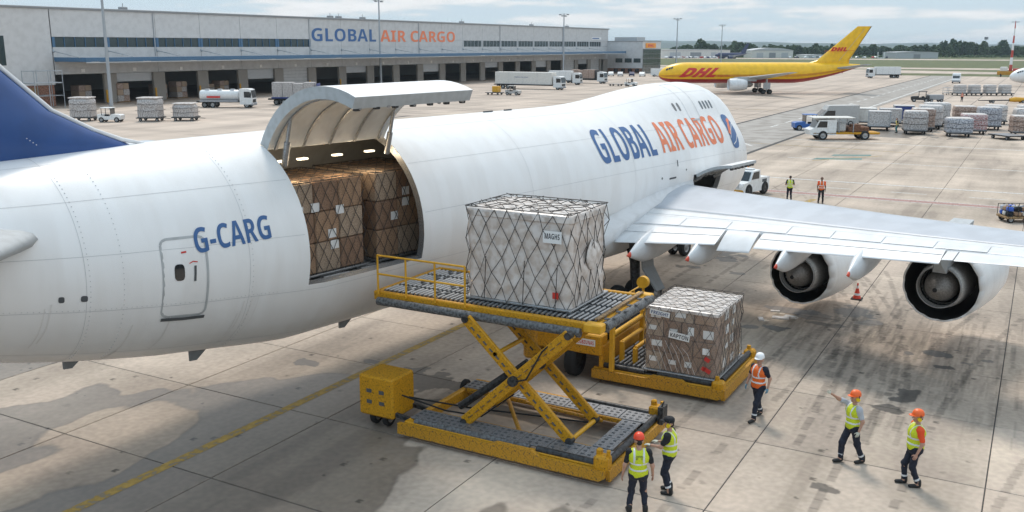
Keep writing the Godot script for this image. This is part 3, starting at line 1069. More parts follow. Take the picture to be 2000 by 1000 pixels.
func wing(root: Node, side: float) -> void:
	var st := T()
	wing_slice(st, 1.2, 24.5, 0.0, 0.045, side, 0.004)
	var w := put(st, "leading_edge", "wing_white", root)
	st = T()
	wing_slice(st, 1.2, 24.5, 0.04, 0.56, side)
	w = put(st, "wing", "wing_grey", root)
	w.set_meta("label", "grey upper wing skin with white trailing panels")
	st = T()
	wing_slice(st, 1.2, 24.5, 0.56, 0.79, side, 0.003, 1.0)
	put(st, "rear_spar_panel", "wing_white", w)
	# spoilers and the panel ahead of them, each a plate of its own
	for q in [[3.2, 5.0, 0.66, 0.785], [5.05, 6.9, 0.66, 0.785], [7.7, 9.3, 0.64, 0.785], [9.35, 10.9, 0.64, 0.785], [10.95, 12.6, 0.64, 0.785], [12.65, 14.2, 0.64, 0.785], [14.25, 15.7, 0.64, 0.785]]:
		st = T()
		wing_slice(st, q[0], q[1], q[2], q[3], side, 0.022, 0.02)
		put(st, "spoiler", "wing_white", w)
	st = T()
	for q in [[1.2, 24.5, 0.555, 0.560], [3.0, 16.0, 0.632, 0.634], [7.0, 24.5, 0.043, 0.045]]:
		wing_slice(st, q[0], q[1], q[2], q[3], side, 0.010, 0.01)
	put(st, "panel_joint", "panel_line", w)
	for q in [[3.0, 6.95, 0.80, 1.06, 0.12, "flap"], [7.05, 8.35, 0.80, 1.22, 0.30, "drooped_aileron"], [8.5, 14.6, 0.80, 1.08, 0.14, "flap"], [15.0, 22.5, 0.80, 1.0, 0.0, "aileron"]]:
		st = T()
		wing_slice(st, q[0], q[1], q[2], minf(q[3], 1.0), side, 0.02 if q[5] != "aileron" else 0.004, 1.0, q[4])
		var fl := put(st, q[5], "wing_white", w)
		if q[5] == "flap":
			var g := T()
			wing_slice(g, q[0] + 0.02, q[1] - 0.02, 0.885, 0.892, side, 0.034 - 0.3 * q[4], 0.01)
			put(g, "slot_line", "panel_line", fl)
	st = T()
	wing_slice(st, 14.65, 14.95, 0.80, 0.98, side, -0.01)
	wing_slice(st, 22.55, 24.5, 0.80, 1.0, side, 0.0)
	put(st, "fixed_edge", "wing_white", w)
	canoe(root, 4.1, 33.0, 28.0, 3.10, 2.55, 0.56, side)
	canoe(root, 6.3, 32.6, 28.2, 3.25, 2.68, 0.52, side)
	canoe(root, 9.7, 31.6, 27.6, 3.50, 3.02, 0.44, side)
	canoe(root, 12.2, 30.6, 26.9, 3.75, 3.28, 0.44, side)
	engine(root, 8.75, 1.78, 32.3, 1.12, side)
	engine(root, 13.85, 2.42, 30.9, 1.16, side)

func make_freighter() -> void:
	var root := thing("freighter_aircraft", "large white four engined freighter with blue fin and open side door", "airplane", Vector3(-20.71, 0, -3.28), -9.0)
	# fuselage skin with two door openings
	var doors := [[14.9, 19.0, deg_to_rad(-17.0), deg_to_rad(68.5)], [35.3, 37.9, deg_to_rad(-44.0), deg_to_rad(-3.0)]]
	var ss := []
	var s := -5.0
	while s < 38.6:
		ss.append(s)
		s += 0.6
	for k in 15:
		ss.append(38.7 + 5.0 * sin(PI * 0.5 * k / 14.0) * 0.9995)
	for d in doors:
		ss.append(d[0])
		ss.append(d[1])
	ss.sort()
	var th := []
	for k in 76:
		th.append(-PI * 0.5 + TAU * k / 76.0)
	for d in doors:
		th.append(d[2])
		th.append(d[3])
	th.sort()
	var st := T()
	var inner := T()
	for i in ss.size() - 1:
		if ss[i + 1] - ss[i] < 1e-4:
			continue
		for j in th.size():
			var t0: float = th[j]
			var t1: float = th[j + 1] if j + 1 < th.size() else th[0] + TAU
			var sm: float = (ss[i] + ss[i + 1]) * 0.5
			var tm := (t0 + t1) * 0.5
			var open := false
			for d in doors:
				if sm > d[0] and sm < d[1] and tm > d[2] and tm < d[3]:
					open = true
			if open:
				continue
			st.set_smooth_group(1)
			quad(st, skin(ss[i], t0), skin(ss[i + 1], t0), skin(ss[i + 1], t1), skin(ss[i], t1))
			if (sm > 12.8 and sm < 26.0) or (sm > 34.0 and sm < 39.5):
				inner.set_smooth_group(2)
				quad(inner, skin(ss[i], t1, -0.16), skin(ss[i + 1], t1, -0.16), skin(ss[i + 1], t0, -0.16), skin(ss[i], t0, -0.16))
	var body := put(st, "fuselage", "skin_white", root)
	put(inner, "hold_lining", "liner", root)
	# door frames: the edge between skin and lining
	for d in doors:
		st = T()
		st.set_smooth_group(-1)
		var loop := []
		for k in 13:
			loop.append(Vector2(d[0], lerpf(d[2], d[3], k / 12.0)))
		for k in range(1, 9):
			loop.append(Vector2(lerpf(d[0], d[1], k / 8.0), d[3]))
		for k in range(1, 13):
			loop.append(Vector2(d[1], lerpf(d[3], d[2], k / 12.0)))
		for k in range(1, 9):
			loop.append(Vector2(lerpf(d[1], d[0], k / 8.0), d[2]))
		for k in loop.size() - 1:
			var a: Vector2 = loop[k]
			var b: Vector2 = loop[k + 1]
			quad(st, skin(a.x, a.y, 0.002), skin(b.x, b.y, 0.002), skin(b.x, b.y, -0.2), skin(a.x, a.y, -0.2))
		put(st, "door_frame", "steel", body)
	# belly fairing
	st = T()
	var rings := []
	for q in [[25.0, 0.6, 0.25], [26.5, 2.2, 0.75], [29.0, 2.95, 1.0], [33.0, 3.0, 1.0], [36.0, 2.6, 0.85], [38.0, 1.4, 0.5], [39.0, 0.5, 0.2]]:
		var p := PackedVector3Array()
		for k in 20:
			var a := TAU * k / 20.0
			p.append(Vector3(cos(a) * q[1], 2.75 + sin(a) * 1.25 * q[2], -q[0]))
		rings.append(p)
	loft(st, rings, true, true, true, 7)
	put(st, "belly_fairing", "skin_white", root)
	# fillet where wing root meets the skin
	st = T()
	rings = []
	for k in 15:
		var w := k / 14.0
		var sv := lerpf(35.25, 27.6, w)
		var yy := lerpf(4.05, 3.0, w) + 0.25 * sin(PI * w)
		var a := angle_at(sv, yy + 0.32)
		rings.append(PackedVector3Array([skin(sv, a, 0.004), skin_y(sv, yy + 0.12, 0.10), Vector3(3.12, yy - 0.02, -sv), Vector3(3.0, yy - 0.5, -sv)]))
	loft(st, rings, false, false, false, 8)
	put(st, "wing_root_fillet", "wing_white", root)
	wing(root, 1.0)
	wing(root, -1.0)
	make_tail(root)
	make_skin_details(root, body)
	make_hold(root)
	make_gear(root)

func make_tail(root: Node) -> void:
	# fin: front edge sweeps into a dorsal fillet
	var st := T()
	var rings := []
	for q in [[6.6, 12.9, 0.5, 0.02], [7.35, 12.3, 0.2, 0.14], [7.62, 11.75, 0.0, 0.20], [7.9, 11.1, -0.1, 0.26], [8.4, 10.15, -0.3, 0.32], [9.3, 9.2, -0.6, 0.36], [10.6, 8.0, -0.9, 0.34], [14.8, 4.4, -1.9, 0.20]]:
		var p := PackedVector3Array()
		var c: float = q[1] - q[2]
		for k in 13:
			var x := pow(k / 12.0, 1.7)
			p.append(Vector3(foil(x, 0.10) * c * (q[3] / 0.36), q[0], -(q[1] - x * c)))
		for k in range(11, 0, -1):
			var x := pow(k / 12.0, 1.7)
			p.append(Vector3(-foil(x, 0.10) * c * (q[3] / 0.36), q[0], -(q[1] - x * c)))
		rings.append(p)
	loft(st, rings, true, false, true, 9)
	var fin := put(st, "tail_fin", "fin_blue", root)
	fin.set_meta("label", "dark blue tail fin with white leading edge")
	st = T()
	var edge := []
	for q in [[7.52, 12.32], [7.64, 11.78], [7.9, 11.13], [8.4, 10.19], [9.3, 9.25], [10.6, 8.05], [14.8, 4.45]]:
		edge.append(Vector3(0, q[0], -q[1]))
	for i in edge.size() - 1:
		tube(st, edge[i], edge[i + 1], 0.055 if i > 0 else 0.03, 0.055, 8)
	put(st, "leading_edge", "wing_white", fin)
	st = T()
	for k in 60:
		box(st, Vector3(0.36 - 0.12 * k / 60.0, 7.72 + k * 0.05, -(9.6 - k * 0.062)), Vector3(0.01, 0.02, 0.02))
	put(st, "rivet_row", "wing_white", fin).set_meta("kind", "stuff")
	# horizontal stabilisers
	for side in [1.0, -1.0]:
		st = T()
		rings = []
		for q in [[1.4, 9.3, 2.4, 5.98, 0.11], [2.4, 8.3, 2.3, 6.03, 0.10], [9.5, 2.0, -1.2, 6.6, 0.08]]:
			var p := PackedVector3Array()
			var c: float = q[1] - q[2]
			for k in 13:
				var x := pow(k / 12.0, 1.6)
				p.append(Vector3(side * q[0], q[3] + foil(x, q[4]) * c, -(q[1] - x * c)))
			for k in range(11, 0, -1):
				var x := pow(k / 12.0, 1.6)
				p.append(Vector3(side * q[0], q[3] - foil(x, q[4]) * c, -(q[1] - x * c)))
			if side > 0:
				p.reverse()
			rings.append(p)
		loft(st, rings, true, false, true, 10)
		put(st, "tailplane", "fairing_grey", root)

func make_skin_details(root: Node, body: Node) -> void:
	var st := T()
	for a in [-55.0, -20.0, 10.0, 40.0, 70.0]:
		var t := deg_to_rad(a)
		if a > -17.0 and a < 68.0:
			seam(st, [Vector2(-2, t), Vector2(14.8, t)], 0.0045)
			seam(st, [Vector2(19.1, t), Vector2(41.5, t)], 0.0045)
		else:
			seam(st, [Vector2(-2, t), Vector2(41.5, t)], 0.0045)
	for s in [2.0, 9.4, 13.2, 24.2, 30.6, 39.2]:
		seam(st, [Vector2(s, -1.5), Vector2(s, 1.5)], 0.0045)
	put(st, "skin_joint", "panel_line", body).set_meta("kind", "stuff")
	# rivets round the joints near the tail
	st = T()
	for s in [9.4, 10.1, 13.2]:
		for k in 46:
			var p := skin(s + 0.08, -1.1 + k * 0.05, 0.002)
			box(st, p, Vector3(0.016, 0.016, 0.016))
	for k in 110:
		box(st, skin(2.0 + k * 0.11, deg_to_rad(-19.0), 0.002), Vector3(0.014, 0.014, 0.014))
	put(st, "rivets", "panel_line", body).set_meta("kind", "stuff")
	# run-off stains down the lower tail
	for k in 16:
		var s := rng.randf_range(3.0, 13.6)
		var top := rng.randf_range(-0.55, -0.25)
		st = T()
		seam(st, [Vector2(s, top), Vector2(s - 0.06, top - 0.3), Vector2(s - 0.16, top - rng.randf_range(0.45, 0.75))], rng.randf_range(0.008, 0.022), 0.003)
		put(st, "run_off_stain", "skin_stain", body)
	# aft crew door
	var door := T()
	var lo := angle_at(11.6, 3.78)
	var hi := angle_at(11.6, 5.62)
	var c := [Vector2(11.05, lo + 0.05), Vector2(11.05, hi - 0.05), Vector2(11.1, hi - 0.015), Vector2(11.2, hi), Vector2(11.95, hi), Vector2(12.06, hi - 0.015), Vector2(12.1, hi - 0.05), Vector2(12.1, lo + 0.05), Vector2(12.06, lo + 0.015), Vector2(11.95, lo), Vector2(11.2, lo), Vector2(11.1, lo + 0.015), Vector2(11.05, lo + 0.05)]
	seam(door, c, 0.03, 0.006)
	var dr := put(door, "crew_door", "fairing_grey", root)
	st = T()
	seam(st, [Vector2(11.05, lo - 0.025), Vector2(12.1, lo - 0.025)], 0.045, 0.03)
	put(st, "door_sill", "seam_dark", dr)
	st = T()
	patch(st, 11.42, angle_at(11.5, 4.86), 0.12, 0.075, 0.008)
	put(st, "door_window", "window_dark", dr)
	st = T()
	seam(st, [Vector2(11.78, angle_at(11.6, 4.62)), Vector2(11.8, angle_at(11.6, 4.98))], 0.03, 0.008)
	put(st, "door_handle", "seam_dark", dr)
	st = T()
	seam(st, [Vector2(11.66, angle_at(11.6, 5.04)), Vector2(11.75, angle_at(11.6, 5.08)), Vector2(11.86, angle_at(11.6, 5.06))], 0.012, 0.008)
	seam(st, [Vector2(11.5, angle_at(11.6, 5.3)), Vector2(11.62, angle_at(11.6, 5.31))], 0.02, 0.008)
	put(st, "door_arrow", "red_mark", dr)
	skin_text("G-CARG", 11.85, 2.0, 5.22, 0.58, "registration", "text_blue", root, 0.03)
	skin_text("GLOBAL", 28.5, 4.0, 5.64, 1.42, "airline_title_blue", "text_blue", root, -0.004)
	skin_text("AIR CARGO", 32.95, 5.5, 5.66, 1.38, "airline_title_orange", "text_orange", root, -0.004)
	# globe emblem
	st = T()
	patch(st, 39.55, angle_at(39.5, 6.1), 0.46, 0.30, 0.012)
	var em := put(st, "emblem", "text_blue", root)
	st = T()
	seam(st, [Vector2(39.15, angle_at(39.5, 5.95)), Vector2(39.4, angle_at(39.5, 6.28)), Vector2(39.6, angle_at(39.5, 6.5)), Vector2(39.85, angle_at(39.5, 6.62))], 0.10, 0.018)
	put(st, "swoosh", "text_orange", em)
	st = T()
	seam(st, [Vector2(39.1, angle_at(39.5, 5.78)), Vector2(39.4, angle_at(39.5, 6.1)), Vector2(39.95, angle_at(39.5, 6.42))], 0.022, 0.022)
	seam(st, [Vector2(39.25, angle_at(39.5, 5.5)), Vector2(39.6, angle_at(39.5, 5.62)), Vector2(39.95, angle_at(39.5, 5.9))], 0.022, 0.022)
	put(st, "emblem_line", "paper", em)
	# upper deck windows and hatch
	for q in [35.6, 35.95, 37.9, 38.2, 38.5, 38.8]:
		st = T()
		patch(st, q, angle_at(q, 7.32), 0.085, 0.062, 0.006)
		put(st, "cabin_window", "window_grey", root)
	st = T()
	var h0 := angle_at(36.8, 6.75)
	seam(st, [Vector2(36.4, h0), Vector2(36.4, 1.2), Vector2(36.4, 1.45), Vector2(37.3, 1.45), Vector2(37.3, 1.2), Vector2(37.3, h0), Vector2(36.4, h0)], 0.014, 0.005)
	var hatch := put(st, "upper_deck_hatch", "panel_line", root)
	st = T()
	seam(st, [Vector2(36.5, h0 - 0.02), Vector2(37.2, h0 - 0.02)], 0.03, 0.02)
	put(st, "hatch_sill", "fairing_grey", hatch)
	st = T()
	seam(st, [Vector2(33.9, angle_at(34.0, 5.3)), Vector2(33.9, angle_at(34.0, 5.05))], 0.035, 0.008)
	seam(st, [Vector2(33.2, angle_at(33.5, 4.62)), Vector2(33.75, angle_at(33.5, 4.62))], 0.035, 0.008)
	patch(st, 32.6, angle_at(33.0, 4.7), 0.05, 0.015, 0.008)
	patch(st, 34.6, angle_at(34.0, 4.85), 0.04, 0.012, 0.008)
	patch(st, 8.9, angle_at(9.0, 4.7), 0.06, 0.03, 0.008)
	patch(st, 9.35, angle_at(9.3, 4.66), 0.07, 0.03, 0.008)
	put(st, "vent", "seam_dark", root)
	# blade antennas on the crown and belly
	for q in [[25.3, 7.5, 0.24], [26.4, 7.5, 0.2], [16.9, 7.54, 0.55]]:
		st = T()
		box(st, Vector3(0, q[1] + 0.04, -q[0]), Vector3(0.05, 0.14, q[2] * 2.0))
		put(st, "crown_antenna", "seam_dark" if q[0] > 20 else "wing_white", root)
	for q in [[10.2, 2.62, -0.2], [13.3, 2.05, 0.1], [18.2, 1.80, 0.3]]:
		st = T()
		prism(st, [Vector2(q[0] - 0.3, q[1] + 0.12), Vector2(q[0] + 0.35, q[1] + 0.12), Vector2(q[0] - 0.1, q[1] - 0.22), Vector2(q[0] - 0.3, q[1] - 0.2)], q[2], q[2] + 0.05)
		put(st, "belly_antenna", "door_grey", root)

# a rounded rectangle on the skin, half sizes along s (metres) and round the skin (radians)
func patch(st: SurfaceTool, s: float, th: float, hs: float, ht: float, off: float) -> void:
	st.set_smooth_group(-1)
	var n := 20
	var rows := 6
	for r in rows:
		for k in n:
			var pts := []
			for q in [[r, k], [r, k + 1], [r + 1, k + 1], [r + 1, k]]:
				var a: float = TAU * q[1] / n
				var w: float = float(q[0]) / rows
				var cs := signf(cos(a)) * pow(absf(cos(a)), 0.6)
				var sn := signf(sin(a)) * pow(absf(sin(a)), 0.6)
				pts.append(skin(s + cs * hs * w, th + sn * ht * w, off))
			if r == 0:
				pts.remove_at(0)
			face(st, pts, Vector3(0, 4.7, -s))

func make_hold(root: Node) -> void:
	var st := T()
	box(st, Vector3(0.0, 3.62, -20.2), Vector3(4.9, 0.14, 11.2))
	var fl := put(st, "hold_floor", "hold_floor", root)
	st = T()
	for i in 25:
		for k in 8:
			tube(st, Vector3(2.38 - i * 0.19, 3.71, -14.8 - k * 1.35), Vector3(2.38 - i * 0.19, 3.71, -15.7 - k * 1.35), 0.035, 0.035, 6)
	put(st, "floor_rollers", "steel", fl).set_meta("kind", "stuff")
	for s in [12.9, 25.9]:
		st = T()
		var ring := PackedVector3Array()
		for k in 24:
			ring.append(skin(s, TAU * k / 24.0, -0.17))
		loft(st, [ring, ring], true, true, false)
		put(st, "bulkhead", "liner", root)
	# ceiling lamps by the door, lit
	for s in [15.3, 16.0, 17.2, 18.4]:
		st = T()
		cbox(st, Vector3(1.35, 6.9, -s), Vector3(0.16, 0.05, 0.3), 0.015)
		put(st, "ceiling_lamp", "lamp_warm", root)
		bulb(root, Vector3(1.3, 6.82, -s), 0.5, 0.12)
	# side cargo door, swung up on its top hinge
	door_leaf(root, "side_cargo_door", 14.9, 19.0, deg_to_rad(-17.0), deg_to_rad(68.5), 84.0, 0.30)
	door_leaf(root, "belly_cargo_door", 35.4, 37.8, deg_to_rad(-37.0), deg_to_rad(-3.0), 128.0, 0.12)
	# forward hold behind the belly door
	st = T()
	box(st, Vector3(0.6, 2.55, -36.6), Vector3(3.6, 0.1, 4.2))
	box(st, Vector3(0.6, 4.6, -36.6), Vector3(4.0, 0.1, 4.4))
	box(st, Vector3(-1.2, 3.6, -36.6), Vector3(0.1, 2.0, 4.2))
	put(st, "belly_hold", "liner", root)

func door_leaf(root: Node, called: String, s0: float, s1: float, a0: float, a1: float, swing: float, thick: float) -> void:
	var hinge := skin(0.5 * (s0 + s1), a1, 0.02)
	hinge.z = 0.0
	var turn := Basis(Vector3(0, 0, 1), deg_to_rad(swing))
	var out := func(s: float, th: float, off: float) -> Vector3:
		return hinge + turn * (skin(s, th, off) - hinge)
	var shell := T()
	var back := T()
	var rim := T()
	var n := 16
	for k in n:
		var t0 := lerpf(a0, a1, float(k) / n)
		var t1 := lerpf(a0, a1, float(k + 1) / n)
		shell.set_smooth_group(1)
		quad(shell, out.call(s0, t0, 0.0), out.call(s1, t0, 0.0), out.call(s1, t1, 0.0), out.call(s0, t1, 0.0))
		back.set_smooth_group(1)
		quad(back, out.call(s0, t1, -thick), out.call(s1, t1, -thick), out.call(s1, t0, -thick), out.call(s0, t0, -thick))
		rim.set_smooth_group(-1)
		for s in [s0, s1]:
			quad(rim, out.call(s, t0, 0.0), out.call(s, t1, 0.0), out.call(s, t1, -thick), out.call(s, t0, -thick))
	for t in [a0, a1]:
		rim.set_smooth_group(-1)
		quad(rim, out.call(s0, t, 0.0), out.call(s1, t, 0.0), out.call(s1, t, -thick), out.call(s0, t, -thick))
	var o := put(shell, called, "skin_white", root)
	put(back, "door_lining", "liner", o)
	put(rim, "door_edge", "fairing_grey", o)
	for i in 7:
		var latch := T()
		cbox(latch, out.call(lerpf(s0 + 0.2, s1 - 0.2, i / 6.0), a0 + 0.03, -thick - 0.04), Vector3(0.12, 0.12, 0.16), 0.02)
		put(latch, "door_latch", "dark_steel", o)
	for i in 5:
		var ribs := T()
		var s := lerpf(s0 + 0.25, s1 - 0.25, i / 4.0)
		for k in n:
			var t0 := lerpf(a0, a1, float(k) / n)
			var t1 := lerpf(a0, a1, float(k + 1) / n)
			bar(ribs, out.call(s, t0, -thick - 0.02), out.call(s, t1, -thick - 0.02), 0.07, 0.05)
		put(ribs, "door_rib", "steel", o)
	for s in [s0 + 0.25, s1 - 0.25]:
		var arm := T()
		tube(arm, skin(s, lerpf(a0, a1, 0.80), -0.15), out.call(s, lerpf(a0, a1, 0.72), -thick), 0.05, 0.05, 8)
		tube(arm, skin(s, lerpf(a0, a1, 0.80), -0.15), skin(s, lerpf(a0, a1, 0.80), -0.15).lerp(out.call(s, lerpf(a0, a1, 0.72), -thick), 0.5), 0.08, 0.08, 8)
		put(arm, "door_strut", "steel", o)

func make_gear(root: Node) -> void:
	for side in [1.0, -1.0]:
		for g in [[3.3, 30.0], [1.6, 27.6]]:
			var st := T()
			var at := Vector3(side * g[0], 0, -g[1])
			tube(st, at + Vector3(0, 0.55, 0), at + Vector3(0, 1.35, 0), 0.11, 0.11, 14)
			tube(st, at + Vector3(0, 1.2, 0), at + Vector3(-side * 0.1, 3.0, 0), 0.19, 0.21, 14)
			tube(st, at + Vector3(0, 1.3, 0), at + Vector3(-side * 1.0, 2.5, -0.9), 0.07, 0.09, 10)
			bar(st, at + Vector3(0, 0.55, -0.62), at + Vector3(0, 0.55, 0.62), 0.16, 0.2)
			for z in [-0.6, 0.6]:
				tube(st, at + Vector3(-0.48, 0.5, z), at + Vector3(0.48, 0.5, z), 0.07, 0.07, 10)
			var leg := put(st, "main_gear_leg", "dark_steel", root)
			for z in [-0.6, 0.6]:
				for x in [-0.42, 0.42]:
					wheel(leg, at + Vector3(x, 0.5, z), 0.5, 0.34)
			st = T()
			var poly := [Vector3(side * (g[0] + 0.35), 3.0, -g[1] - 0.5), Vector3(side * (g[0] + 0.35), 3.0, -g[1] + 0.35), Vector3(side * (g[0] + 0.55), 1.75, -g[1] + 0.45), Vector3(side * (g[0] + 0.55), 1.75, -g[1] - 0.35), Vector3(side * (g[0] + 1.2), 1.0, -g[1] + 0.5), Vector3(side * (g[0] + 1.2), 1.0, -g[1] - 0.1)]
			for q in [[0, 1, 2, 3], [3, 2, 4, 5]]:
				var c := Vector3.ZERO
				for k in q:
					c += poly[k] * 0.25
				var n: Vector3 = (poly[q[1]] - poly[q[0]]).cross(poly[q[2]] - poly[q[0]]).normalized() * 0.03
				var ra := PackedVector3Array()
				var rb := PackedVector3Array()
				for k in q:
					ra.append(poly[k] + n)
					rb.append(poly[k] - n)
				loft(st, [ra, rb], true, true, true, -1)
			put(st, "gear_door", "door_grey", root)
	var st := T()
	var at := Vector3(0, 0, -39.6)
	tube(st, at + Vector3(0, 0.4, 0), at + Vector3(0, 2.2, 0), 0.1, 0.13, 12)
	tube(st, at + Vector3(-0.4, 0.45, 0), at + Vector3(0.4, 0.45, 0), 0.06, 0.06, 8)
	var leg := put(st, "nose_gear_leg", "dark_steel", root)
	for x in [-0.3, 0.3]:
		wheel(leg, at + Vector3(x, 0.45, 0), 0.45, 0.26)

# ---------------------------------------------------------------- cargo loaders and netted loads
func painted_holes(s: SurfaceTool, x0: float, x1: float, z0: float, z1: float, y: float, step: float, size: float) -> void:  # dark raised chips painting in the blackness of the tread plate holes
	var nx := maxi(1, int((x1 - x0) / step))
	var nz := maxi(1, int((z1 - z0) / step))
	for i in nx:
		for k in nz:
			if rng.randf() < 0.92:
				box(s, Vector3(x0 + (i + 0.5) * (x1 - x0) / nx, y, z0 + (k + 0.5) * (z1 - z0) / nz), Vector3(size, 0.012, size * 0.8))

func make_loaders() -> void:
	var r := thing("scissor_loader", "worn yellow scissor lift cargo loader raised at the open side door", "cargo loader", Vector3(-10.2, 0, -20.1))
	var s := T()
	# base frame: local x -3.2..2.4, z -1.8..1.8
	cbox(s, Vector3(-0.4, 0.30, 1.72), Vector3(5.6, 0.30, 0.16), 0.03)
	cbox(s, Vector3(-0.4, 0.30, -1.72), Vector3(5.6, 0.30, 0.16), 0.03)
	cbox(s, Vector3(2.32, 0.30, 0.0), Vector3(0.16, 0.30, 3.28), 0.03)
	cbox(s, Vector3(-3.12, 0.30, 0.0), Vector3(0.16, 0.30, 3.28), 0.03)
	var base := put(s, "base_frame", "yellow_worn", r)
	s = T()
	prism_z(s, [Vector2(-3.3, 0.14), Vector2(2.3, 0.14), Vector2(2.45, 0.24), Vector2(2.45, 0.40), Vector2(0.75, 0.40), Vector2(0.55, 0.52), Vector2(-0.4, 0.52), Vector2(-0.6, 0.42), Vector2(-3.3, 0.42)], 1.83, 1.95)
	put(s, "side_guard", "yellow_scuffed", r)
	s = T()
	prism(s, [Vector2(-1.8, 0.12), Vector2(1.8, 0.12), Vector2(1.85, 0.40), Vector2(-1.85, 0.40)], 2.43, 2.53)
	put(s, "end_guard", "yellow_scuffed", r)
	# tread plates along three sides
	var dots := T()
	for i in 7:
		for z in [1.28, -1.28]:
			s = T()
			cbox(s, Vector3(-2.75 + i * 0.78, 0.475, z), Vector3(0.76, 0.04, 0.62), 0.008)
			put(s, "tread_plate", "tread", base)
			painted_holes(dots, -3.1 + i * 0.78, -2.4 + i * 0.78, z - 0.27, z + 0.27, 0.498, 0.17, 0.075)
	for i in 3:
		s = T()
		cbox(s, Vector3(1.94, 0.478, -0.62 + i * 0.62), Vector3(0.52, 0.04, 0.60), 0.008)
		put(s, "tread_plate", "tread", base)
		painted_holes(dots, 1.72, 2.16, -0.90 + i * 0.62, -0.34 + i * 0.62, 0.501, 0.17, 0.075)
	put(dots, "painted_tread_holes", "seam_dark", base).set_meta("kind", "stuff")
	for q in [[Vector3(-2.9, 0.46, 1.70), Vector3(0.4, 0.46, 1.70)], [Vector3(0.6, 0.47, 1.70), Vector3(2.15, 0.47, 1.70)], [Vector3(2.36, 0.47, 1.5), Vector3(2.36, 0.47, -1.5)], [Vector3(0.2, 0.47, -1.70), Vector3(2.15, 0.47, -1.70)]]:
		s = T()
		tube(s, q[0], q[1], 0.085, 0.085, 12)
		put(s, "guide_roller", "rubber_grey" if q[0].x < 0.0 else "dark_steel", base)
	for z in [0.94, -0.94]:
		s = T()
		bar(s, Vector3(-3.0, 0.42, z), Vector3(1.65, 0.42, z), 0.07, 0.12, 0.015)
		put(s, "inner_rail", "yellow_scuffed", base)
	for q in [Vector3(2.3, 0.5, 1.72), Vector3(2.3, 0.5, -1.74)]:
		s = T()
		cbox(s, q, Vector3(0.36, 0.42, 0.32), 0.05)
		cbox(s, q + Vector3(-0.1, 0.24, -0.05), Vector3(0.14, 0.18, 0.14), 0.03)
		tube(s, q + Vector3(0.14, -0.1, 0), q + Vector3(0.14, 0.34, 0), 0.05, 0.05, 8)
		put(s, "corner_block", "yellow_worn", r)
	s = T()
	box(s, Vector3(2.56, 0.62, -1.45), Vector3(0.14, 0.46, 0.34))
	tube(s, Vector3(2.56, 0.84, -1.38), Vector3(2.62, 1.0, -1.38), 0.02, 0.02, 6)
	put(s, "control_box", "dark_steel", r)
	# scissor arms
	for z in [1.05, -0.42]:
		for q in [[Vector3(1.15, 0.55, z), Vector3(-1.75, 3.18, z), 0.0], [Vector3(-1.75, 0.5, z + 0.13), Vector3(1.15, 3.22, z + 0.13), 0.13]]:
			s = T()
			bar(s, q[0], q[1], 0.10, 0.30, 0.02)
			var arm := put(s, "scissor_arm", "yellow_worn", r)
			s = T()
			var d: Vector3 = q[1] - q[0]
			for k in 15:
				var p: Vector3 = q[0] + d * (0.08 + k * 0.06)
				box(s, p + Vector3(0, 0, 0.052), Vector3(0.11, 0.12, 0.012), span(q[0], q[1]))
			put(s, "lightening_holes", "seam_dark", arm).set_meta("kind", "stuff")
			for p in [q[0], q[1]]:
				s = T()
				tube(s, p + Vector3(0, 0, -0.1), p + Vector3(0, 0, 0.1), 0.09, 0.09, 12)
				put(s, "pivot", "dark_steel", arm)
		s = T()
		tube(s, Vector3(-0.30, 1.865, z - 0.12), Vector3(-0.30, 1.865, z + 0.28), 0.13, 0.13, 14)
		put(s, "centre_pivot", "dark_steel", r)
	for q in [Vector3(1.15, 0.55, 0), Vector3(-1.75, 0.55, 0), Vector3(1.15, 3.15, 0), Vector3(-0.9, 2.4, 0)]:
		s = T()
		tube(s, q + Vector3(0, 0, -0.5), q + Vector3(0, 0, 1.1), 0.06, 0.06, 10)
		put(s, "cross_tube", "yellow_clean", r)
	s = T()
	tube(s, Vector3(-2.4, 0.5, 0.35), Vector3(-1.0, 1.6, 0.35), 0.10, 0.10, 12)
	tube(s, Vector3(-1.0, 1.6, 0.35), Vector3(-0.4, 2.1, 0.35), 0.055, 0.055, 12)
	put(s, "lift_cylinder", "dark_steel", r)
	s = T()
	tube(s, Vector3(-1.6, 0.45, -0.8), Vector3(-0.3, 0.4, 0.9), 0.06, 0.06, 8)
	tube(s, Vector3(-1.1, 0.42, -0.9), Vector3(1.2, 0.42, -0.75), 0.05, 0.05, 8)
	put(s, "hose_guard", "yellow_scuffed", r)
	# raised deck: x -4.9..1.75, z -2.3..0.8 (b 19.3..22.4), top 3.5
	s = T()
	cbox(s, Vector3(-1.6, 3.34, 0.74), Vector3(6.4, 0.24, 0.14), 0.025)
	cbox(s, Vector3(-1.6, 3.34, -2.3), Vector3(6.4, 0.24, 0.14), 0.025)
	cbox(s, Vector3(1.62, 3.34, -0.78), Vector3(0.16, 0.24, 2.9), 0.025)
	cbox(s, Vector3(-4.72, 3.34, -0.78), Vector3(0.16, 0.24, 2.9), 0.025)
	for i in 6:
		box(s, Vector3(-4.2 + i * 1.05, 3.30, -0.78), Vector3(0.10, 0.16, 2.9))
	var deck := put(s, "raised_deck", "yellow_worn", r)
	s = T()
	box(s, Vector3(-1.6, 3.40, -0.78), Vector3(6.2, 0.04, 2.84))
	put(s, "deck_pan", "dark_steel", deck)
	s = T()
	for i in 44:
		for z in [-2.0, -1.32, -0.64, 0.04]:
			tube(s, Vector3(-4.55 + i * 0.138, 3.455, z), Vector3(-4.55 + i * 0.138, 3.455, z + 0.58), 0.042, 0.042, 7)
	put(s, "deck_rollers", "steel", deck).set_meta("kind", "stuff")
	s = T()
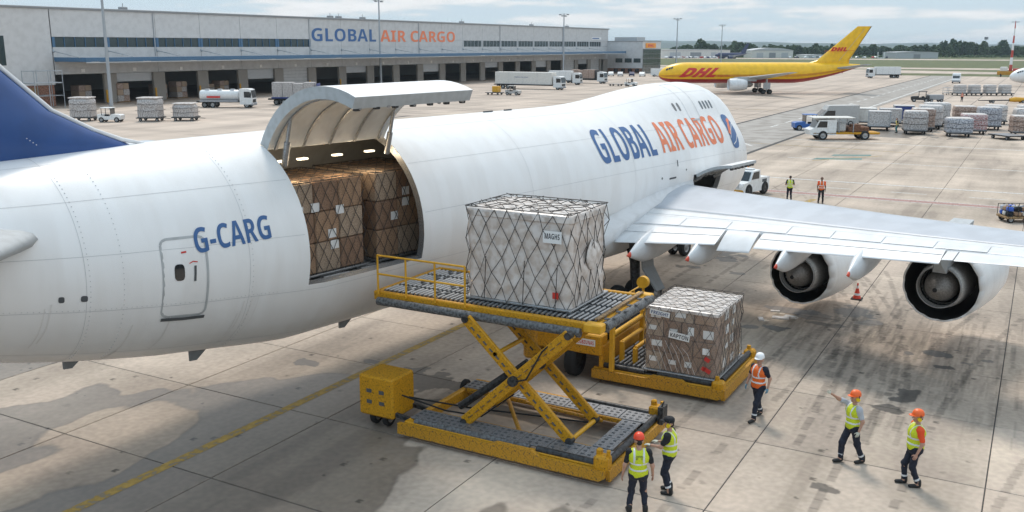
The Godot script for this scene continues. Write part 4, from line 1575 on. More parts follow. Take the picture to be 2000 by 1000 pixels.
	for i in 7:
		for z in [-1.86, -1.18, -0.5, 0.2]:
			for k in 3:
				box(s, Vector3(-4.1 + i * 0.95 + k * 0.14, 3.50, z + 0.16 * (k % 2)), Vector3(0.09, 0.02, 0.13))
	put(s, "ball_castors", "seam_dark", deck).set_meta("kind", "stuff")
	s = T()
	tube(s, Vector3(1.80, 3.36, 0.62), Vector3(1.80, 3.36, -2.35), 0.12, 0.12, 16)
	put(s, "edge_roller", "rubber_grey", deck)
	s = T()
	bar(s, Vector3(1.58, 3.52, 0.6), Vector3(1.58, 3.52, -2.3), 0.10, 0.05, 0.01)
	put(s, "edge_board", "bare_wood", deck)
	s = T()
	tube(s, Vector3(-4.6, 3.22, 0.88), Vector3(1.3, 3.22, 0.88), 0.11, 0.11, 14)
	put(s, "edge_roller", "rubber_grey", deck)
	for z in [0.80, -2.34]:
		s = T()
		cbox(s, Vector3(1.62, 3.38, z), Vector3(0.46, 0.22, 0.30), 0.03)
		put(s, "deck_corner", "yellow_clean", deck)
	# catwalk rail and bridge at the aircraft end
	s = T()
	for i in 4:
		tube(s, Vector3(-4.6 + i * 0.9, 3.4, 0.86), Vector3(-4.6 + i * 0.9, 4.45, 0.86), 0.028, 0.028, 8)
	for y in [3.95, 4.45]:
		tube(s, Vector3(-4.6, y, 0.86), Vector3(-1.9, y, 0.86), 0.028, 0.028, 8)
	put(s, "guard_rail", "yellow_clean", r)
	# power unit at the aircraft end
	s = T()
	cbox(s, Vector3(-4.2, 0.85, 1.15), Vector3(1.1, 1.1, 1.0), 0.05)
	var pu := put(s, "power_unit", "yellow_worn", r)
	s = T()
	for i in 4:
		box(s, Vector3(-4.2 + (i % 2) * 0.4 - 0.2, 0.7 + (i / 2) * 0.3, 1.655), Vector3(0.16, 0.1, 0.012))
	put(s, "louvre", "seam_dark", pu)
	for q in [0.7, 1.5]:
		s = T()
		bar(s, Vector3(-3.7, 0.42, q), Vector3(-3.1, 0.36, q), 0.1, 0.12, 0.015)
		put(s, "link_bar", "dark_steel", r)
	for q in [[Vector3(-3.6, 0.9, 1.3), Vector3(-2.6, 0.5, 0.8), Vector3(-1.6, 0.46, 0.6), Vector3(-0.7, 1.2, 0.5)], [Vector3(-3.6, 0.75, 1.0), Vector3(-2.2, 0.44, 0.2), Vector3(-0.4, 0.43, -0.2), Vector3(1.0, 0.5, -0.3)], [Vector3(-0.3, 1.85, 1.3), Vector3(0.1, 2.0, 1.34), Vector3(0.5, 2.75, 1.3), Vector3(0.9, 3.2, 1.0)]]:
		s = T()
		wire(s, q, 0.022, 6)
		put(s, "hydraulic_hose", "rubber", r)
	for x in [-4.4, -4.0]:
		wheel(r, Vector3(x, 0.24, 1.35), 0.24, 0.14)
	wheel(r, Vector3(-3.4, 0.24, -1.5), 0.24, 0.14)
	wheel(r, Vector3(2.0, 0.17, 1.45), 0.17, 0.12)
	wheel(r, Vector3(2.0, 0.17, -1.45), 0.17, 0.12)

	make_second_loader()
	white_netted_load("white wrapped cargo pallet under a dark net on the raised deck", W(-10.92, 20.85, 3.505), Vector3(2.9, 2.32, 2.1))
	carton_load()
	# loads waiting inside the hold
	hold_load("net covered carton pallet just inside the open side door", Vector3(0.35, 3.75, -16.5), Vector3(2.6, 2.5, 2.6), 31)
	hold_load("shadowed net covered pallet deeper in the hold beside another", Vector3(0.35, 3.75, -19.6), Vector3(2.6, 2.5, 2.6), 37)

# outline in (x, y) pulled out along z
func prism_z(s: SurfaceTool, poly: Array, z0: float, z1: float) -> void:
	var ra := PackedVector3Array()
	var rb := PackedVector3Array()
	var flat := PackedVector2Array(poly)
	if Geometry2D.is_polygon_clockwise(flat):
		flat.reverse()
	for p in flat:
		ra.append(Vector3(p.x, p.y, z0))
		rb.append(Vector3(p.x, p.y, z1))
	loft(s, [ra, rb], true, false, false, -1)
	var t := Geometry2D.triangulate_polygon(flat)
	for i in range(0, t.size(), 3):
		var tri := [flat[t[i]], flat[t[i + 1]], flat[t[i + 2]]]
		for z in [z0, z1]:
			var pts := []
			for q in tri:
				pts.append(Vector3(q.x, q.y, z))
			face(s, pts, Vector3(pts[0].x, pts[0].y, (z0 + z1) * 0.5))

func make_second_loader() -> void:
	# deck x -10.9..-7.05, b 24.6..28.0 ; chassis x -13.0..-10.4
	var r := thing("pallet_transporter", "yellow pallet loader with a low deck carrying the brown carton load", "cargo loader", Vector3(-10.4, 0, -26.2))
	var s := T()
	cbox(s, Vector3(1.45, 0.30, 1.66), Vector3(3.9, 0.32, 0.14), 0.03)
	cbox(s, Vector3(1.45, 0.30, -1.66), Vector3(3.9, 0.32, 0.14), 0.03)
	cbox(s, Vector3(3.34, 0.30, 0.0), Vector3(0.14, 0.32, 3.2), 0.03)
	var deck := put(s, "low_deck", "yellow_worn", r)
	s = T()
	prism_z(s, [Vector2(-0.5, 0.14), Vector2(3.35, 0.14), Vector2(3.5, 0.22), Vector2(3.5, 0.42), Vector2(2.5, 0.42), Vector2(2.3, 0.54), Vector2(1.4, 0.54), Vector2(1.2, 0.42), Vector2(-0.5, 0.42)], 1.74, 1.84)
	put(s, "side_guard", "yellow_scuffed", r)
	s = T()
	prism(s, [Vector2(-1.75, 0.12), Vector2(1.75, 0.12), Vector2(1.8, 0.44), Vector2(-1.8, 0.44)], 3.42, 3.53)
	put(s, "end_guard", "yellow_scuffed", r)
	s = T()
	box(s, Vector3(1.45, 0.44, 0.0), Vector3(3.7, 0.05, 3.16))
	put(s, "deck_pan", "tread", deck)
	s = T()
	for i in 24:
		for z in [-1.4, -0.45, 0.5]:
			tube(s, Vector3(-0.25 + i * 0.145, 0.53, z), Vector3(-0.25 + i * 0.145, 0.53, z + 0.85), 0.045, 0.045, 7)
	put(s, "deck_rollers", "steel", deck).set_meta("kind", "stuff")
	for q in [[Vector3(-0.3, 0.52, 1.62), Vector3(1.1, 0.52, 1.62)], [Vector3(1.5, 0.52, 1.62), Vector3(3.1, 0.52, 1.62)], [Vector3(3.3, 0.55, 1.3), Vector3(3.3, 0.55, -1.5)]]:
		s = T()
		tube(s, q[0], q[1], 0.085, 0.085, 12)
		put(s, "guide_roller", "dark_steel", deck)
	for q in [Vector3(3.3, 0.46, 1.62), Vector3(3.3, 0.46, -1.62)]:
		s = T()
		cbox(s, q, Vector3(0.34, 0.38, 0.32), 0.06)
		tube(s, q + Vector3(-0.04, 0.1, 0), q + Vector3(-0.04, 0.3, 0), 0.08, 0.06, 10)
		put(s, "corner_block", "yellow_worn", r)
	# chassis and upper conveyor
	s = T()
	cbox(s, Vector3(-1.35, 1.15, 1.6), Vector3(2.3, 0.62, 0.5), 0.04)
	cbox(s, Vector3(-1.35, 1.15, -1.5), Vector3(2.3, 0.62, 0.5), 0.04)
	cbox(s, Vector3(-2.45, 1.0, 0.05), Vector3(0.14, 0.9, 2.6), 0.03)
	cbox(s, Vector3(-0.25, 0.8, 0.05), Vector3(0.14, 0.7, 3.4), 0.03)
	var ch := put(s, "chassis", "yellow_worn", r)
	s = T()
	cbox(s, Vector3(-2.55, 0.95, 1.62), Vector3(0.5, 1.1, 0.62), 0.08)
	put(s, "engine_cover", "yellow_scuffed", ch)
	s = T()
	box(s, Vector3(-1.25, 1.42, 0.05), Vector3(2.2, 0.06, 2.6))
	put(s, "conveyor_pan", "dark_steel", ch)
	s = T()
	for i in 15:
		for z in [-1.2, -0.35, 0.5]:
			tube(s, Vector3(-2.25 + i * 0.145, 1.5, z), Vector3(-2.25 + i * 0.145, 1.5, z + 0.78), 0.045, 0.045, 7)
	put(s, "conveyor_rollers", "steel", ch).set_meta("kind", "stuff")
	# warning plate with red print on the side
	s = T()
	box(s, Vector3(-0.72, 1.22, 1.862), Vector3(0.66, 0.2, 0.012))
	var plate := put(s, "warning_plate", "paper", r)
	lettering("FEGBZUNAS", bold, 0.58, 0.12, Transform3D(Basis.IDENTITY, Vector3(-1.01, 1.16, 1.871)), "warning_text", "red_mark", plate)
	wheel(r, Vector3(-1.2, 0.5, 1.5), 0.5, 0.34, "dark_steel")
	wheel(r, Vector3(-1.2, 0.5, -1.5), 0.5, 0.34, "dark_steel")
	# guide posts between chassis and deck
	for q in [[0.12, 1.78, 1.95], [0.12, -0.6, 2.3], [0.12, 1.0, 1.15], [0.55, 1.0, 1.0], [0.12, -1.1, 1.2]]:
		s = T()
		bar(s, Vector3(q[0], 0.42, q[1]), Vector3(q[0], q[2], q[1]), 0.14, 0.14, 0.02)
		put(s, "guide_post", "yellow_clean", r)
	for q in [[Vector3(0.12, 1.1, 1.0), Vector3(0.12, 1.1, -1.1)], [Vector3(0.55, 0.98, 1.0), Vector3(0.55, 0.98, -0.4)], [Vector3(0.12, 1.55, 1.78), Vector3(0.12, 1.55, -0.6)]]:
		s = T()
		tube(s, q[0], q[1], 0.07, 0.07, 10)
		put(s, "cross_tube", "yellow_clean", r)
	s = T()
	tube(s, Vector3(0.12, 2.3, -0.6), Vector3(0.12, 2.55, -0.6), 0.04, 0.04, 8)
	tube(s, Vector3(0.12, 2.62, -0.50), Vector3(0.12, 2.62, -0.66), 0.19, 0.19, 18)
	put(s, "sheave", "yellow_clean", r)
	s = T()
	for z in [-1.7, -0.9, -0.1]:
		tube(s, Vector3(-0.3, 1.4, z), Vector3(-0.3, 2.25, z), 0.025, 0.025, 7)
	tube(s, Vector3(-0.3, 2.25, -1.7), Vector3(-0.3, 2.25, -0.1), 0.025, 0.025, 7)
	tube(s, Vector3(-0.3, 1.85, -1.7), Vector3(-0.3, 1.85, -0.1), 0.025, 0.025, 7)
	put(s, "guard_rail", "yellow_clean", r)

# a crumpled, rounded box standing on y = 0
func crumpled(s: SurfaceTool, z: Vector3, round_by: float, rough: float, sd: int, n := 10, skip_bottom := true) -> void:
	var nz := FastNoiseLite.new()
	nz.seed = sd
	nz.frequency = 1.1
	nz.fractal_octaves = 4
	var h := z * 0.5
	s.set_smooth_group(1)
	for f in 6:
		if f == 3 and skip_bottom:
			continue
		var axis := f / 2
		var sgn := 1.0 if f % 2 == 0 else -1.0
		var grid := []
		for i in n + 1:
			var row := []
			for k in n + 1:
				var u := -1.0 + 2.0 * i / n
				var v := -1.0 + 2.0 * k / n
				var p: Vector3
				if axis == 0:
					p = Vector3(sgn, u, v)
				elif axis == 1:
					p = Vector3(u, sgn, v)
				else:
					p = Vector3(u, v, sgn)
				p *= h
				var inner := p.clamp(-h + Vector3.ONE * round_by, h - Vector3.ONE * round_by)
				if p.y < 0.0:
					inner.y = p.y
				var d := p - inner
				if d.length() > 1e-5:
					p = inner + d.normalized() * round_by
				else:
					d = p
				p += p.normalized() * (nz.get_noise_3dv(p) + 0.5 * nz.get_noise_3dv(p * Vector3(3.6, 1.3, 3.6))) * rough * clampf((p.y + h.y) * 2.0, 0.2, 1.0)
				row.append(p + Vector3(0, h.y, 0))
			grid.append(row)
		for i in n:
			for k in n:
				face(s, [grid[i][k], grid[i + 1][k], grid[i + 1][k + 1], grid[i][k + 1]], Vector3(0, h.y, 0))

# diamond net over the four sides and the top of a box standing on y = 0
func net_over(s: SurfaceTool, z: Vector3, step: float, r: float, sag: float, sd: int) -> void:
	var nz := FastNoiseLite.new()
	nz.seed = sd
	nz.frequency = 0.9
	var h := z * 0.5
	var around := 2.0 * (z.x + z.z)
	var pt := func(u: float, v: float) -> Vector3:
		# u runs round the box, v from the foot upwards and on over the top
		var p: Vector3
		var uu := fposmod(u, around)
		var out := 0.02
		if v <= z.y:
			if uu < z.x:
				p = Vector3(uu - h.x, v, h.z + out)
			elif uu < z.x + z.z:
				p = Vector3(h.x + out, v, h.z - (uu - z.x))
			elif uu < 2.0 * z.x + z.z:
				p = Vector3(h.x - (uu - z.x - z.z), v, -h.z - out)
			else:
				p = Vector3(-h.x - out, v, -h.z + (uu - 2.0 * z.x - z.z))
		return p + Vector3(nz.get_noise_3dv(p * 2.0), nz.get_noise_3dv(p * 2.0 + Vector3(9, 0, 0)), nz.get_noise_3dv(p * 2.0 + Vector3(0, 9, 0))) * sag * 0.5
	var n := int(around / step)
	var st := around / n
	var lv := int(z.y / (st * 0.9))
	var dv := z.y / lv
	for i in n:
		for k in lv:
			var v0 := k * dv
			for sg in [1.0, -1.0]:
				var u0: float = i * st + (0.0 if k % 2 == 0 else st * 0.5)
				var a: Vector3 = pt.call(u0, v0)
				var b: Vector3 = pt.call(u0 + sg * st * 0.5, v0 + dv)
				if a.distance_to(b) < st * 2.0:
					tube(s, a, b, r, r, 4, false)
	var y := z.y + 0.03
	var m := int((z.x + z.z) / step)
	for i in range(-m, m + 1):
		for sg in [1.0, -1.0]:
			var last := Vector3.INF
			for k in 24:
				var x := -h.x + z.x * k / 23.0
				var w: float = sg * x + i * step * 1.1
				if absf(w) <= h.z:
					var p := Vector3(x, y + nz.get_noise_2d(x * 3.0, w * 3.0) * sag * 0.5, w)
					if last != Vector3.INF:
						tube(s, last, p, r, r, 4, false)
					last = p
				else:
					last = Vector3.INF
	for k in 4:
		var c := [Vector3(-h.x, y, h.z), Vector3(h.x, y, h.z), Vector3(h.x, y, -h.z), Vector3(-h.x, y, -h.z)]
		tube(s, c[k], c[(k + 1) % 4], r * 1.2, r * 1.2, 4, false)

func pallet_base(r: Node, z: Vector3) -> void:
	var s := T()
	cbox(s, Vector3(0, 0.03, 0), Vector3(z.x + 0.16, 0.06, z.z + 0.16), 0.015)
	put(s, "base_plate", "steel", r)

func white_netted_load(label: String, at: Vector3, z: Vector3) -> void:
	var r := thing("netted_cargo_pallet", label, "cargo pallet", at, 0.0)
	pallet_base(r, z)
	var s := T()
	crumpled(s, z - Vector3(0, 0.06, 0), 0.14, 0.09, 3, 40)
	put(s, "wrapped_load", "wrap_white", r).position.y = 0.06
	s = T()
	crumpled(s, Vector3(z.x + 0.05, 0.2, z.z + 0.05), 0.09, 0.03, 4, 12, false)
	put(s, "top_sheet", "wrap_top", r).position.y = z.y - 0.16
	s = T()
	net_over(s, z + Vector3(0.06, 0.04, 0.06), 0.40, 0.0095, 0.22, 5)
	put(s, "cargo_net", "rope", r)
	# plastic bag bulging through the net on the side
	s = T()
	var rings := []
	for k in 7:
		var w := k / 6.0
		var f := sin(PI * lerpf(0.12, 0.95, w))
		var p := PackedVector3Array()
		for j in 14:
			p.append(Vector3(z.x * 0.5 + 0.02 + 0.10 * f * (0.5 + 0.5 * cos(TAU * j / 14.0)), 0.85 + w * 0.75, -0.15 + 0.42 * f * sin(TAU * j / 14.0)))
		rings.append(p)
	loft(s, rings, true, true, true, 5)
	put(s, "plastic_bag", "wrap_top", r)
	s = T()
	box(s, Vector3(z.x * 0.5 - 0.45, z.y - 0.5, z.z * 0.5 + 0.075), Vector3(0.5, 0.3, 0.01))
	var lb := put(s, "label_sheet", "paper", r)
	lettering("MAGHS", bold, 0.4, 0.14, Transform3D(Basis.IDENTITY, Vector3(z.x * 0.5 - 0.65, z.y - 0.55, z.z * 0.5 + 0.083)), "label_text", "ink", lb)
	s = T()
	box(s, Vector3(z.x * 0.5 - 0.35, 0.38, z.z * 0.5 + 0.075), Vector3(0.16, 0.16, 0.01))
	put(s, "red_sticker", "red_mark", r)
	for x in [-0.9, 0.2, 1.1]:
		s = T()
		bar(s, Vector3(x, 0.06, z.z * 0.5 + 0.09), Vector3(x + 0.05, z.y * 0.5, z.z * 0.5 + 0.085), 0.03, 0.01)
		put(s, "lashing_strap", "rope", r)

func carton_load() -> void:
	# x -9.35..-7.2, b 24.6..27.05, y 0.58..2.6
	var z := Vector3(2.1, 1.95, 2.4)
	var r := thing("netted_cargo_pallet", "brown carton pallet in torn film and net on the low yellow deck", "cargo pallet", W(-8.28, 25.85, 0.58))
	pallet_base(r, z)
	var mats := ["kraft", "kraft_dark", "kraft_light"]
	var meshes := []
	var lay := [0.55, 0.46, 0.5, 0.36]
	var y := 0.06
	for l in 4:
		var nx := 4 if l % 2 == 0 else 3
		var nz := 4
		for i in nx:
			for k in nz:
				if i > 0 and i < nx - 1 and k > 0 and k < nz - 1 and l < 3:
					continue
				var s := T()
				var c := Vector3(-z.x * 0.5 + (i + 0.5) * z.x / nx, y + lay[l] * 0.5, -z.z * 0.5 + (k + 0.5) * z.z / nz)
				c += Vector3(rng.randf_range(-0.02, 0.02), 0, rng.randf_range(-0.02, 0.02))
				cbox(s, c, Vector3(z.x / nx - 0.015, lay[l] - 0.008, z.z / nz - 0.015), 0.02)
				put(s, "carton", mats[rng.randi() % 3], r)
				if rng.randf() < 0.6:
					s = T()
					var w := Vector3(rng.randf_range(0.16, 0.34), rng.randf_range(0.12, 0.26), 0)
					if k == 0:
						pass
					elif k == nz - 1:
						box(s, c + Vector3(rng.randf_range(-0.06, 0.06), rng.randf_range(-0.06, 0.06), z.z / nz * 0.5 + 0.004), Vector3(w.x, w.y, 0.01))
						put(s, "paper_label", "paper", r)
					elif i == nx - 1:
						box(s, c + Vector3(z.x / nx * 0.5 + 0.004, rng.randf_range(-0.06, 0.06), rng.randf_range(-0.06, 0.06)), Vector3(0.01, w.y, w.x))
						put(s, "paper_label", "paper", r)
		y += lay[l]
	var s := T()
	crumpled(s, Vector3(z.x + 0.06, 0.10, z.z + 0.06), 0.045, 0.03, 8, 14, false)
	put(s, "top_sheet", "wrap_top", r).position.y = z.y - 0.09
	s = T()
	crumpled(s, z + Vector3(0.05, -0.05, 0.05), 0.08, 0.035, 12, 22)
	put(s, "shrink_film", "plastic_film", r).position.y = 0.03
	s = T()
	net_over(s, z + Vector3(0.08, 0.02, 0.08), 0.30, 0.0065, 0.16, 9)
	put(s, "cargo_net", "rope", r)
	for q in [[-0.62, 1.78, 0.6, 0.16, "FREIGHT", "ink_blue"], [-0.02, 1.18, 0.62, 0.20, "KAPTON", "ink"]]:
		s = T()
		box(s, Vector3(q[0], q[1], z.z * 0.5 + 0.085), Vector3(q[2], q[3], 0.006), Basis(Vector3(0, 0, 1), -0.1))
		var o := put(s, "label_sheet", "paper", r)
		lettering(q[4], bold, q[2] * 0.86, q[3] * 0.6, Transform3D(Basis(Vector3(0, 0, 1), -0.1), Vector3(q[0] - q[2] * 0.43, q[1] - q[3] * 0.28 + 0.02, z.z * 0.5 + 0.092)), "label_text", q[5], o)
	for q in [[0.82, 0.62, 0.16], [0.84, 0.30, 0.20], [0.72, 0.34, 0.1]]:
		s = T()
		box(s, Vector3(q[0], q[1], z.z * 0.5 + 0.08), Vector3(q[2], 0.12, 0.006), Basis(Vector3(0, 0, 1), -0.5))
		put(s, "red_sticker", "red_mark", r)
	s = T()
	for k in 7:
		var x := -0.95 + k * 0.17
		wire(s, [Vector3(x, 1.15 - k * 0.05, z.z * 0.5 + 0.07), Vector3(x + 0.18, 0.7, z.z * 0.5 + 0.10), Vector3(x + 0.42, 0.1, z.z * 0.5 + 0.08)], 0.006, 4)
	put(s, "film_strand", "wrap_top", r)

func hold_load(label: String, at_local: Vector3, z: Vector3, sd: int) -> void:
	var yaw := -9.0
	var turn := Basis(Vector3.UP, deg_to_rad(yaw))
	var r := thing("netted_cargo_pallet", label, "cargo pallet", Vector3(-20.71, 0, -3.28) + turn * at_local, yaw)
	pallet_base(r, z)
	var y := 0.06
	for l in 3:
		for k in 3:
			var s := T()
			cbox(s, Vector3(0, y + z.y / 6.0, -z.z / 2.0 + (k + 0.5) * z.z / 3.0), Vector3(z.x, z.y / 3.0 - 0.02, z.z / 3.0 - 0.02), 0.03)
			put(s, "carton", ["kraft", "kraft_dark", "kraft_light"][(l + k + sd) % 3], r)
		y += z.y / 3.0
	var s := T()
	for k in 6:
		s = T()
		box(s, Vector3(z.x * 0.5 + 0.01 + k * 0.002, 0.5 + rng.randf() * 1.6, rng.randf_range(-1.0, 1.0)), Vector3(0.012, 0.24, 0.28))
		put(s, "paper_label", "paper", r)
	s = T()
	net_over(s, z + Vector3(0.06, 0.04, 0.06), 0.34, 0.010, 0.10, sd)
	put(s, "cargo_net", "rope", r)

# ---------------------------------------------------------------- people
# joins tapered capsules [a, b, radius a, radius b] smoothly and meshes the field as surface nets; clips are [normal, distance] half spaces
func net(s: SurfaceTool, bones: Array, cell: float, k: float, clips := [], crease := 0.0) -> void:
	var lo := Vector3.INF
	var hi := -Vector3.INF
	for b in bones:
		var r: float = maxf(b[2], b[3]) + cell * 2.5
		lo = lo.min(b[0] - Vector3.ONE * r).min(b[1] - Vector3.ONE * r)
		hi = hi.max(b[0] + Vector3.ONE * r).max(b[1] + Vector3.ONE * r)
	var nx := int((hi.x - lo.x) / cell) + 2
	var ny := int((hi.y - lo.y) / cell) + 2
	var nz := int((hi.z - lo.z) / cell) + 2
	var f := PackedFloat32Array()
	f.resize(nx * ny * nz)
	f.fill(1.0)
	for b in bones:
		var a: Vector3 = b[0]
		var ba: Vector3 = b[1] - a
		var inv := 1.0 / maxf(ba.length_squared(), 1e-9)
		var ra: float = b[2]
		var rb: float = b[3]
		var m := maxf(ra, rb) + cell * 2.0 + k * 0.5
		var p0: Vector3 = ((b[0].min(b[1]) - Vector3.ONE * m - lo) / cell).floor().clamp(Vector3.ZERO, Vector3(nx - 1, ny - 1, nz - 1))
		var p1: Vector3 = ((b[0].max(b[1]) + Vector3.ONE * m - lo) / cell).ceil().clamp(Vector3.ZERO, Vector3(nx - 1, ny - 1, nz - 1))
		for y in range(int(p0.y), int(p1.y) + 1):
			for z in range(int(p0.z), int(p1.z) + 1):
				var at := (y * nz + z) * nx
				for x in range(int(p0.x), int(p1.x) + 1):
					var pa := lo + Vector3(x, y, z) * cell - a
					var h := clampf(pa.dot(ba) * inv, 0.0, 1.0)
					var d := (pa - ba * h).length() - (ra + (rb - ra) * h)
					var o := f[at + x]
					var e := maxf(k - absf(o - d), 0.0)
					f[at + x] = minf(o, d) - e * e * 0.25 / k
	if clips:
		for y in ny:
			for z in nz:
				for x in nx:
					var at := (y * nz + z) * nx + x
					if f[at] < cell * 2.0:
						var p := lo + Vector3(x, y, z) * cell
						for c in clips:
							f[at] = maxf(f[at], p.dot(c[0]) - c[1])
	if crease > 0.0:
		var fold := FastNoiseLite.new()
		fold.seed = bones.size() + int(lo.x * 100.0)
		fold.frequency = 4.5
		fold.fractal_octaves = 3
		for y in ny:
			for z in nz:
				for x in nx:
					var at := (y * nz + z) * nx + x
					if absf(f[at]) < cell * 2.2:
						f[at] += fold.get_noise_3d(x * cell, y * cell * 1.6, z * cell) * crease
	var ids := {}
	var verts := PackedVector3Array()
	var dx := [0, 1, 0, 1, 0, 1, 0, 1]
	var dy := [0, 0, 1, 1, 0, 0, 1, 1]
	var dz := [0, 0, 0, 0, 1, 1, 1, 1]
	var step := []
	for c in 8:
		step.append((dy[c] * nz + dz[c]) * nx + dx[c])
	var pairs := [[0, 1], [2, 3], [4, 5], [6, 7], [0, 2], [1, 3], [4, 6], [5, 7], [0, 4], [1, 5], [2, 6], [3, 7]]
	for y in ny - 1:
		for z in nz - 1:
			var row := (y * nz + z) * nx
			for x in nx - 1:
				var at := row + x
				if absf(f[at]) > cell * 2.0:
					continue
				var mask := 0
				for c in 8:
					if f[at + step[c]] < 0.0:
						mask += 1
				if mask == 0 or mask == 8:
					continue
				var sum := Vector3.ZERO
				var n := 0
				for q in pairs:
					var v0: float = f[at + step[q[0]]]
					var v1: float = f[at + step[q[1]]]
					if (v0 < 0.0) != (v1 < 0.0):
						var t := v0 / (v0 - v1)
						sum += Vector3(dx[q[0]], dy[q[0]], dz[q[0]]).lerp(Vector3(dx[q[1]], dy[q[1]], dz[q[1]]), t)
						n += 1
				ids[at] = verts.size()
				verts.append(lo + (Vector3(x, y, z) + sum / n) * cell)
	s.set_smooth_group(1)
	var sx := 1
	var sz := nx
	var sy := nx * nz
	for at in ids:
		var v: float = f[at]
		for q in [[sx, sy, sz], [sy, sz, sx], [sz, sx, sy]]:
			var w: float = f[at + q[0]]
			if (v < 0.0) == (w < 0.0):
				continue
			var a = ids.get(at)
			var b = ids.get(at - q[1])
			var c = ids.get(at - q[1] - q[2])
			var d = ids.get(at - q[2])
			if a == null or b == null or c == null or d == null:
				continue
			if v < 0.0:
				quad(s, verts[a], verts[b], verts[c], verts[d])
			else:
				quad(s, verts[a], verts[d], verts[c], verts[b])

func hand(s: SurfaceTool, wrist: Vector3, dir: Vector3, palm: Vector3, side: float, k := 1.0) -> void:
	# palm normal = palm, fingers along dir, thumb towards dir x palm * side
	dir = dir.normalized()
	var across := dir.cross(palm).normalized() * side
	palm = across.cross(dir).normalized() * side
	var heel := wrist + dir * 0.01
	var knuckle := wrist + dir * 0.085 * k
	var ra := PackedVector3Array()
	var rb := PackedVector3Array()
	var rc := PackedVector3Array()
	for j in 10:
		var a := TAU * j / 10.0
		ra.append(heel + across * cos(a) * 0.03 * k + palm * sin(a) * 0.02 * k)
		rb.append(wrist + dir * 0.05 * k + across * cos(a) * 0.042 * k + palm * sin(a) * 0.018 * k)
		rc.append(knuckle + across * cos(a) * 0.04 * k + palm * sin(a) * 0.014 * k)
	loft(s, [ra, rb, rc], true, true, true, 2)
	var lens := [0.068, 0.082, 0.076, 0.06]
	for i in 4:
		var base := knuckle + across * (0.030 - i * 0.020) * k - dir * 0.008
		var mid: Vector3 = base + (dir * 0.93 + palm * 0.25) * lens[i] * 0.55 * k
		var tip: Vector3 = mid + (dir * 0.72 + palm * 0.55) * lens[i] * 0.5 * k
		tube(s, base, mid, 0.0095 * k, 0.0085 * k, 6)
		tube(s, mid, tip, 0.0085 * k, 0.0065 * k, 6)
	var tb := wrist + dir * 0.03 * k + across * 0.032 * k
	var tm := tb + (dir * 0.6 + across * 0.7 + palm * 0.2).normalized() * 0.04 * k
	tube(s, tb, tm, 0.0125 * k, 0.0105 * k, 6)
	tube(s, tm, tm + (dir * 0.85 + across * 0.3 + palm * 0.35).normalized() * 0.032 * k, 0.0105 * k, 0.008 * k, 6)

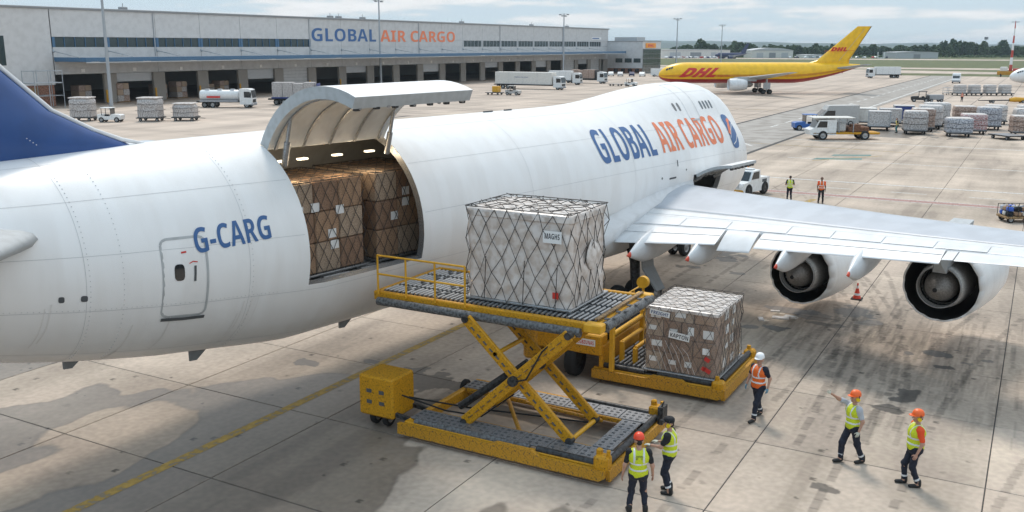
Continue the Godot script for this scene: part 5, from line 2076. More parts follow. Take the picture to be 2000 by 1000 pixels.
func person(label: String, at: Vector3, face_to: Vector2, o: Dictionary) -> Node3D:
	var r := thing("person", label, "person", at, rad_to_deg(atan2(-face_to.x, -face_to.y)))
	var cell: float = o.get("cell", 0.024)
	var tall: float = o.get("tall", 1.0)
	var lean: Vector3 = o.get("lean", Vector3.ZERO)
	var wide: float = o.get("wide", 1.0)
	var hip := Vector3(0, 0.95, 0)
	var chest := Vector3(0, 1.30, 0) + lean * 0.7
	var neck := Vector3(0, 1.50, 0.01) + lean
	var look: Basis = Basis(Vector3.UP, deg_to_rad(o.get("turn", 0.0))) * Basis(Vector3.RIGHT, deg_to_rad(o.get("nod", 0.0)))
	var head := neck + look * Vector3(0, 0.16, -0.02)
	var shirt: String = o.get("shirt", "black_cloth")
	var skin_m: String = o.get("skin", "flesh")
	var skel := []
	var trunk := [[hip + Vector3(-0.07 * wide, -0.02, 0), hip + Vector3(0.07 * wide, -0.02, 0), 0.125 * wide, 0.125 * wide], [hip + Vector3(0, 0.12, 0), chest, 0.13 * wide, 0.13 * wide], [chest + Vector3(-0.09, 0.02, 0), chest + Vector3(0.09, 0.02, 0), 0.115 * wide, 0.115 * wide]]
	var legs := []
	var boots := []
	var arms := []
	var sleeves := []
	for side in [-1.0, 1.0]:
		var key := "R" if side > 0 else "L"
		var foot: Vector3 = o.get("foot" + key, Vector3(side * 0.11, 0.09, 0))
		var hp := hip + Vector3(side * 0.095, -0.05, 0)
		var mid := (hp + foot) * 0.5
		var bend := sqrt(maxf(0.0, 0.422 * 0.422 - pow(hp.distance_to(foot) * 0.5, 2)))
		var knee := mid + Vector3(side * 0.01, 0, -1).normalized() * minf(bend, 0.2)
		legs.append([hp, knee, 0.088, 0.062])
		legs.append([knee, foot, 0.060, 0.046])
		boots.append([foot + Vector3(0, 0.07, 0.01), foot + Vector3(0, 0.0, 0.015), 0.056, 0.056])
		var td: float = o.get("toe" + key, 0.0)
		var dir := Basis(Vector3.UP, deg_to_rad(td)) * Vector3(0, 0, -1)
		boots.append([foot + Vector3(0, -0.04, 0.02), foot + dir * 0.17 + Vector3(0, -0.05, 0), 0.048, 0.040])
		var sh := neck + Vector3(side * 0.185 * wide, -0.075, 0)
		var el: Vector3 = o.get("elbow" + key, sh + Vector3(side * 0.06, -0.28, 0.03))
		var wr: Vector3 = o.get("wrist" + key, el + Vector3(side * 0.01, -0.25, -0.06))
		skel.append([chest + Vector3(side * 0.05, 0.10, 0), sh, 0.07, 0.068])
		arms.append([sh, el, 0.052, 0.042])
		arms.append([el, wr, 0.041, 0.029])
		sleeves.append([chest + Vector3(side * 0.05, 0.10, 0), sh, 0.072, 0.07])
		sleeves.append([sh, sh.lerp(el, o.get("sleeve", 0.7)), 0.066, 0.062])
	var all := trunk + legs + arms + skel
	all.append([neck + Vector3(0, -0.06, 0), neck + look * Vector3(0, 0.06, 0), 0.06, 0.052])
	for b in boots:
		all.append([b[0], b[1], b[2] - 0.012, b[3] - 0.012])
	var s := T()
	net(s, all, cell, 0.05)
	# head: cranium, jaw, nose and ears on a finer grid
	var hh := [[head + look * Vector3(0, 0.025, 0.02), head + look * Vector3(0, 0.03, -0.015), 0.092, 0.088], [head + look * Vector3(0, -0.04, -0.02), head + look * Vector3(0, -0.085, -0.055), 0.066, 0.034], [head + look * Vector3(0, 0.012, -0.10), head + look * Vector3(0, -0.022, -0.116), 0.011, 0.014], [head + look * Vector3(-0.092, 0.0, 0.01), head + look * Vector3(-0.094, -0.03, 0.008), 0.013, 0.011], [head + look * Vector3(0.092, 0.0, 0.01), head + look * Vector3(0.094, -0.03, 0.008), 0.013, 0.011], [neck, head + look * Vector3(0, -0.05, 0.01), 0.05, 0.05]]
	net(s, hh, minf(cell * 0.6, 0.014), 0.02)
	var bare: bool = not o.has("gloves")
	var gl := s if bare else T()
	for side in [-1.0, 1.0]:
		var key := "R" if side > 0 else "L"
		var i := 0 if side < 0 else 2
		var d: Vector3 = o.get("hand" + key, arms[i + 1][1] - arms[i + 1][0])
		hand(gl, arms[i + 1][1], d, Vector3(-side, 0, 0.2) if absf(d.normalized().y) > 0.5 else Vector3(0, -1, 0), side)
	var body := put(s, "body", skin_m, r)
	body.scale = Vector3.ONE * tall
	var parts: Array[MeshInstance3D] = []
	if not bare:
		parts.append(put(gl, "gloves", o["gloves"], r))
	var wear := func(bones: Array, by: float) -> Array:
		var q := []
		for b in bones:
			q.append([b[0], b[1], b[2] + by, b[3] + by])
		return q
	s = T()
	net(s, wear.call([trunk[0]] + legs, 0.014), cell, 0.04, [[Vector3.UP, 1.08], [Vector3.DOWN, -0.10]], 0.022)
	parts.append(put(s, "trousers", o.get("trousers", "navy_cloth"), r))
	s = T()
	net(s, wear.call(boots, 0.004), cell * 0.85, 0.02, [[Vector3.DOWN, -0.002]])
	parts.append(put(s, "boots", "boot", r))
	s = T()
	net(s, wear.call(trunk.slice(1) + skel, 0.012) + sleeves, cell, 0.04, [], 0.014)
	parts.append(put(s, "shirt", shirt, r))
	var vest: String = o.get("vest", "")
	if vest:
		var shell: Array = wear.call(trunk.slice(1), 0.034)
		for b in skel:
			shell.append([b[0], b[0].lerp(b[1], 0.72), 0.086, 0.084])
		shell.append([hip + Vector3(-0.05, 0.02, 0), hip + Vector3(0.05, 0.02, 0), 0.150 * wide, 0.150 * wide])
		var clip := [[Vector3.DOWN, -0.86], [Vector3(1, 0, 0), 0.205 * wide], [Vector3(-1, 0, 0), 0.205 * wide]]
		s = T()
		net(s, shell, cell * 0.85, 0.05, clip, 0.012)
		var v := put(s, "vest", vest, r)
		parts.append(v)
		var thick: Array = []
		for b in shell:
			thick.append([b[0], b[1], b[2] + 0.007, b[3] + 0.007])
		for y in [1.06, 1.20]:
			s = T()
			net(s, thick, minf(cell * 0.85, 0.02), 0.05, [[Vector3.UP, y + 0.026], [Vector3.DOWN, -(y - 0.026)], [Vector3(1, 0, 0), 0.212 * wide], [Vector3(-1, 0, 0), 0.212 * wide]])
			var band := put(s, "reflective_band", "reflective", v)
			band.scale = Vector3.ONE
		for x in [-0.10, 0.10]:
			s = T()
			net(s, thick, minf(cell * 0.85, 0.02), 0.05, [[Vector3(1, 0, 0), x + 0.024], [Vector3(-1, 0, 0), -(x - 0.024)], [Vector3.DOWN, -1.22], [Vector3.UP, 1.62]])
			put(s, "shoulder_band", "reflective", v)
		if o.has("print"):
			s = T()
			for q in [["ADIN", 0.0], ["GROUP", -0.055]]:
				var tri := letters(q[0], bold, 0.14, 0.042)
				s.set_smooth_group(-1)
				for p in tri:
					s.add_vertex(Vector3(p.x - 0.07, 1.37 + q[1] + p.y, 0.1745))
			put(s, "back_print", "ink", v)
	for b in legs:
		if b[2] < 0.061 and o.get("ankle_band", true):
			s = T()
			var p: Vector3 = b[0].lerp(b[1], 0.66)
			var q: Vector3 = b[0].lerp(b[1], 0.76)
			tube(s, p, q, 0.071, 0.069, 14)
			parts.append(put(s, "ankle_band", "reflective", r))
	# face
	s = T()
	for x in [-0.034, 0.034]:
		tube(s, head + look * Vector3(x, 0.012, -0.094), head + look * Vector3(x, 0.012, -0.0995), 0.010, 0.007, 8)
	parts.append(put(s, "eyes", "hair", r))
	s = T()
	box(s, head + look * Vector3(0, -0.057, -0.090), Vector3(0.042, 0.009, 0.012), look)
	parts.append(put(s, "mouth", "brick", r))
	s = T()
	net(s, [[head + look * Vector3(0, 0.035, 0.035), head + look * Vector3(0, -0.02, 0.055), 0.090, 0.062]], 0.018, 0.02)
	parts.append(put(s, "hair", "hair", r))
	var hat: String = o.get("hat", "")
	if hat:
		s = T()
		var xf := Transform3D(look, head + look * Vector3(0, 0.055, 0.005))
		var soft_cap: bool = o.get("cap", false)
		var prof := [[0.118, 0.0], [0.12, 0.02], [0.112, 0.07], [0.088, 0.115], [0.05, 0.138], [0.008, 0.146]] if not soft_cap else [[0.104, -0.01], [0.110, 0.03], [0.104, 0.07], [0.075, 0.098], [0.01, 0.108]]
		lathe(s, prof, 22, xf * Transform3D(Basis.from_scale(Vector3(0.98, 1, 1.12)), Vector3.ZERO), true, false)
		var hm := put(s, "helmet" if not soft_cap else "cap", hat, r)
		parts.append(hm)
		s = T()
		var rings := []
		for k in 9:
			var a := deg_to_rad(-60.0 + 15.0 * k)
			var inn := xf * Vector3(sin(a) * 0.112, 0.006, -cos(a) * 0.128)
			var out := xf * Vector3(sin(a) * 0.132, -0.008, -cos(a) * (0.20 if absf(a) < 0.7 else 0.165))
			rings.append(PackedVector3Array([inn, out, out + Vector3(0, 0.008, 0), inn + Vector3(0, 0.012, 0)]))
		loft(s, rings, true, true, true, 3)
		put(s, "peak", hat, hm)
	if o.has("muff"):
		for x in [-1.0, 1.0]:
			s = T()
			tube(s, head + look * Vector3(x * 0.085, -0.015, 0.01), head + look * Vector3(x * 0.142, -0.018, 0.01), 0.047, 0.040, 16)
			parts.append(put(s, "ear_defender", o["muff"], r))
		s = T()
		var pts := []
		for k in 9:
			var a := PI * k / 8.0
			pts.append(head + look * Vector3(cos(a) * 0.128, sin(a) * 0.13 + 0.02, 0.03))
		wire(s, pts, 0.008, 5)
		parts.append(put(s, "head_band", "dark_steel", r))
	for p in parts:
		p.scale = Vector3.ONE * tall
	return r

func make_people() -> void:
	var away := Vector2(-0.35, -0.94)
	var left := Vector2(-0.873, 0.488)
	var towards := Vector2(0.25, 0.97)
	# hands behind: red helmet, back turned
	person("person in red helmet and yellow vest with back print, arms hanging, beside the loader", W(-6.67, 17.44), Vector2(-0.42, -0.91), {"vest": "hi_yellow", "shirt": "black_cloth", "hat": "helmet_red", "print": true, "turn": 6.0, "nod": -8.0, "footL": Vector3(-0.17, 0.09, 0.0), "footR": Vector3(0.17, 0.09, -0.02), "toeL": 12.0, "toeR": -12.0, "elbowL": Vector3(-0.29, 1.13, 0.03), "wristL": Vector3(-0.33, 0.88, -0.02), "elbowR": Vector3(0.29, 1.13, 0.03), "wristR": Vector3(0.31, 0.88, -0.05), "ankle_band": false, "wide": 1.06})
	person("person in dark cap and yellow ear defenders reaching for the loader controls", W(-6.42, 18.68), Vector2(-0.93, 0.10), {"vest": "hi_yellow", "shirt": "black_cloth", "hat": "black_cloth", "cap": true, "muff": "muff_yellow", "gloves": "glove_pale", "footL": Vector3(-0.12, 0.09, 0.06), "footR": Vector3(0.13, 0.09, 0.0), "elbowL": Vector3(-0.25, 1.18, -0.14), "wristL": Vector3(-0.14, 1.14, -0.40), "handL": Vector3(0, 0.1, -1), "elbowR": Vector3(0.28, 1.17, -0.05), "wristR": Vector3(0.16, 1.12, -0.30), "handR": Vector3(0, 0.1, -1), "lean": Vector3(0, 0, -0.03)})
	person("person in white helmet and orange vest walking past the loaded deck", W(-5.83, 23.92), left * 0.72 + towards * 0.7, {"vest": "hi_orange", "shirt": "navy_cloth", "hat": "helmet_white", "gloves": "glove_blue", "turn": 10.0, "footL": Vector3(-0.10, 0.10, -0.25), "footR": Vector3(0.12, 0.10, 0.30), "elbowL": Vector3(-0.27, 1.18, 0.12), "wristL": Vector3(-0.29, 0.94, 0.02), "elbowR": Vector3(0.28, 1.17, 0.0), "wristR": Vector3(0.30, 0.93, -0.10), "tall": 1.01})
	person("person in orange helmet and yellow vest pointing with outstretched arm", W(-3.14, 22.30), left * 0.95 + towards * 0.25, {"vest": "hi_yellow", "shirt": "grey_cloth", "hat": "helmet_orange", "muff": "muff_yellow", "gloves": "glove_pale", "nod": 4.0, "footL": Vector3(-0.10, 0.10, 0.26), "footR": Vector3(0.10, 0.10, -0.20), "elbowR": Vector3(0.25, 1.57, -0.27), "wristR": Vector3(0.24, 1.73, -0.50), "handR": Vector3(0, 0.6, -1), "elbowL": Vector3(-0.27, 1.15, 0.07), "wristL": Vector3(-0.28, 0.91, -0.02), "tall": 1.0})
	person("person in orange helmet and orange shirt under a yellow vest, standing sideways", W(-1.69, 21.74), left * 0.98 + towards * -0.12, {"vest": "hi_yellow", "shirt": "orange_cloth", "hat": "helmet_orange", "muff": "muff_yellow", "footL": Vector3(-0.11, 0.09, 0.10), "footR": Vector3(0.11, 0.09, -0.14), "elbowL": Vector3(-0.31, 1.15, 0.05), "wristL": Vector3(-0.33, 0.90, -0.06), "wide": 1.14, "sleeve": 0.8})
	person("person in yellow vest standing with back turned beyond the wing", W(-13.71, 61.39), away, {"cell": 0.035, "vest": "hi_yellow", "shirt": "navy_cloth", "tall": 0.92, "ankle_band": false, "footL": Vector3(-0.13, 0.09, 0), "footR": Vector3(0.13, 0.09, 0), "elbowL": Vector3(-0.30, 1.15, 0.0), "wristL": Vector3(-0.18, 1.12, -0.2), "elbowR": Vector3(0.30, 1.15, 0.0), "wristR": Vector3(0.18, 1.12, -0.2)})
	person("person in orange vest standing alone on the red line beyond the wing", W(-11.72, 61.34), towards, {"cell": 0.035, "vest": "hi_orange", "shirt": "orange_cloth", "trousers": "black_cloth", "skin": "flesh_dark", "tall": 0.95, "ankle_band": false, "footL": Vector3(-0.13, 0.09, -0.05), "footR": Vector3(0.14, 0.09, 0.06)})
	person("distant person in orange vest near the row of covered dollies", W(-12.77, 188.5), towards, {"cell": 0.05, "vest": "hi_orange", "trousers": "black_cloth", "ankle_band": false})
	person("distant person in teal trousers and yellow vest beside the foil wrapped pallets", W(-14.4, 117.0), left, {"cell": 0.05, "vest": "muff_yellow", "trousers": "teal_cloth", "ankle_band": false, "tall": 0.95, "lean": Vector3(0, 0, -0.1)})

# ---------------------------------------------------------------- cargo shed and office
const BAY := 10.62
const BAY0 := 101.8

func slab_yz(s: SurfaceTool, x: float, b0: float, b1: float, y0: float, y1: float, t := 0.12) -> void:
	cbox(s, Vector3(x, (y0 + y1) * 0.5, -(b0 + b1) * 0.5), Vector3(t, y1 - y0, b1 - b0), 0.02)

func make_warehouse() -> void:
	var r := thing("cargo_shed", "long grey clad cargo shed with dock doors and blue edged canopy", "warehouse", W(-144, 101.8))
	var g := Node3D.new()
	var off := Vector3(144, 0, 101.8)
	var s := T()
	box(s, Vector3(-174, 8.0, -211.5) + off, Vector3(59.0, 0.3, 240) * Vector3(1, 1, 1))
	put(s, "dock_ceiling", "soffit", r)
	s = T()
	box(s, Vector3(-174, 15.6, -211.5) + off, Vector3(59.6, 0.3, 239.4))
	put(s, "roof", "roof_sheet", r)
	s = T()
	box(s, Vector3(-204, 7.9, -211.5) + off, Vector3(0.3, 15.6, 239.6))
	box(s, Vector3(-174, 7.9, -91.8) + off, Vector3(59.6, 15.8, 0.3))
	box(s, Vector3(-174, 7.9, -331.2) + off, Vector3(59.6, 15.8, 0.3))
	put(s, "outer_wall", "cladding", r)
	s = T()
	box(s, Vector3(-192, 4.0, -213) + off, Vector3(0.3, 8, 226))
	put(s, "dock_back_wall", "dock_lining", r)
	s = T()
	cbox(s, Vector3(-143.9, 15.95, -211.5) + off, Vector3(0.5, 0.35, 240.2), 0.05)
	put(s, "parapet", "parapet", r)
	# end bay without docks
	s = T()
	slab_yz(s, -144, 91.8, 101.66, 3.5, 15.8)
	var f := put(s, "cladding_panel", "cladding_pale", r)
	f.position = off
	s = T()
	slab_yz(s, -144, 91.8, 101.4, 0.0, 3.46)
	put(s, "brick_panel", "brick", r).position = off
	s = T()
	slab_yz(s, -143.9, 94.6, 98.4, 0.0, 3.1, 0.1)
	put(s, "roller_door", "bare_wood", r).position = off
	s = T()
	slab_yz(s, -143.9, 90.6, 93.4, 6.8, 11.4, 0.1)
	put(s, "end_window", "window_green", r).position = off
	for i in 22:
		var b0 := BAY0 + i * BAY
		var last := i == 21
		var b1 := b0 + BAY if not last else 331.0
		var windows := i < 6 or (i >= 12 and not last)
		s = T()
		slab_yz(s, -144, b0 + 0.03, b1 - 0.03, 11.3, 15.8)
		put(s, "cladding_panel", "cladding_pale" if i < 6 else "cladding", r).position = off
		s = T()
		slab_yz(s, -144, b0 + 0.03, b1 - 0.03, 5.14, 9.62)
		put(s, "cladding_panel", "cladding", r).position = off
		s = T()
		if windows:
			slab_yz(s, -144.1, b0 + 0.3, b1 - 0.3, 9.62, 11.28, 0.08)
			var w := put(s, "window", "window_green", r)
			w.position = off
			s = T()
			for k in 6:
				box(s, Vector3(-144.0, 10.45, -(b0 + 0.3 + k * (BAY - 0.6) / 5.0)), Vector3(0.12, 1.64, 0.10 if k % 5 else 0.5))
			put(s, "mullion", "fascia_blue" if i < 6 else "silver", w)
		else:
			slab_yz(s, -144, b0 + 0.03, b1 - 0.03, 9.64, 11.28)
			put(s, "cladding_panel", "cladding", r).position = off
		# pier, dock frame, door
		s = T()
		slab_yz(s, -144, b0 + (9.25 if not last else 0.0), b1 + 1.25 if not last else b1, 0.0, 5.1, 0.5)
		put(s, "dock_pier", "concrete_wall", r).position = off
		if last:
			continue
		if i == 5 or i == 18 or i == 20:
			s = T()
			slab_yz(s, -144.2, b0 + 1.3, b1 - 1.4, 0.0, 5.1, 0.06)
			var d := put(s, "dock_door", "cladding", r)
			d.position = off
			s = T()
			for k in 7:
				box(s, Vector3(-144.15, 0.7 * k + 0.3, -(b0 + b1) * 0.5), Vector3(0.05, 0.05, BAY - 2.8))
			put(s, "door_rib", "parapet", d)
		s = T()
		box(s, Vector3(-143.9, 5.7, -(b0 + 5.3)), Vector3(0.08, 0.6, 0.7))
		put(s, "bay_plate", "paper", r).position = off
		if i % 2 == 0 or i < 6:
			s = T()
			cbox(s, Vector3(-140.5, 7.2, -(b0 + 5.3)), Vector3(0.5, 0.12, 1.4), 0.03)
			put(s, "canopy_lamp", "lamp_warm", r).position = off
		s = T()
		tube(s, Vector3(-144, 9.0, -b0), Vector3(-137.2, 7.95, -b0), 0.07, 0.07, 6)
		tube(s, Vector3(-144, 9.2, -b0), Vector3(-143.7, 8.8, -b0), 0.16, 0.16, 6)
		put(s, "tie_rod", "mast_steel", r).position = off
		if i % 3 == 1:
			s = T()
			slab_yz(s, -144.25, b0 + 1.3, b1 - 1.4, 3.1 + 0.5 * (i % 2), 5.1, 0.06)
			put(s, "half_raised_door", "silver", r).position = off
		if i % 4 == 2:
			s = T()
			tube(s, Vector3(-143.85, 8.0, -(b0 - 0.4)), Vector3(-143.85, 15.6, -(b0 - 0.4)), 0.09, 0.09, 6)
			put(s, "downpipe", "silver", r).position = off
		if i < 7:
			s = T()
			box(s, Vector3(-143.6, 1.2, -(b0 + 9.4)), Vector3(0.25, 2.2, 0.25))
			put(s, "door_guard", "yellow_clean", r).position = off
	# canopy
	s = T()
	box(s, Vector3(-140.0, 7.55, -215.5), Vector3(7.9, 0.35, 227.0))
	var c := put(s, "canopy", "soffit", r)
	c.position = off
	s = T()
	box(s, Vector3(-140.0, 7.78, -215.5), Vector3(7.9, 0.08, 227.0))
	put(s, "canopy_roof", "silver", c)
	s = T()
	cbox(s, Vector3(-135.96, 7.62, -215.5), Vector3(0.16, 0.72, 227.4), 0.04)
	cbox(s, Vector3(-140.0, 7.62, -101.9), Vector3(7.8, 0.72, 0.16), 0.04)
	put(s, "fascia", "fascia_blue", c)
	s = T()
	cbox(s, Vector3(-135.97, 7.16, -215.5), Vector3(0.14, 0.18, 227.2), 0.03)
	put(s, "gutter", "silver", c)
	# shed sign
	var xf := Transform3D(Basis(Vector3(0, 0, -1), Vector3(0, 1, 0), Vector3(1, 0, 0)), Vector3(-143.9, 10.85, -165.9) + off)
	lettering("GLOBAL", bold, 23.5, 2.9, xf, "sign_letters_blue", "text_blue", r)
	xf.origin.z -= 25.2
	lettering("AIR CARGO", bold, 34.0, 2.8, xf, "sign_letters_orange", "text_orange", r)
	s = T()
	box(s, Vector3(-143.88, 12.5, -320.3), Vector3(0.06, 0.8, 8.4))
	var pl := put(s, "name_board", "paper", r)
	pl.position = off
	s = T()
	box(s, Vector3(-143.84, 12.5, -319.6), Vector3(0.02, 0.36, 6.0))
	put(s, "name_line", "text_blue", pl)
	# roof edge fittings
	for q in [118.0, 175.0, 178.0, 187.0, 232.0, 274.0, 300.0]:
		s = T()
		cbox(s, Vector3(-146, 16.3, -q), Vector3(1.0, 0.7, 1.4), 0.1)
		tube(s, Vector3(-146, 16.5, -q), Vector3(-146, 17.3, -q), 0.06, 0.06, 6)
		put(s, "roof_vent", "parapet", r).position = off
	g.free()
	# stacks of goods standing in the docks
	for q in [[-147.0, 108.6, 3.0], [-144.6, 114.6, 3.2], [-149.0, 118.0, 3.0], [-147.5, 125.6, 2.6], [-146.6, 129.6, 3.0], [-147.0, 141.0, 2.8], [-148.0, 138.0, 2.2]]:
		stack_of_cartons("shrink wrapped carton stack standing in a shed dock doorway", W(q[0], q[1]), q[2], "carton stacks in the shed docks")

func stack_of_cartons(label: String, at: Vector3, high: float, group: String) -> void:
	var r := thing("carton_stack", label, "carton stack", at, 0.0, group)
	var s := T()
	box(s, Vector3(0, 0.07, 0), Vector3(2.4, 0.14, 2.6))
	put(s, "pallet", "bare_wood", r)
	for l in 3:
		for k in 2:
			s = T()
			cbox(s, Vector3(rng.randf_range(-0.05, 0.05), 0.15 + (l + 0.5) * high / 3.0, (k - 0.5) * 1.25), Vector3(2.3, high / 3.0 - 0.03, 1.22), 0.05)
			put(s, "carton", ["load_brown", "load_grey", "kraft_light"][(l + k) % 3], r)

func make_office() -> void:
	var r := thing("office_block", "two storey grey office with glazed corner and orange sign", "building", W(-137.0, 330.0))
	var s := T()
	box(s, Vector3(0, 6.6, -10), Vector3(14.0, 9.6, 18.8))
	put(s, "wall", "cladding_pale", r)
	s = T()
	box(s, Vector3(0, 0.9, -10), Vector3(13.8, 1.8, 18.6))
	put(s, "brick_base", "brick", r)
	s = T()
	cbox(s, Vector3(0, 11.5, -10), Vector3(14.4, 0.25, 19.2), 0.05)
	put(s, "parapet", "parapet", r)
	s = T()
	box(s, Vector3(-1.5, 12.3, -9), Vector3(9, 1.5, 8))
	put(s, "roof_plant", "silver", r)
	for x in [-2.2, 1.5, 5.0]:
		s = T()
		box(s, Vector3(x, 4.6, -0.55), Vector3(2.7, 1.5, 0.1))
		put(s, "window", "window_green", r)
	for x in [-3.4, -0.6, 2.2, 5.0]:
		s = T()
		box(s, Vector3(x, 0.95, -0.65), Vector3(1.5, 1.3, 0.1))
		put(s, "ground_window", "window_dark", r)
	# glazed corner, pane by pane
	s = T()
	box(s, Vector3(7.1, 4.4, -10.0), Vector3(0.14, 8.8, 18.4))
	var gz := put(s, "glazed_corner", "parapet", r)
	for i in 6:
		for k in 5:
			s = T()
			box(s, Vector3(7.19, 0.95 + k * 1.72, -2.4 - i * 3.04), Vector3(0.06, 1.6, 2.9))
			put(s, "pane", "window_green", gz)
	s = T()
	cbox(s, Vector3(7.15, 10.0, -8.5), Vector3(0.3, 1.7, 10.0), 0.05)
	var sg := put(s, "sign_panel", "sign_orange", r)
	lettering("DHL", heavy, 6.0, 0.9, Transform3D(Basis(Vector3(0, 0, -1), Vector3(0, 1, 0), Vector3(1, 0, 0)), Vector3(7.32, 9.55, -5.0)), "sign_text", "jet_text", sg, 0.6)
	# scaffold frame and ladder stack beside the shed
	r = thing("access_scaffold", "bare metal access scaffold against the end of the cargo shed", "scaffold", W(-140.5, 97.0))
	s = T()
	for x in [-1.5, 1.5]:
		for z in [-2.5, 0.0, 2.5]:
			tube(s, Vector3(x, 0, z), Vector3(x, 6.0, z), 0.06, 0.06, 6)
	put(s, "upright", "mast_steel", r)
	s = T()
	for y in [2.0, 4.0, 5.9]:
		for x in [-1.5, 1.5]:
			tube(s, Vector3(x, y, -2.5), Vector3(x, y, 2.5), 0.05, 0.05, 6)
		for z in [-2.5, 0.0, 2.5]:
			tube(s, Vector3(-1.5, y, z), Vector3(1.5, y, z), 0.05, 0.05, 6)
	put(s, "ledger", "mast_steel", r)
	s = T()
	box(s, Vector3(0, 4.08, 0), Vector3(2.9, 0.06, 4.9))
	put(s, "platform", "silver", r)

# ---------------------------------------------------------------- the far side of the field
# metres to the right of and ahead of the camera, on the ground
func F(right: float, ahead: float, y := 0.0) -> Vector3:
	return Vector3(right * 0.8729 - ahead * 0.4879, y, -(right * 0.4879 + ahead * 0.8729))

func shed(label: String, right: float, ahead: float, wide: float, high: float, arched: float, m: String) -> void:
	var r := thing("far_hangar", label, "hangar", F(right, ahead, -0.06), 29.2)
	var s := T()
	box(s, Vector3(0, high * 0.5, -14), Vector3(wide, high, 28))
	put(s, "wall", m, r)
	s = T()
	var a := PackedVector3Array()
	var b := PackedVector3Array()
	for k in 13:
		var x := -wide * 0.505 + wide * 1.01 * k / 12.0
		var y := high + arched * (1.0 - pow(x / (wide * 0.5), 2.0)) + 0.15
		a.append(Vector3(x, y, 0.4))
		b.append(Vector3(x, y, -28.4))
	for k in range(12, -1, -1):
		var x := -wide * 0.505 + wide * 1.01 * k / 12.0
		a.append(Vector3(x, high - 0.1, 0.4))
		b.append(Vector3(x, high - 0.1, -28.4))
	loft(s, [a, b], true, true, true, -1)
	put(s, "roof", "roof_sheet", r)
	for k in 3:
		s = T()
		box(s, Vector3(-wide * 0.3 + wide * 0.3 * k, high * 0.35, 0.05), Vector3(wide * 0.16, high * 0.7, 0.1))
		put(s, "hangar_door", "parapet" if k == 1 else "silver", r)

func crown(s: SurfaceTool, c: Vector3, rad: Vector3, n: int, size: float) -> void:
	s.set_smooth_group(-1)
	for i in n:
		var d := Vector3(rng.randfn(), rng.randfn(), rng.randfn()).normalized()
		var p := c + d * rad * pow(rng.randf(), 0.4)
		var u := Vector3(rng.randfn(), rng.randfn() * 0.5, rng.randfn()).normalized() * size * rng.randf_range(0.6, 1.3)
		var v := u.cross(Vector3(rng.randfn(), rng.randfn(), rng.randfn())).normalized() * size * rng.randf_range(0.5, 1.0)
		quad(s, p - u - v * 0.4, p + u * 0.8 - v, p + u + v * 0.6, p - u * 0.7 + v)

func make_tree(label: String, at: Vector3, high: float, wide: float, m: String, group: String) -> Node3D:
	var r := thing("broadleaf_tree", label, "tree", at, rng.randf() * 360.0, group)
	var s := T()
	tube(s, Vector3.ZERO, Vector3(0.2, high * 0.5, 0.1), high * 0.03, high * 0.014, 6)
	for k in 3:
		var a := k * 2.1
		tube(s, Vector3(0.1, high * 0.3, 0), Vector3(cos(a) * wide * 0.4, high * 0.6, sin(a) * wide * 0.4), high * 0.012, high * 0.005, 5)
	put(s, "trunk", "bark", r)
	s = T()
	for k in 9:
		var a := k * 2.4
		var y := high * (0.22 + 0.64 * k / 9.0)
		var rr := wide * (0.62 if k < 6 else 0.42)
		crown(s, Vector3(cos(a) * rr * 0.6, y, sin(a) * rr * 0.6), Vector3(rr * 0.7, high * 0.17, rr * 0.7), 100, high * 0.06)
	put(s, "crown", m, r)
	return r

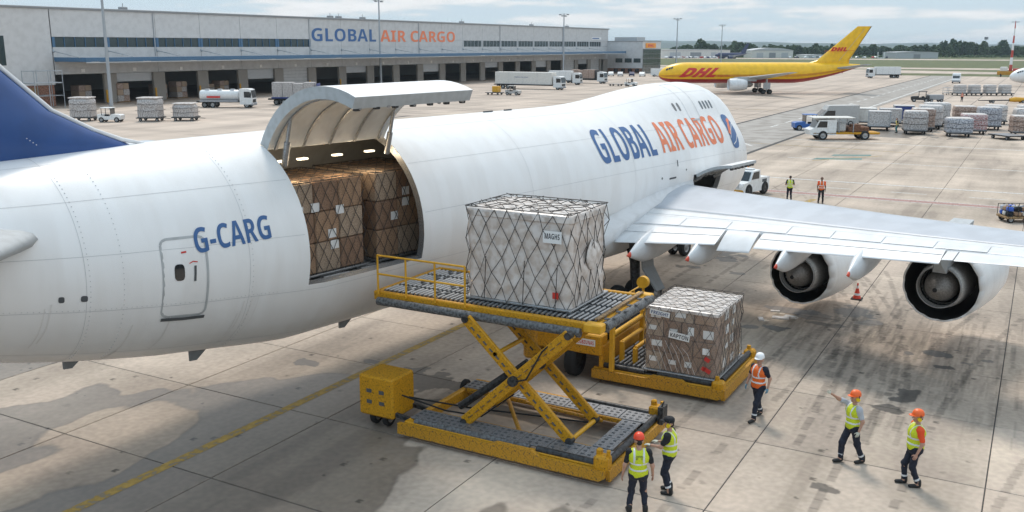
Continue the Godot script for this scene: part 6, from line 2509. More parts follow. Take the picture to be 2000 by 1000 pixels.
func make_far_field() -> void:
	shed("long low white hangar across the runway behind parked vehicles", 156.0, 815.0, 58.0, 6.6, 0.4, "cream_paint")
	shed("pale hangar with an arched roof across the runway", 221.0, 815.0, 35.0, 6.2, 2.0, "cream_paint")
	shed("small low white shed among the far parked vehicles", 255.0, 800.0, 20.0, 2.6, 0.2, "white_paint")
	shed("white shed with dark end wall standing before the far trees", 327.0, 775.0, 34.0, 4.8, 0.5, "silver")
	var kinds := []
	for i in 5:
		kinds.append(make_tree("dark green broadleaf tree in the belt beyond the runway", F(150 + i * 4.0, 900, -0.06), 9.5 + i * 0.6, 6.2, "leaves_%d" % (i % 4), "trees beyond the runway"))
	for k in 150:
		var px := 155.0 + k * 2.5
		var o: Node3D = copy(kinds[k % 5], F(px + rng.randf_range(-2, 2), 872 + (k % 3) * 16.0 + rng.randf_range(-4, 4), -0.06), rng.randf() * 360.0)
		var h := rng.randf_range(0.80, 1.12)
		if px > 395 and px < 430:
			h *= 1.35
		o.scale = Vector3(1, h, 1) * rng.randf_range(0.92, 1.1)
	for q in [[174.0, 1.45], [181.0, 1.25], [206.0, 1.5], [212.0, 1.3], [238.0, 1.1], [449.0, 1.35]]:
		var o: Node3D = copy(kinds[int(q[0]) % 5], F(q[0], 880, -0.06), q[0], "tall dark green tree rising above the belt beyond the runway")
		o.scale = Vector3.ONE * q[1]
	# scrub in front of the trees
	var s := T()
	for k in 420:
		var p := F(120 + rng.randf() * 420.0, 836 + rng.randf() * 22.0)
		crown(s, p + Vector3(0, 0.9, 0), Vector3(2.2, 1.2, 1.6), 9, 0.8)
	tag(put(s, "scrub", "leaves_3"), "low green scrub along the foot of the far trees", "bushes", "", "stuff")
	# hills
	s = T()
	s.set_smooth_group(1)
	var n := FastNoiseLite.new()
	n.seed = 4
	n.frequency = 0.0009
	n.fractal_octaves = 4
	for q in [[4600.0, 34.0, 10.0], [6400.0, 52.0, 18.0]]:
		var rows := []
		for r in 4:
			var row := PackedVector3Array()
			for k in 101:
				var x := -3600.0 + k * 72.0
				var e := clampf(1.15 - x / 3600.0, 0.5, 1.1)
				var y: float = [-2.0, 0.55, 1.0, 0.7][r] * (q[1] * e + q[2] * n.get_noise_2d(x, q[0])) if r > 0 else -2.0
				row.append(F(x, q[0] + r * 260.0, y))
			rows.append(row)
		loft(s, rows, false, false, false, 1)
	structure(s, "hills", "hill")
	# flood light towers and a windsock frame by the far shed
	for q in [[445.0, 905.0, 17.0], [492.0, 905.0, 18.0]]:
		var r := thing("floodlight_tower", "tall lattice floodlight tower above the far trees", "light tower", F(q[0], q[1], -0.06), 29.0, "floodlight towers beyond the trees")
		s = T()
		for x in [-0.5, 0.5]:
			tube(s, Vector3(x, 0, 0), Vector3(x, q[2], 0), 0.22, 0.16, 6)
		put(s, "leg", "mast_steel", r)
		s = T()
		box(s, Vector3(0.4, q[2], 0), Vector3(3.4, 2.4, 0.4))
		put(s, "lamp_bank", "parapet", r)
	var fr := thing("goal_frame", "white open steel frame beside the far white shed", "frame", F(298.0, 775.0, -0.06), 29.2)
	s = T()
	for x in [-2.6, 2.6]:
		box(s, Vector3(x, 2.6, 0), Vector3(0.5, 5.2, 0.5))
	box(s, Vector3(0, 0.4, 0), Vector3(5.6, 0.8, 0.5))
	put(s, "post", "white_paint", fr)
	# parked cars and vans along the far side
	var cars := []
	for i in 4:
		var c := thing("far_parked_car", ["small white car parked in the line by the far hangars", "small dark car parked in the line by the far hangars", "small silver car parked in the line by the far hangars", "small red car parked in the line by the far hangars"][i], "car", F(130 + i * 5.5, 806, -0.06), 20.0, "cars parked by the far hangars")
		s = T()
		prism(s, [Vector2(-2.1, 0.3), Vector2(2.1, 0.3), Vector2(2.1, 0.8), Vector2(1.1, 0.95), Vector2(0.4, 1.5), Vector2(-1.3, 1.5), Vector2(-2.0, 0.95)], -0.85, 0.85)
		put(s, "body", ["white_paint", "jet_navy", "silver", "tail_red"][i], c)
		s = T()
		for z in [-1.3, 1.3]:
			tube(s, Vector3(-0.9, 0.32, z), Vector3(0.9, 0.32, z), 0.32, 0.32, 10)
		put(s, "wheels", "rubber", c)
		cars.append(c)
	for k in 34:
		var x := 128.0 + k * 2.6 if k < 18 else 232.0 + (k - 18) * 6.0
		copy(cars[[0, 1, 0, 2, 0, 3][k % 6]], F(x + rng.randf(), 790 + rng.randf() * 14.0, -0.06), rng.randf_range(-60, 60))
	# small airfield signs and lights on the grass
	for q in [[222.0, 395.0, "lamp_orange"], [250.0, 350.0, "mast_red"], [205.0, 420.0, "white_paint"]]:
		var r := thing("airfield_sign", "small %s box on the grass beside the taxiway" % {"lamp_orange": "orange", "mast_red": "red", "white_paint": "white"}[q[2]], "airfield sign", F(q[0] * q[1] / 800.0 * 1.1, q[1], -0.06), 29.2)
		s = T()
		cbox(s, Vector3(0, 0.9, 0), Vector3(1.6, 1.3, 0.3), 0.05)
		put(s, "panel", q[2], r)
		s = T()
		for x in [-0.6, 0.6]:
			box(s, Vector3(x, 0.15, 0), Vector3(0.08, 0.4, 0.08))
		put(s, "leg", "mast_steel", r)

func make_masts() -> void:
	var first: Node3D = null
	for q in [[-130.4, 101.6, 24.0, "tall grey floodlight mast before the shed end near the tanker"], [-141.2, 187.3, 21.0, "grey floodlight mast before the shed name letters"], [-128.5, 262.0, 19.4, "grey floodlight mast behind the long white trailer"], [-121.0, 342.0, 20.0, "grey floodlight mast before the glazed office corner"], [-139.0, 457.0, 20.0, "far grey floodlight mast behind the yellow jet"]]:
		var r := thing("light_mast", q[3], "light mast", W(q[0], q[1], -0.028), 0.0, "apron floodlight masts")
		var s := T()
		tube(s, Vector3.ZERO, Vector3(0, q[2], 0), 0.30, 0.15, 12)
		put(s, "pole", "mast_steel", r)
		s = T()
		tube(s, Vector3.ZERO, Vector3(0, 0.5, 0), 0.45, 0.40, 12)
		put(s, "foot", "concrete_wall", r)
		s = T()
		bar(s, Vector3(-1.4, q[2] - 0.2, 0), Vector3(1.4, q[2] - 0.2, 0), 0.12, 0.12)
		bar(s, Vector3(0, q[2] - 0.6, -1.2), Vector3(0, q[2] - 0.6, 1.2), 0.12, 0.12)
		put(s, "head_frame", "mast_steel", r)
		for p in [Vector3(-1.3, 0, 0), Vector3(1.3, 0, 0), Vector3(0, -0.4, -1.1), Vector3(0, -0.4, 1.1)]:
			s = T()
			cbox(s, p + Vector3(0, q[2] - 0.35, 0), Vector3(0.7, 0.3, 0.5), 0.06)
			put(s, "floodlight", "parapet", r)
	# red and white lattice mast beside the parked white jet
	var m := thing("striped_mast", "red and white striped mast on a service trailer by the white jet", "mast", W(-10.4, 352.0, -0.028), 0.0)
	for k in 7:
		var s := T()
		tube(s, Vector3(0, 1.6 + k * 2.3, 0), Vector3(0, 3.9 + k * 2.3, 0), 0.5 - k * 0.055, 0.445 - k * 0.055, 8)
		put(s, "mast_section", "mast_red" if k % 2 == 0 else "white_paint", m)
	var s := T()
	bar(s, Vector3(-1.2, 17.4, 0), Vector3(1.2, 17.4, 0), 0.2, 0.2)
	put(s, "cross_arm", "mast_steel", m)
	s = T()
	cbox(s, Vector3(-0.5, 1.2, 0), Vector3(6.5, 1.2, 2.4), 0.1)
	put(s, "trailer", "yellow_scuffed", m)
	s = T()
	cbox(s, Vector3(-1.9, 2.5, 0), Vector3(2.2, 1.4, 2.2), 0.2)
	put(s, "cabinet", "cream_paint", m)
	s = T()
	cbox(s, Vector3(1.6, 2.2, 0), Vector3(1.8, 1.0, 2.0), 0.1)
	put(s, "winch", "mast_red", m)
	for x in [-2.6, 1.6]:
		wheel(m, Vector3(x, 0.5, 0.9), 0.5, 0.4)
		wheel(m, Vector3(x, 0.5, -0.9), 0.5, 0.4)

# ---------------------------------------------------------------- smaller jets
func jet(called: String, label: String, at: Vector3, yaw: float, L: float, R: float, yc: float, top: String, stripe: String, belly: String, fin_m: String, detailed := true) -> Node3D:
	var r := thing(called, label, "airplane", at, yaw)
	var row := func(u: float) -> Array:
		# u from 0 at the nose to 1 at the tail
		var rr := R
		var y := yc
		if u < 0.14:
			var k := 1.0 - u / 0.14
			rr = R * sqrt(maxf(0.0, 1.0 - pow(k, 2.3)))
			y = yc - 0.22 * R * k * k
		elif u > 0.66:
			var k := (u - 0.66) / 0.34
			rr = R * (1.0 - 0.88 * pow(k, 1.55))
			y = yc + R * 0.72 * pow(k, 1.5)
		return [rr, y]
	var us := []
	for k in 9:
		us.append(0.14 * pow(k / 8.0, 1.8))
	for k in range(1, 25):
		us.append(0.14 + 0.86 * k / 24.0)
	var bands := [["fuselage", top, -8.0, 188.0], ["stripe", stripe, -22.0, -8.0], ["stripe", stripe, 188.0, 202.0], ["lower_side", top, -36.0, -22.0], ["lower_side", top, 202.0, 216.0], ["belly", belly, 216.0, 324.0]]
	if stripe == "":
		bands = [["fuselage", top, -60.0, 240.0], ["belly", belly, 240.0, 300.0]]
	for q in bands:
		var s := T()
		var rings := []
		var n := maxi(3, int((q[3] - q[2]) / 8.0))
		for u in us:
			var w: Array = row.call(u)
			var p := PackedVector3Array()
			for k in n + 1:
				var a := deg_to_rad(lerpf(q[2], q[3], float(k) / n))
				p.append(Vector3(cos(a) * w[0], w[1] + sin(a) * w[0] * 1.04, (u - 0.5) * L))
			p.reverse()
			rings.append(p)
		loft(s, rings, false, false, false, 1)
		put(s, q[0], q[1], r)
	# fin
	var s := T()
	var zt := 0.5 * L
	var rings := []
	for q in [[yc + R * 0.75, 0.70 * L, 0.945 * L, 0.5], [yc + R + 0.5, 0.785 * L, 0.945 * L, 0.4], [yc + R + 7.5, 0.975 * L, 1.045 * L, 0.16]]:
		var p := PackedVector3Array()
		for k in 9:
			var x := k / 8.0
			p.append(Vector3(foil(x, 0.5) * q[3] * 2.0, q[0], lerpf(q[1], q[2], x) - zt))
		for k in range(7, 0, -1):
			var x := k / 8.0
			p.append(Vector3(-foil(x, 0.5) * q[3] * 2.0, q[0], lerpf(q[1], q[2], x) - zt))
		rings.append(p)
	loft(s, rings, true, false, true, 2)
	var fin := put(s, "tail_fin", fin_m, r)
	if detailed:
		s = T()
		for side in [-1.0, 1.0]:
			bar(s, Vector3(side * 0.36, yc + R + 0.3, 0.89 * L - zt), Vector3(side * 0.16, yc + R + 7.0, 1.01 * L - zt), 0.02, 0.05)
		put(s, "rudder_joint", "panel_line", fin)
	for side in [-1.0, 1.0]:
		s = T()
		rings = []
		for q in [[R * 0.3, 0.87 * L, 0.97 * L, yc + R * 0.45], [R * 0.3 + 7.0, 0.955 * L, 0.995 * L, yc + R * 0.45 + 0.9]]:
			var p := PackedVector3Array()
			for k in 9:
				p.append(Vector3(side * q[0], q[3] + foil(k / 8.0, 0.1) * (q[2] - q[1]), lerpf(q[1], q[2], k / 8.0) - zt))
			for k in range(7, 0, -1):
				p.append(Vector3(side * q[0], q[3] - foil(k / 8.0, 0.1) * (q[2] - q[1]), lerpf(q[1], q[2], k / 8.0) - zt))
			if side > 0:
				p.reverse()
			rings.append(p)
		loft(s, rings, true, true, true, 2)
		put(s, "tailplane", "fairing_grey" if side < 0 else "wing_white", r)
		s = T()
		rings = []
		for q in [[R * 0.5, 0.34 * L, 0.52 * L, yc - R * 0.62, 0.12], [R + 4.0, 0.40 * L, 0.525 * L, yc - R * 0.42, 0.11], [R + 15.5, 0.53 * L, 0.572 * L, yc + 0.5, 0.09]]:
			var p := PackedVector3Array()
			for k in 9:
				p.append(Vector3(side * q[0], q[3] + foil(k / 8.0, q[4]) * (q[2] - q[1]), lerpf(q[1], q[2], k / 8.0) - zt))
			for k in range(7, 0, -1):
				p.append(Vector3(side * q[0], q[3] - foil(k / 8.0, q[4]) * (q[2] - q[1]), lerpf(q[1], q[2], k / 8.0) - zt))
			if side > 0:
				p.reverse()
			rings.append(p)
		loft(s, rings, true, true, true, 2)
		put(s, "wing", "fairing_grey", r)
		var ez := 0.40 * L - zt
		s = T()
		var xf := Transform3D(Basis(Vector3(1, 0, 0), Vector3(0, 0, -1), Vector3(0, 1, 0)), Vector3(side * (R + 4.3), yc - R * 0.42 - 1.35, ez))
		lathe(s, [[0.95, -0.2], [1.15, 0.6], [1.28, 2.0], [1.22, 3.2], [1.08, 3.6], [0.98, 3.4], [0.9, 2.6]], 24, xf)
		var e := put(s, "engine", "wing_white" if detailed else belly, r)
		s = T()
		lathe(s, [[0.98, -0.15], [0.9, 0.0], [0.62, -0.2], [0.5, -1.1], [0.2, -1.5]], 20, xf)
		put(s, "exhaust", "plug_metal", e)
		s = T()
		lathe(s, [[0.92, 2.7], [0.3, 2.6], [0.02, 3.0]], 20, xf)
		put(s, "fan", "dark_steel", e)
		s = T()
		box(s, Vector3(side * (R + 4.3), yc - R * 0.42 - 0.25, ez + 0.2), Vector3(0.3, 0.9, 4.0))
		put(s, "pylon", "fairing_grey", e)
		s = T()
		var ga := Vector3(side * 3.4, 0, 0.52 * L - zt)
		tube(s, ga + Vector3(0, 0.5, 0), ga + Vector3(0, yc - R * 0.6, 0), 0.16, 0.2, 8)
		box(s, ga + Vector3(side * 0.3, 1.7, 0), Vector3(0.1, 1.3, 1.5))
		var g := put(s, "main_gear_leg", "silver", r)
		for z in [-0.65, 0.65]:
			for x in [-0.35, 0.35]:
				wheel(g, ga + Vector3(x, 0.5, z), 0.5, 0.4, "dark_steel")
	s = T()
	var na := Vector3(0, 0, 0.12 * L - zt)
	tube(s, na + Vector3(0, 0.4, 0), na + Vector3(0, yc - R * 0.8, 0), 0.12, 0.12, 8)
	var ng := put(s, "nose_gear_leg", "silver", r)
	for x in [-0.25, 0.25]:
		wheel(ng, na + Vector3(x, 0.4, 0), 0.4, 0.25, "dark_steel")
	# flight deck windows
	if detailed:
		for side in [-1.0, 1.0]:
			for k in 3:
				s = T()
				s.set_smooth_group(-1)
				var pts := []
				for q in [[0.032 + k * 0.012, 30.0], [0.032 + k * 0.012 + 0.010, 30.0 + 3.0 * k], [0.032 + k * 0.012 + 0.010, 48.0], [0.032 + k * 0.012, 46.0]]:
					var w: Array = row.call(q[0])
					var a := deg_to_rad(q[1])
					pts.append(Vector3(side * cos(a) * (w[0] + 0.02), w[1] + sin(a) * (w[0] * 1.04 + 0.02), (q[0] - 0.5) * L))
				face(s, pts, Vector3(0, yc, (0.05 - 0.5) * L))
				put(s, "cockpit_window", "window_dark", r)
	return r

func make_parcel_jet() -> void:
	var L := 42.6
	var r := jet("parcel_jet", "yellow and red twin engined parcel jet with red lettering", W(-53.3, 202.8, -0.028), 119.3, L, 2.08, 4.3, "jet_yellow", "jet_stripe", "jet_red", "jet_yellow")
	# lettering on the near (port) side, wrapped on the round flank
	var side_text := func(text: String, z0: float, wide: float, y0: float, cap: float, m: String, slant: float) -> void:
		var s := T()
		s.set_smooth_group(-1)
		var tri := letters(text, heavy if text == "DHL" else bold, wide, cap, slant)
		for i in range(0, tri.size(), 3):
			for k in 8:
				var poly := [tri[i], tri[i + 1], tri[i + 2]]
				for cut in [[cap * k / 8.0, 1.0], [cap * (k + 1) / 8.0, -1.0]]:
					var out := []
					for e in poly.size():
						var a: Vector2 = poly[e]
						var b: Vector2 = poly[(e + 1) % poly.size()]
						var da: float = (a.y - cut[0]) * cut[1]
						var db: float = (b.y - cut[0]) * cut[1]
						if da >= 0.0:
							out.append(a)
						if (da > 0.0 and db < 0.0) or (da < 0.0 and db > 0.0):
							out.append(a.lerp(b, da / (da - db)))
					poly = out
					if poly.size() < 3:
						break
				if poly.size() < 3:
					continue
				var pts := []
				for p in poly:
					var a := asin(clampf((y0 + p.y - 4.3) / (2.08 * 1.04), -0.99, 0.99))
					pts.append(Vector3(-cos(a) * 2.11, 4.3 + sin(a) * 2.08 * 1.04 * 1.012, z0 + p.x))
				face(s, pts, Vector3(0, 4.3, z0))
		put(s, "jet_lettering", m, r)
	side_text.call("DHL", -17.4, 7.4, 3.42, 1.95, "jet_text", 1.1)
	side_text.call("express", -9.2, 2.6, 3.46, 0.36, "jet_text", 0.1)
	# small tail mark with its two lines
	var zt := L * 0.5
	var xf := Transform3D(Basis(Vector3(0, 0, 1), Vector3(0, 1, 0), Vector3(-1, 0, 0)), Vector3(-0.62, 8.75, 0.845 * L - zt))
	lettering("DHL", heavy, 3.4, 0.85, xf, "fin_lettering", "jet_text", r, 0.5)
	var s := T()
	for k in 2:
		box(s, Vector3(-0.60, 8.8 + k * 0.1, [0.828, 0.945][k] * L - zt), Vector3(0.02, 0.06, [1.2, 1.6][k]))
	put(s, "fin_line", "jet_text", r)
	# white jet whose nose shows at the edge of the stand
	jet("white_jet", "white jet parked with its nose towards the covered dollies", W(10.6, 277.0, -0.028), 112.0, 40.0, 1.95, 2.75, "skin_white", "", "skin_white", "skin_white")
	# dark jet parked by the far hangar
	jet("navy_jet", "small navy and orange jet parked by the far hangars", F(176.0, 770.0, -0.06), 139.0, 30.0, 1.6, 3.0, "jet_navy", "", "jet_navy", "jet_navy", false)

# ---------------------------------------------------------------- vehicles; each faces -z in its own axes
func cab_over(r: Node, z0: float, m: String) -> void:
	# cab from z0 (its back) forwards 2.0 m
	var s := T()
	var f := -z0
	prism(s, [Vector2(f, 0.55), Vector2(f + 2.0, 0.55), Vector2(f + 2.08, 1.5), Vector2(f + 1.85, 2.9), Vector2(f + 1.4, 3.05), Vector2(f, 3.05)], -1.2, 1.2)
	var c := put(s, "cab", m, r)
	s = T()
	prism(s, [Vector2(f + 2.075, 1.62), Vector2(f + 2.10, 1.6), Vector2(f + 1.90, 2.78), Vector2(f + 1.87, 2.78)], -1.08, 1.08)
	put(s, "windscreen", "window_dark", c)
	for x in [-1.205, 1.205]:
		s = T()
		prism(s, [Vector2(f + 0.75, 1.65), Vector2(f + 1.9, 1.65), Vector2(f + 1.7, 2.6), Vector2(f + 0.75, 2.6)], x - 0.01, x + 0.01)
		put(s, "side_window", "window_dark", c)
		s = T()
		cbox(s, Vector3(x * 1.12, 2.2, -(f + 1.9)), Vector3(0.14, 0.6, 0.12), 0.03)
		put(s, "mirror", "dark_steel", c)
	s = T()
	box(s, Vector3(0, 1.1, -(f + 2.05)), Vector3(1.7, 0.5, 0.08))
	put(s, "grille", "dark_steel", c)
	s = T()
	cbox(s, Vector3(0, 0.55, -(f + 2.0)), Vector3(2.4, 0.4, 0.3), 0.05)
	put(s, "bumper", "grey_paint", c)
	for x in [-0.9, 0.9]:
		s = T()
		box(s, Vector3(x, 0.72, -(f + 2.16)), Vector3(0.36, 0.18, 0.05))
		put(s, "headlight", "headlamp", c)
		wheel(r, Vector3(x * 1.12, 0.5, -(f + 1.1)), 0.5, 0.32)

func lorry(label: String, at: Vector3, yaw: float, cargo: String, long: float, high: float, m: String, cab_m := "white_paint") -> Node3D:
	var r := thing("lorry", label, "truck", at, yaw)
	var z1 := long * 0.5
	cab_over(r, -z1 - 0.4, cab_m)
	var s := T()
	box(s, Vector3(0, 0.95, 0.0), Vector3(0.9, 0.25, long + 1.6))
	put(s, "chassis", "dark_steel", r)
	if cargo == "box":
		s = T()
		cbox(s, Vector3(0, 1.15 + high * 0.5, 0), Vector3(2.5, high, long), 0.06)
		var b := put(s, "cargo_box", m, r)
		s = T()
		for x in [-1.255, 1.255]:
			for k in 3:
				box(s, Vector3(x, 1.15 + high * 0.5, -z1 + (k + 1) * long / 4.0), Vector3(0.012, high - 0.1, 0.05))
			box(s, Vector3(x, 1.2, 0), Vector3(0.02, 0.12, long))
		put(s, "side_rail", "silver", b)
	elif cargo == "tank":
		s = T()
		var xf := Transform3D(Basis(Vector3(1, 0, 0), Vector3(0, 0, -1), Vector3(0, 1, 0)), Vector3(0, 1.15 + high * 0.5, 0))
		lathe(s, [[0.4, -z1 - 0.15], [high * 0.45, -z1 - 0.1], [high * 0.5, -z1 + 0.1], [high * 0.5, z1 - 0.1], [high * 0.45, z1 + 0.1], [0.4, z1 + 0.15]], 24, xf, true, true)
		var b := put(s, "tank", m, r)
		s = T()
		for k in 3:
			cbox(s, Vector3(0, 1.2 + high, -z1 + (k + 0.5) * long / 3.0), Vector3(0.7, 0.2, 0.7), 0.05)
		put(s, "hatch", "silver", b)
		s = T()
		box(s, Vector3(1.12, 1.75, 0.8), Vector3(0.03, 0.3, 2.2))
		put(s, "side_band", "red_mark", b)
		s = T()
		box(s, Vector3(0, 1.1, 0), Vector3(2.3, 0.3, long))
		put(s, "skirt", "grey_paint", r)
	elif cargo == "flat":
		s = T()
		cbox(s, Vector3(0, 1.2, 0), Vector3(2.5, 0.2, long), 0.03)
		put(s, "bed", m, r)
		s = T()
		box(s, Vector3(0, 2.4, -z1 + 0.1), Vector3(2.5, 2.4, 0.1))
		put(s, "headboard", m, r)
	for z in [z1 - 0.8, z1 - 2.1, z1 - 3.4 if long > 10.0 else z1 - 0.8]:
		for x in [-1.0, 1.0]:
			if z != z1 - 3.4 or long > 10.0:
				wheel(r, Vector3(x, 0.5, z), 0.5, 0.34)
	return r

func van(label: String, at: Vector3, yaw: float, m: String) -> Node3D:
	var r := thing("van", label, "van", at, yaw)
	var s := T()
	prism(s, [Vector2(-2.6, 0.4), Vector2(2.5, 0.4), Vector2(2.6, 0.9), Vector2(2.3, 1.25), Vector2(1.5, 2.0), Vector2(1.2, 2.55), Vector2(-2.6, 2.6)], -0.98, 0.98)
	put(s, "body", m, r)
	s = T()
	prism(s, [Vector2(2.22, 1.36), Vector2(2.26, 1.33), Vector2(1.56, 2.0), Vector2(1.52, 2.02)], -0.86, 0.86)
	put(s, "windscreen", "window_dark", r)
	for x in [-0.985, 0.985]:
		s = T()
		prism(s, [Vector2(0.4, 1.3), Vector2(1.9, 1.3), Vector2(1.35, 1.95), Vector2(0.4, 1.95)], x - 0.008, x + 0.008)
		put(s, "side_window", "window_dark", r)
	s = T()
	cbox(s, Vector3(0, 0.55, -2.58), Vector3(1.96, 0.4, 0.2), 0.05)
	put(s, "bumper", "grey_paint", r)
	for z in [-1.7, 1.6]:
		for x in [-0.88, 0.88]:
			wheel(r, Vector3(x, 0.36, z), 0.36, 0.22)
	return r

# small tow tractor with open or closed cab
func tow_tractor(label: String, at: Vector3, yaw: float, m: String, group := "") -> Node3D:
	var r := thing("tow_tractor", label, "tow tractor", at, yaw, group)
	var s := T()
	prism(s, [Vector2(-1.5, 0.35), Vector2(1.5, 0.35), Vector2(1.55, 0.9), Vector2(1.3, 1.0), Vector2(0.3, 1.05), Vector2(0.25, 0.8), Vector2(-0.9, 0.8), Vector2(-1.0, 1.05), Vector2(-1.5, 1.05)], -0.75, 0.75)
	put(s, "body", m, r)
	s = T()
	for x in [-0.68, 0.68]:
		for z in [-0.25, 0.95]:
			bar(s, Vector3(x, 0.9, z), Vector3(x, 1.85, z), 0.06, 0.06)
	put(s, "roof_post", "dark_steel", r)
	s = T()
	cbox(s, Vector3(0, 1.88, 0.35), Vector3(1.5, 0.08, 1.5), 0.03)
	put(s, "roof", m, r)
	s = T()
	box(s, Vector3(0, 1.4, -0.27), Vector3(1.3, 0.8, 0.02))
	put(s, "windscreen", "window_dark", r)
	s = T()
	cbox(s, Vector3(0, 0.85, 0.5), Vector3(0.6, 0.3, 0.5), 0.05)
	put(s, "seat", "black_cloth", r)
	for z in [-1.0, 1.0]:
		for x in [-0.7, 0.7]:
			wheel(r, Vector3(x, 0.34, z), 0.34, 0.22)
	return r

func make_vehicles() -> void:
	# cargo shed side
	var t := lorry("long white trailer lorry backed up to the shed docks", W(-106.4, 196.8, -0.028), -90.0, "box", 15.0, 2.75, "cream_paint")
	lettering("Halifax me srient", plain, 3.6, 0.36, Transform3D(Basis(Vector3(0, 0, -1), Vector3(0, 1, 0), Vector3(1, 0, 0)), Vector3(1.262, 2.6, 2.2)), "side_text", "ink_blue", t)
	lorry("white lorry with its cab facing out behind the long trailer", W(-110.5, 224.0, -0.028), -80.0, "box", 6.0, 2.4, "white_paint")
	var c := lorry("flat bed lorry stacked with brown cartons before the shed corner", W(-110.0, 236.0, -0.028), -90.0, "flat", 9.0, 2.4, "dark_steel")
	var s := T()
	c.set_meta("label", "flat bed lorry carrying a brown carton stack before the shed corner")
	stack_on(W(-109.4, 236.0, 1.272), Vector3(7.0, 2.3, 2.3), "load_brown", "long brown carton stack on the flat bed lorry")
	var tt := tow_tractor("small white tow tractor leading a flat dolly past the trailer", W(-90.5, 223.0, -0.028), -90.0, "white_paint")
	dolly("empty flat dolly behind the white tow tractor near the trailer", W(-94.6, 223.0, -0.028), -90.0)
	tow_tractor("white tow tractor with yellow load near the shed docks", W(-95.0, 170.5, -0.028), -85.0, "white_dirty")
	dolly("dolly behind the white tow tractor near the shed docks", W(-99.2, 170.2, -0.028), -85.0)
	stack_on(W(-98.8, 170.2, 0.53), Vector3(1.4, 1.2, 1.4), "yellow_clean", "small yellow crate on a dolly near the shed docks")
	van("white van standing among the parked vehicles before the office", W(-112.0, 300.0, -0.028), -60.0, "white_paint")
	for q in [[-124.0, 296.0, "silver", 20.0], [-120.6, 297.5, "jet_navy", 25.0], [-117.0, 298.0, "white_paint", 15.0], [-127.8, 297.0, "white_paint", 20.0], [-131.6, 297.0, "grey_paint", 22.0], [-113.6, 304.0, "tail_red", 30.0], [-109.5, 308.0, "silver", 0.0], [-107.0, 312.0, "white_paint", -10.0]]:
		car("%s car parked before the office" % {"silver": "silver", "jet_navy": "dark blue", "white_paint": "white", "grey_paint": "grey", "tail_red": "red"}[q[2]], W(q[0], q[1], -0.028), q[3], q[2])
	# left of the freighter
	lorry("white tanker lorry with a red side band before the docks", W(-117.6, 112.6, -0.028), -62.0, "tank", 6.2, 1.7, "white_paint")
	lorry("blue framed flat bed lorry stacked with grey wrapped goods", W(-112.0, 124.5, -0.028), -62.0, "flat", 8.0, 2.4, "blue_paint")
	stack_on(W(-112.2, 124.3, 1.272), Vector3(2.3, 2.5, 7.2), "load_grey", "long grey wrapped goods stack on the blue flat bed lorry", -62.0)
	tow_tractor("white tow tractor between two wrapped pallets left of the tanker", W(-107.6, 83.6, -0.028), -60.0, "white_paint")
	for q in [[-112.6, 83.2, "rounded grey wrapped pallet on a dolly behind the tow tractor"], [-104.4, 87.4, "rounded grey wrapped pallet on a dolly ahead of the tow tractor"], [-100.9, 90.2, "lower rounded wrapped pallet on the last dolly by the tow tractor"]]:
		dolly("dolly under a rounded wrapped pallet left of the tanker", W(q[0], q[1], -0.028), -60.0, "dollies left of the tanker")
		wrapped(q[2], W(q[0], q[1], 0.53), -60.0, Vector3(2.6, 2.6 if q[0] < -101 else 1.8, 3.0), "load_grey", 0.7)
	# across the apron
	lorry("white articulated lorry crossing the far apron beyond the yellow jet", W(-43.8, 320.5, -0.028), 119.2, "box", 7.6, 2.3, "white_paint")
	van("white van driving down the service road towards the stand", W(-21.2, 285.6, -0.028), 182.0, "white_paint")
	# flat bed with canopy near the stand
	var r := thing("service_truck", "white cab service truck with roof canopy and yellow chassis", "truck", W(-18.6, 106.0, -0.02), 119.2)
	s = T()
	prism(s, [Vector2(0.9, 0.55), Vector2(3.6, 0.55), Vector2(3.75, 1.1), Vector2(3.2, 1.3), Vector2(2.75, 2.15), Vector2(0.9, 2.2)], -1.0, 1.0)
	var cb := put(s, "cab", "white_paint", r)
	s = T()
	prism(s, [Vector2(3.16, 1.36), Vector2(3.21, 1.33), Vector2(2.82, 2.08), Vector2(2.77, 2.08)], -0.9, 0.9)
	put(s, "windscreen", "window_dark", cb)
	for x in [-1.008, 1.008]:
		s = T()
		prism(s, [Vector2(1.9, 1.35), Vector2(3.0, 1.35), Vector2(2.7, 2.0), Vector2(1.9, 2.0)], x - 0.008, x + 0.008)
		put(s, "side_window", "window_dark", cb)
	s = T()
	cbox(s, Vector3(0, 2.36, -1.2), Vector3(2.3, 0.1, 4.4), 0.03)
	put(s, "canopy", "cream_paint", r)
	for x in [-1.0, 1.0]:
		for z in [-0.6, 0.9]:
			s = T()
			bar(s, Vector3(x, 0.8, z), Vector3(x, 2.34, z), 0.08, 0.08)
			put(s, "canopy_post", "grey_paint", r)
	s = T()
	cbox(s, Vector3(0, 0.72, 0.2), Vector3(2.0, 0.22, 7.2), 0.04)
	put(s, "chassis", "yellow_worn", r)
	s = T()
	cbox(s, Vector3(0, 1.35, -0.3), Vector3(1.7, 0.95, 1.0), 0.15)
	put(s, "tank", "white_dirty", r)
	s = T()
	cbox(s, Vector3(0.1, 1.1, 1.6), Vector3(1.7, 0.6, 2.2), 0.1)
	cbox(s, Vector3(-0.3, 1.45, 1.3), Vector3(0.9, 0.4, 1.0), 0.08)
	put(s, "bed_load", "brown_load", r)
	for z in [-2.3, 2.2]:
		for x in [-0.9, 0.9]:
			wheel(r, Vector3(x, 0.5, z), 0.5, 0.3)
	tow_tractor("low blue tow tractor behind the service truck cab", W(-24.4, 115.6, -0.02), 119.0, "car_blue")
	van("white van behind the service truck canopy", W(-22.6, 124.0, -0.02), 119.0, "white_dirty")
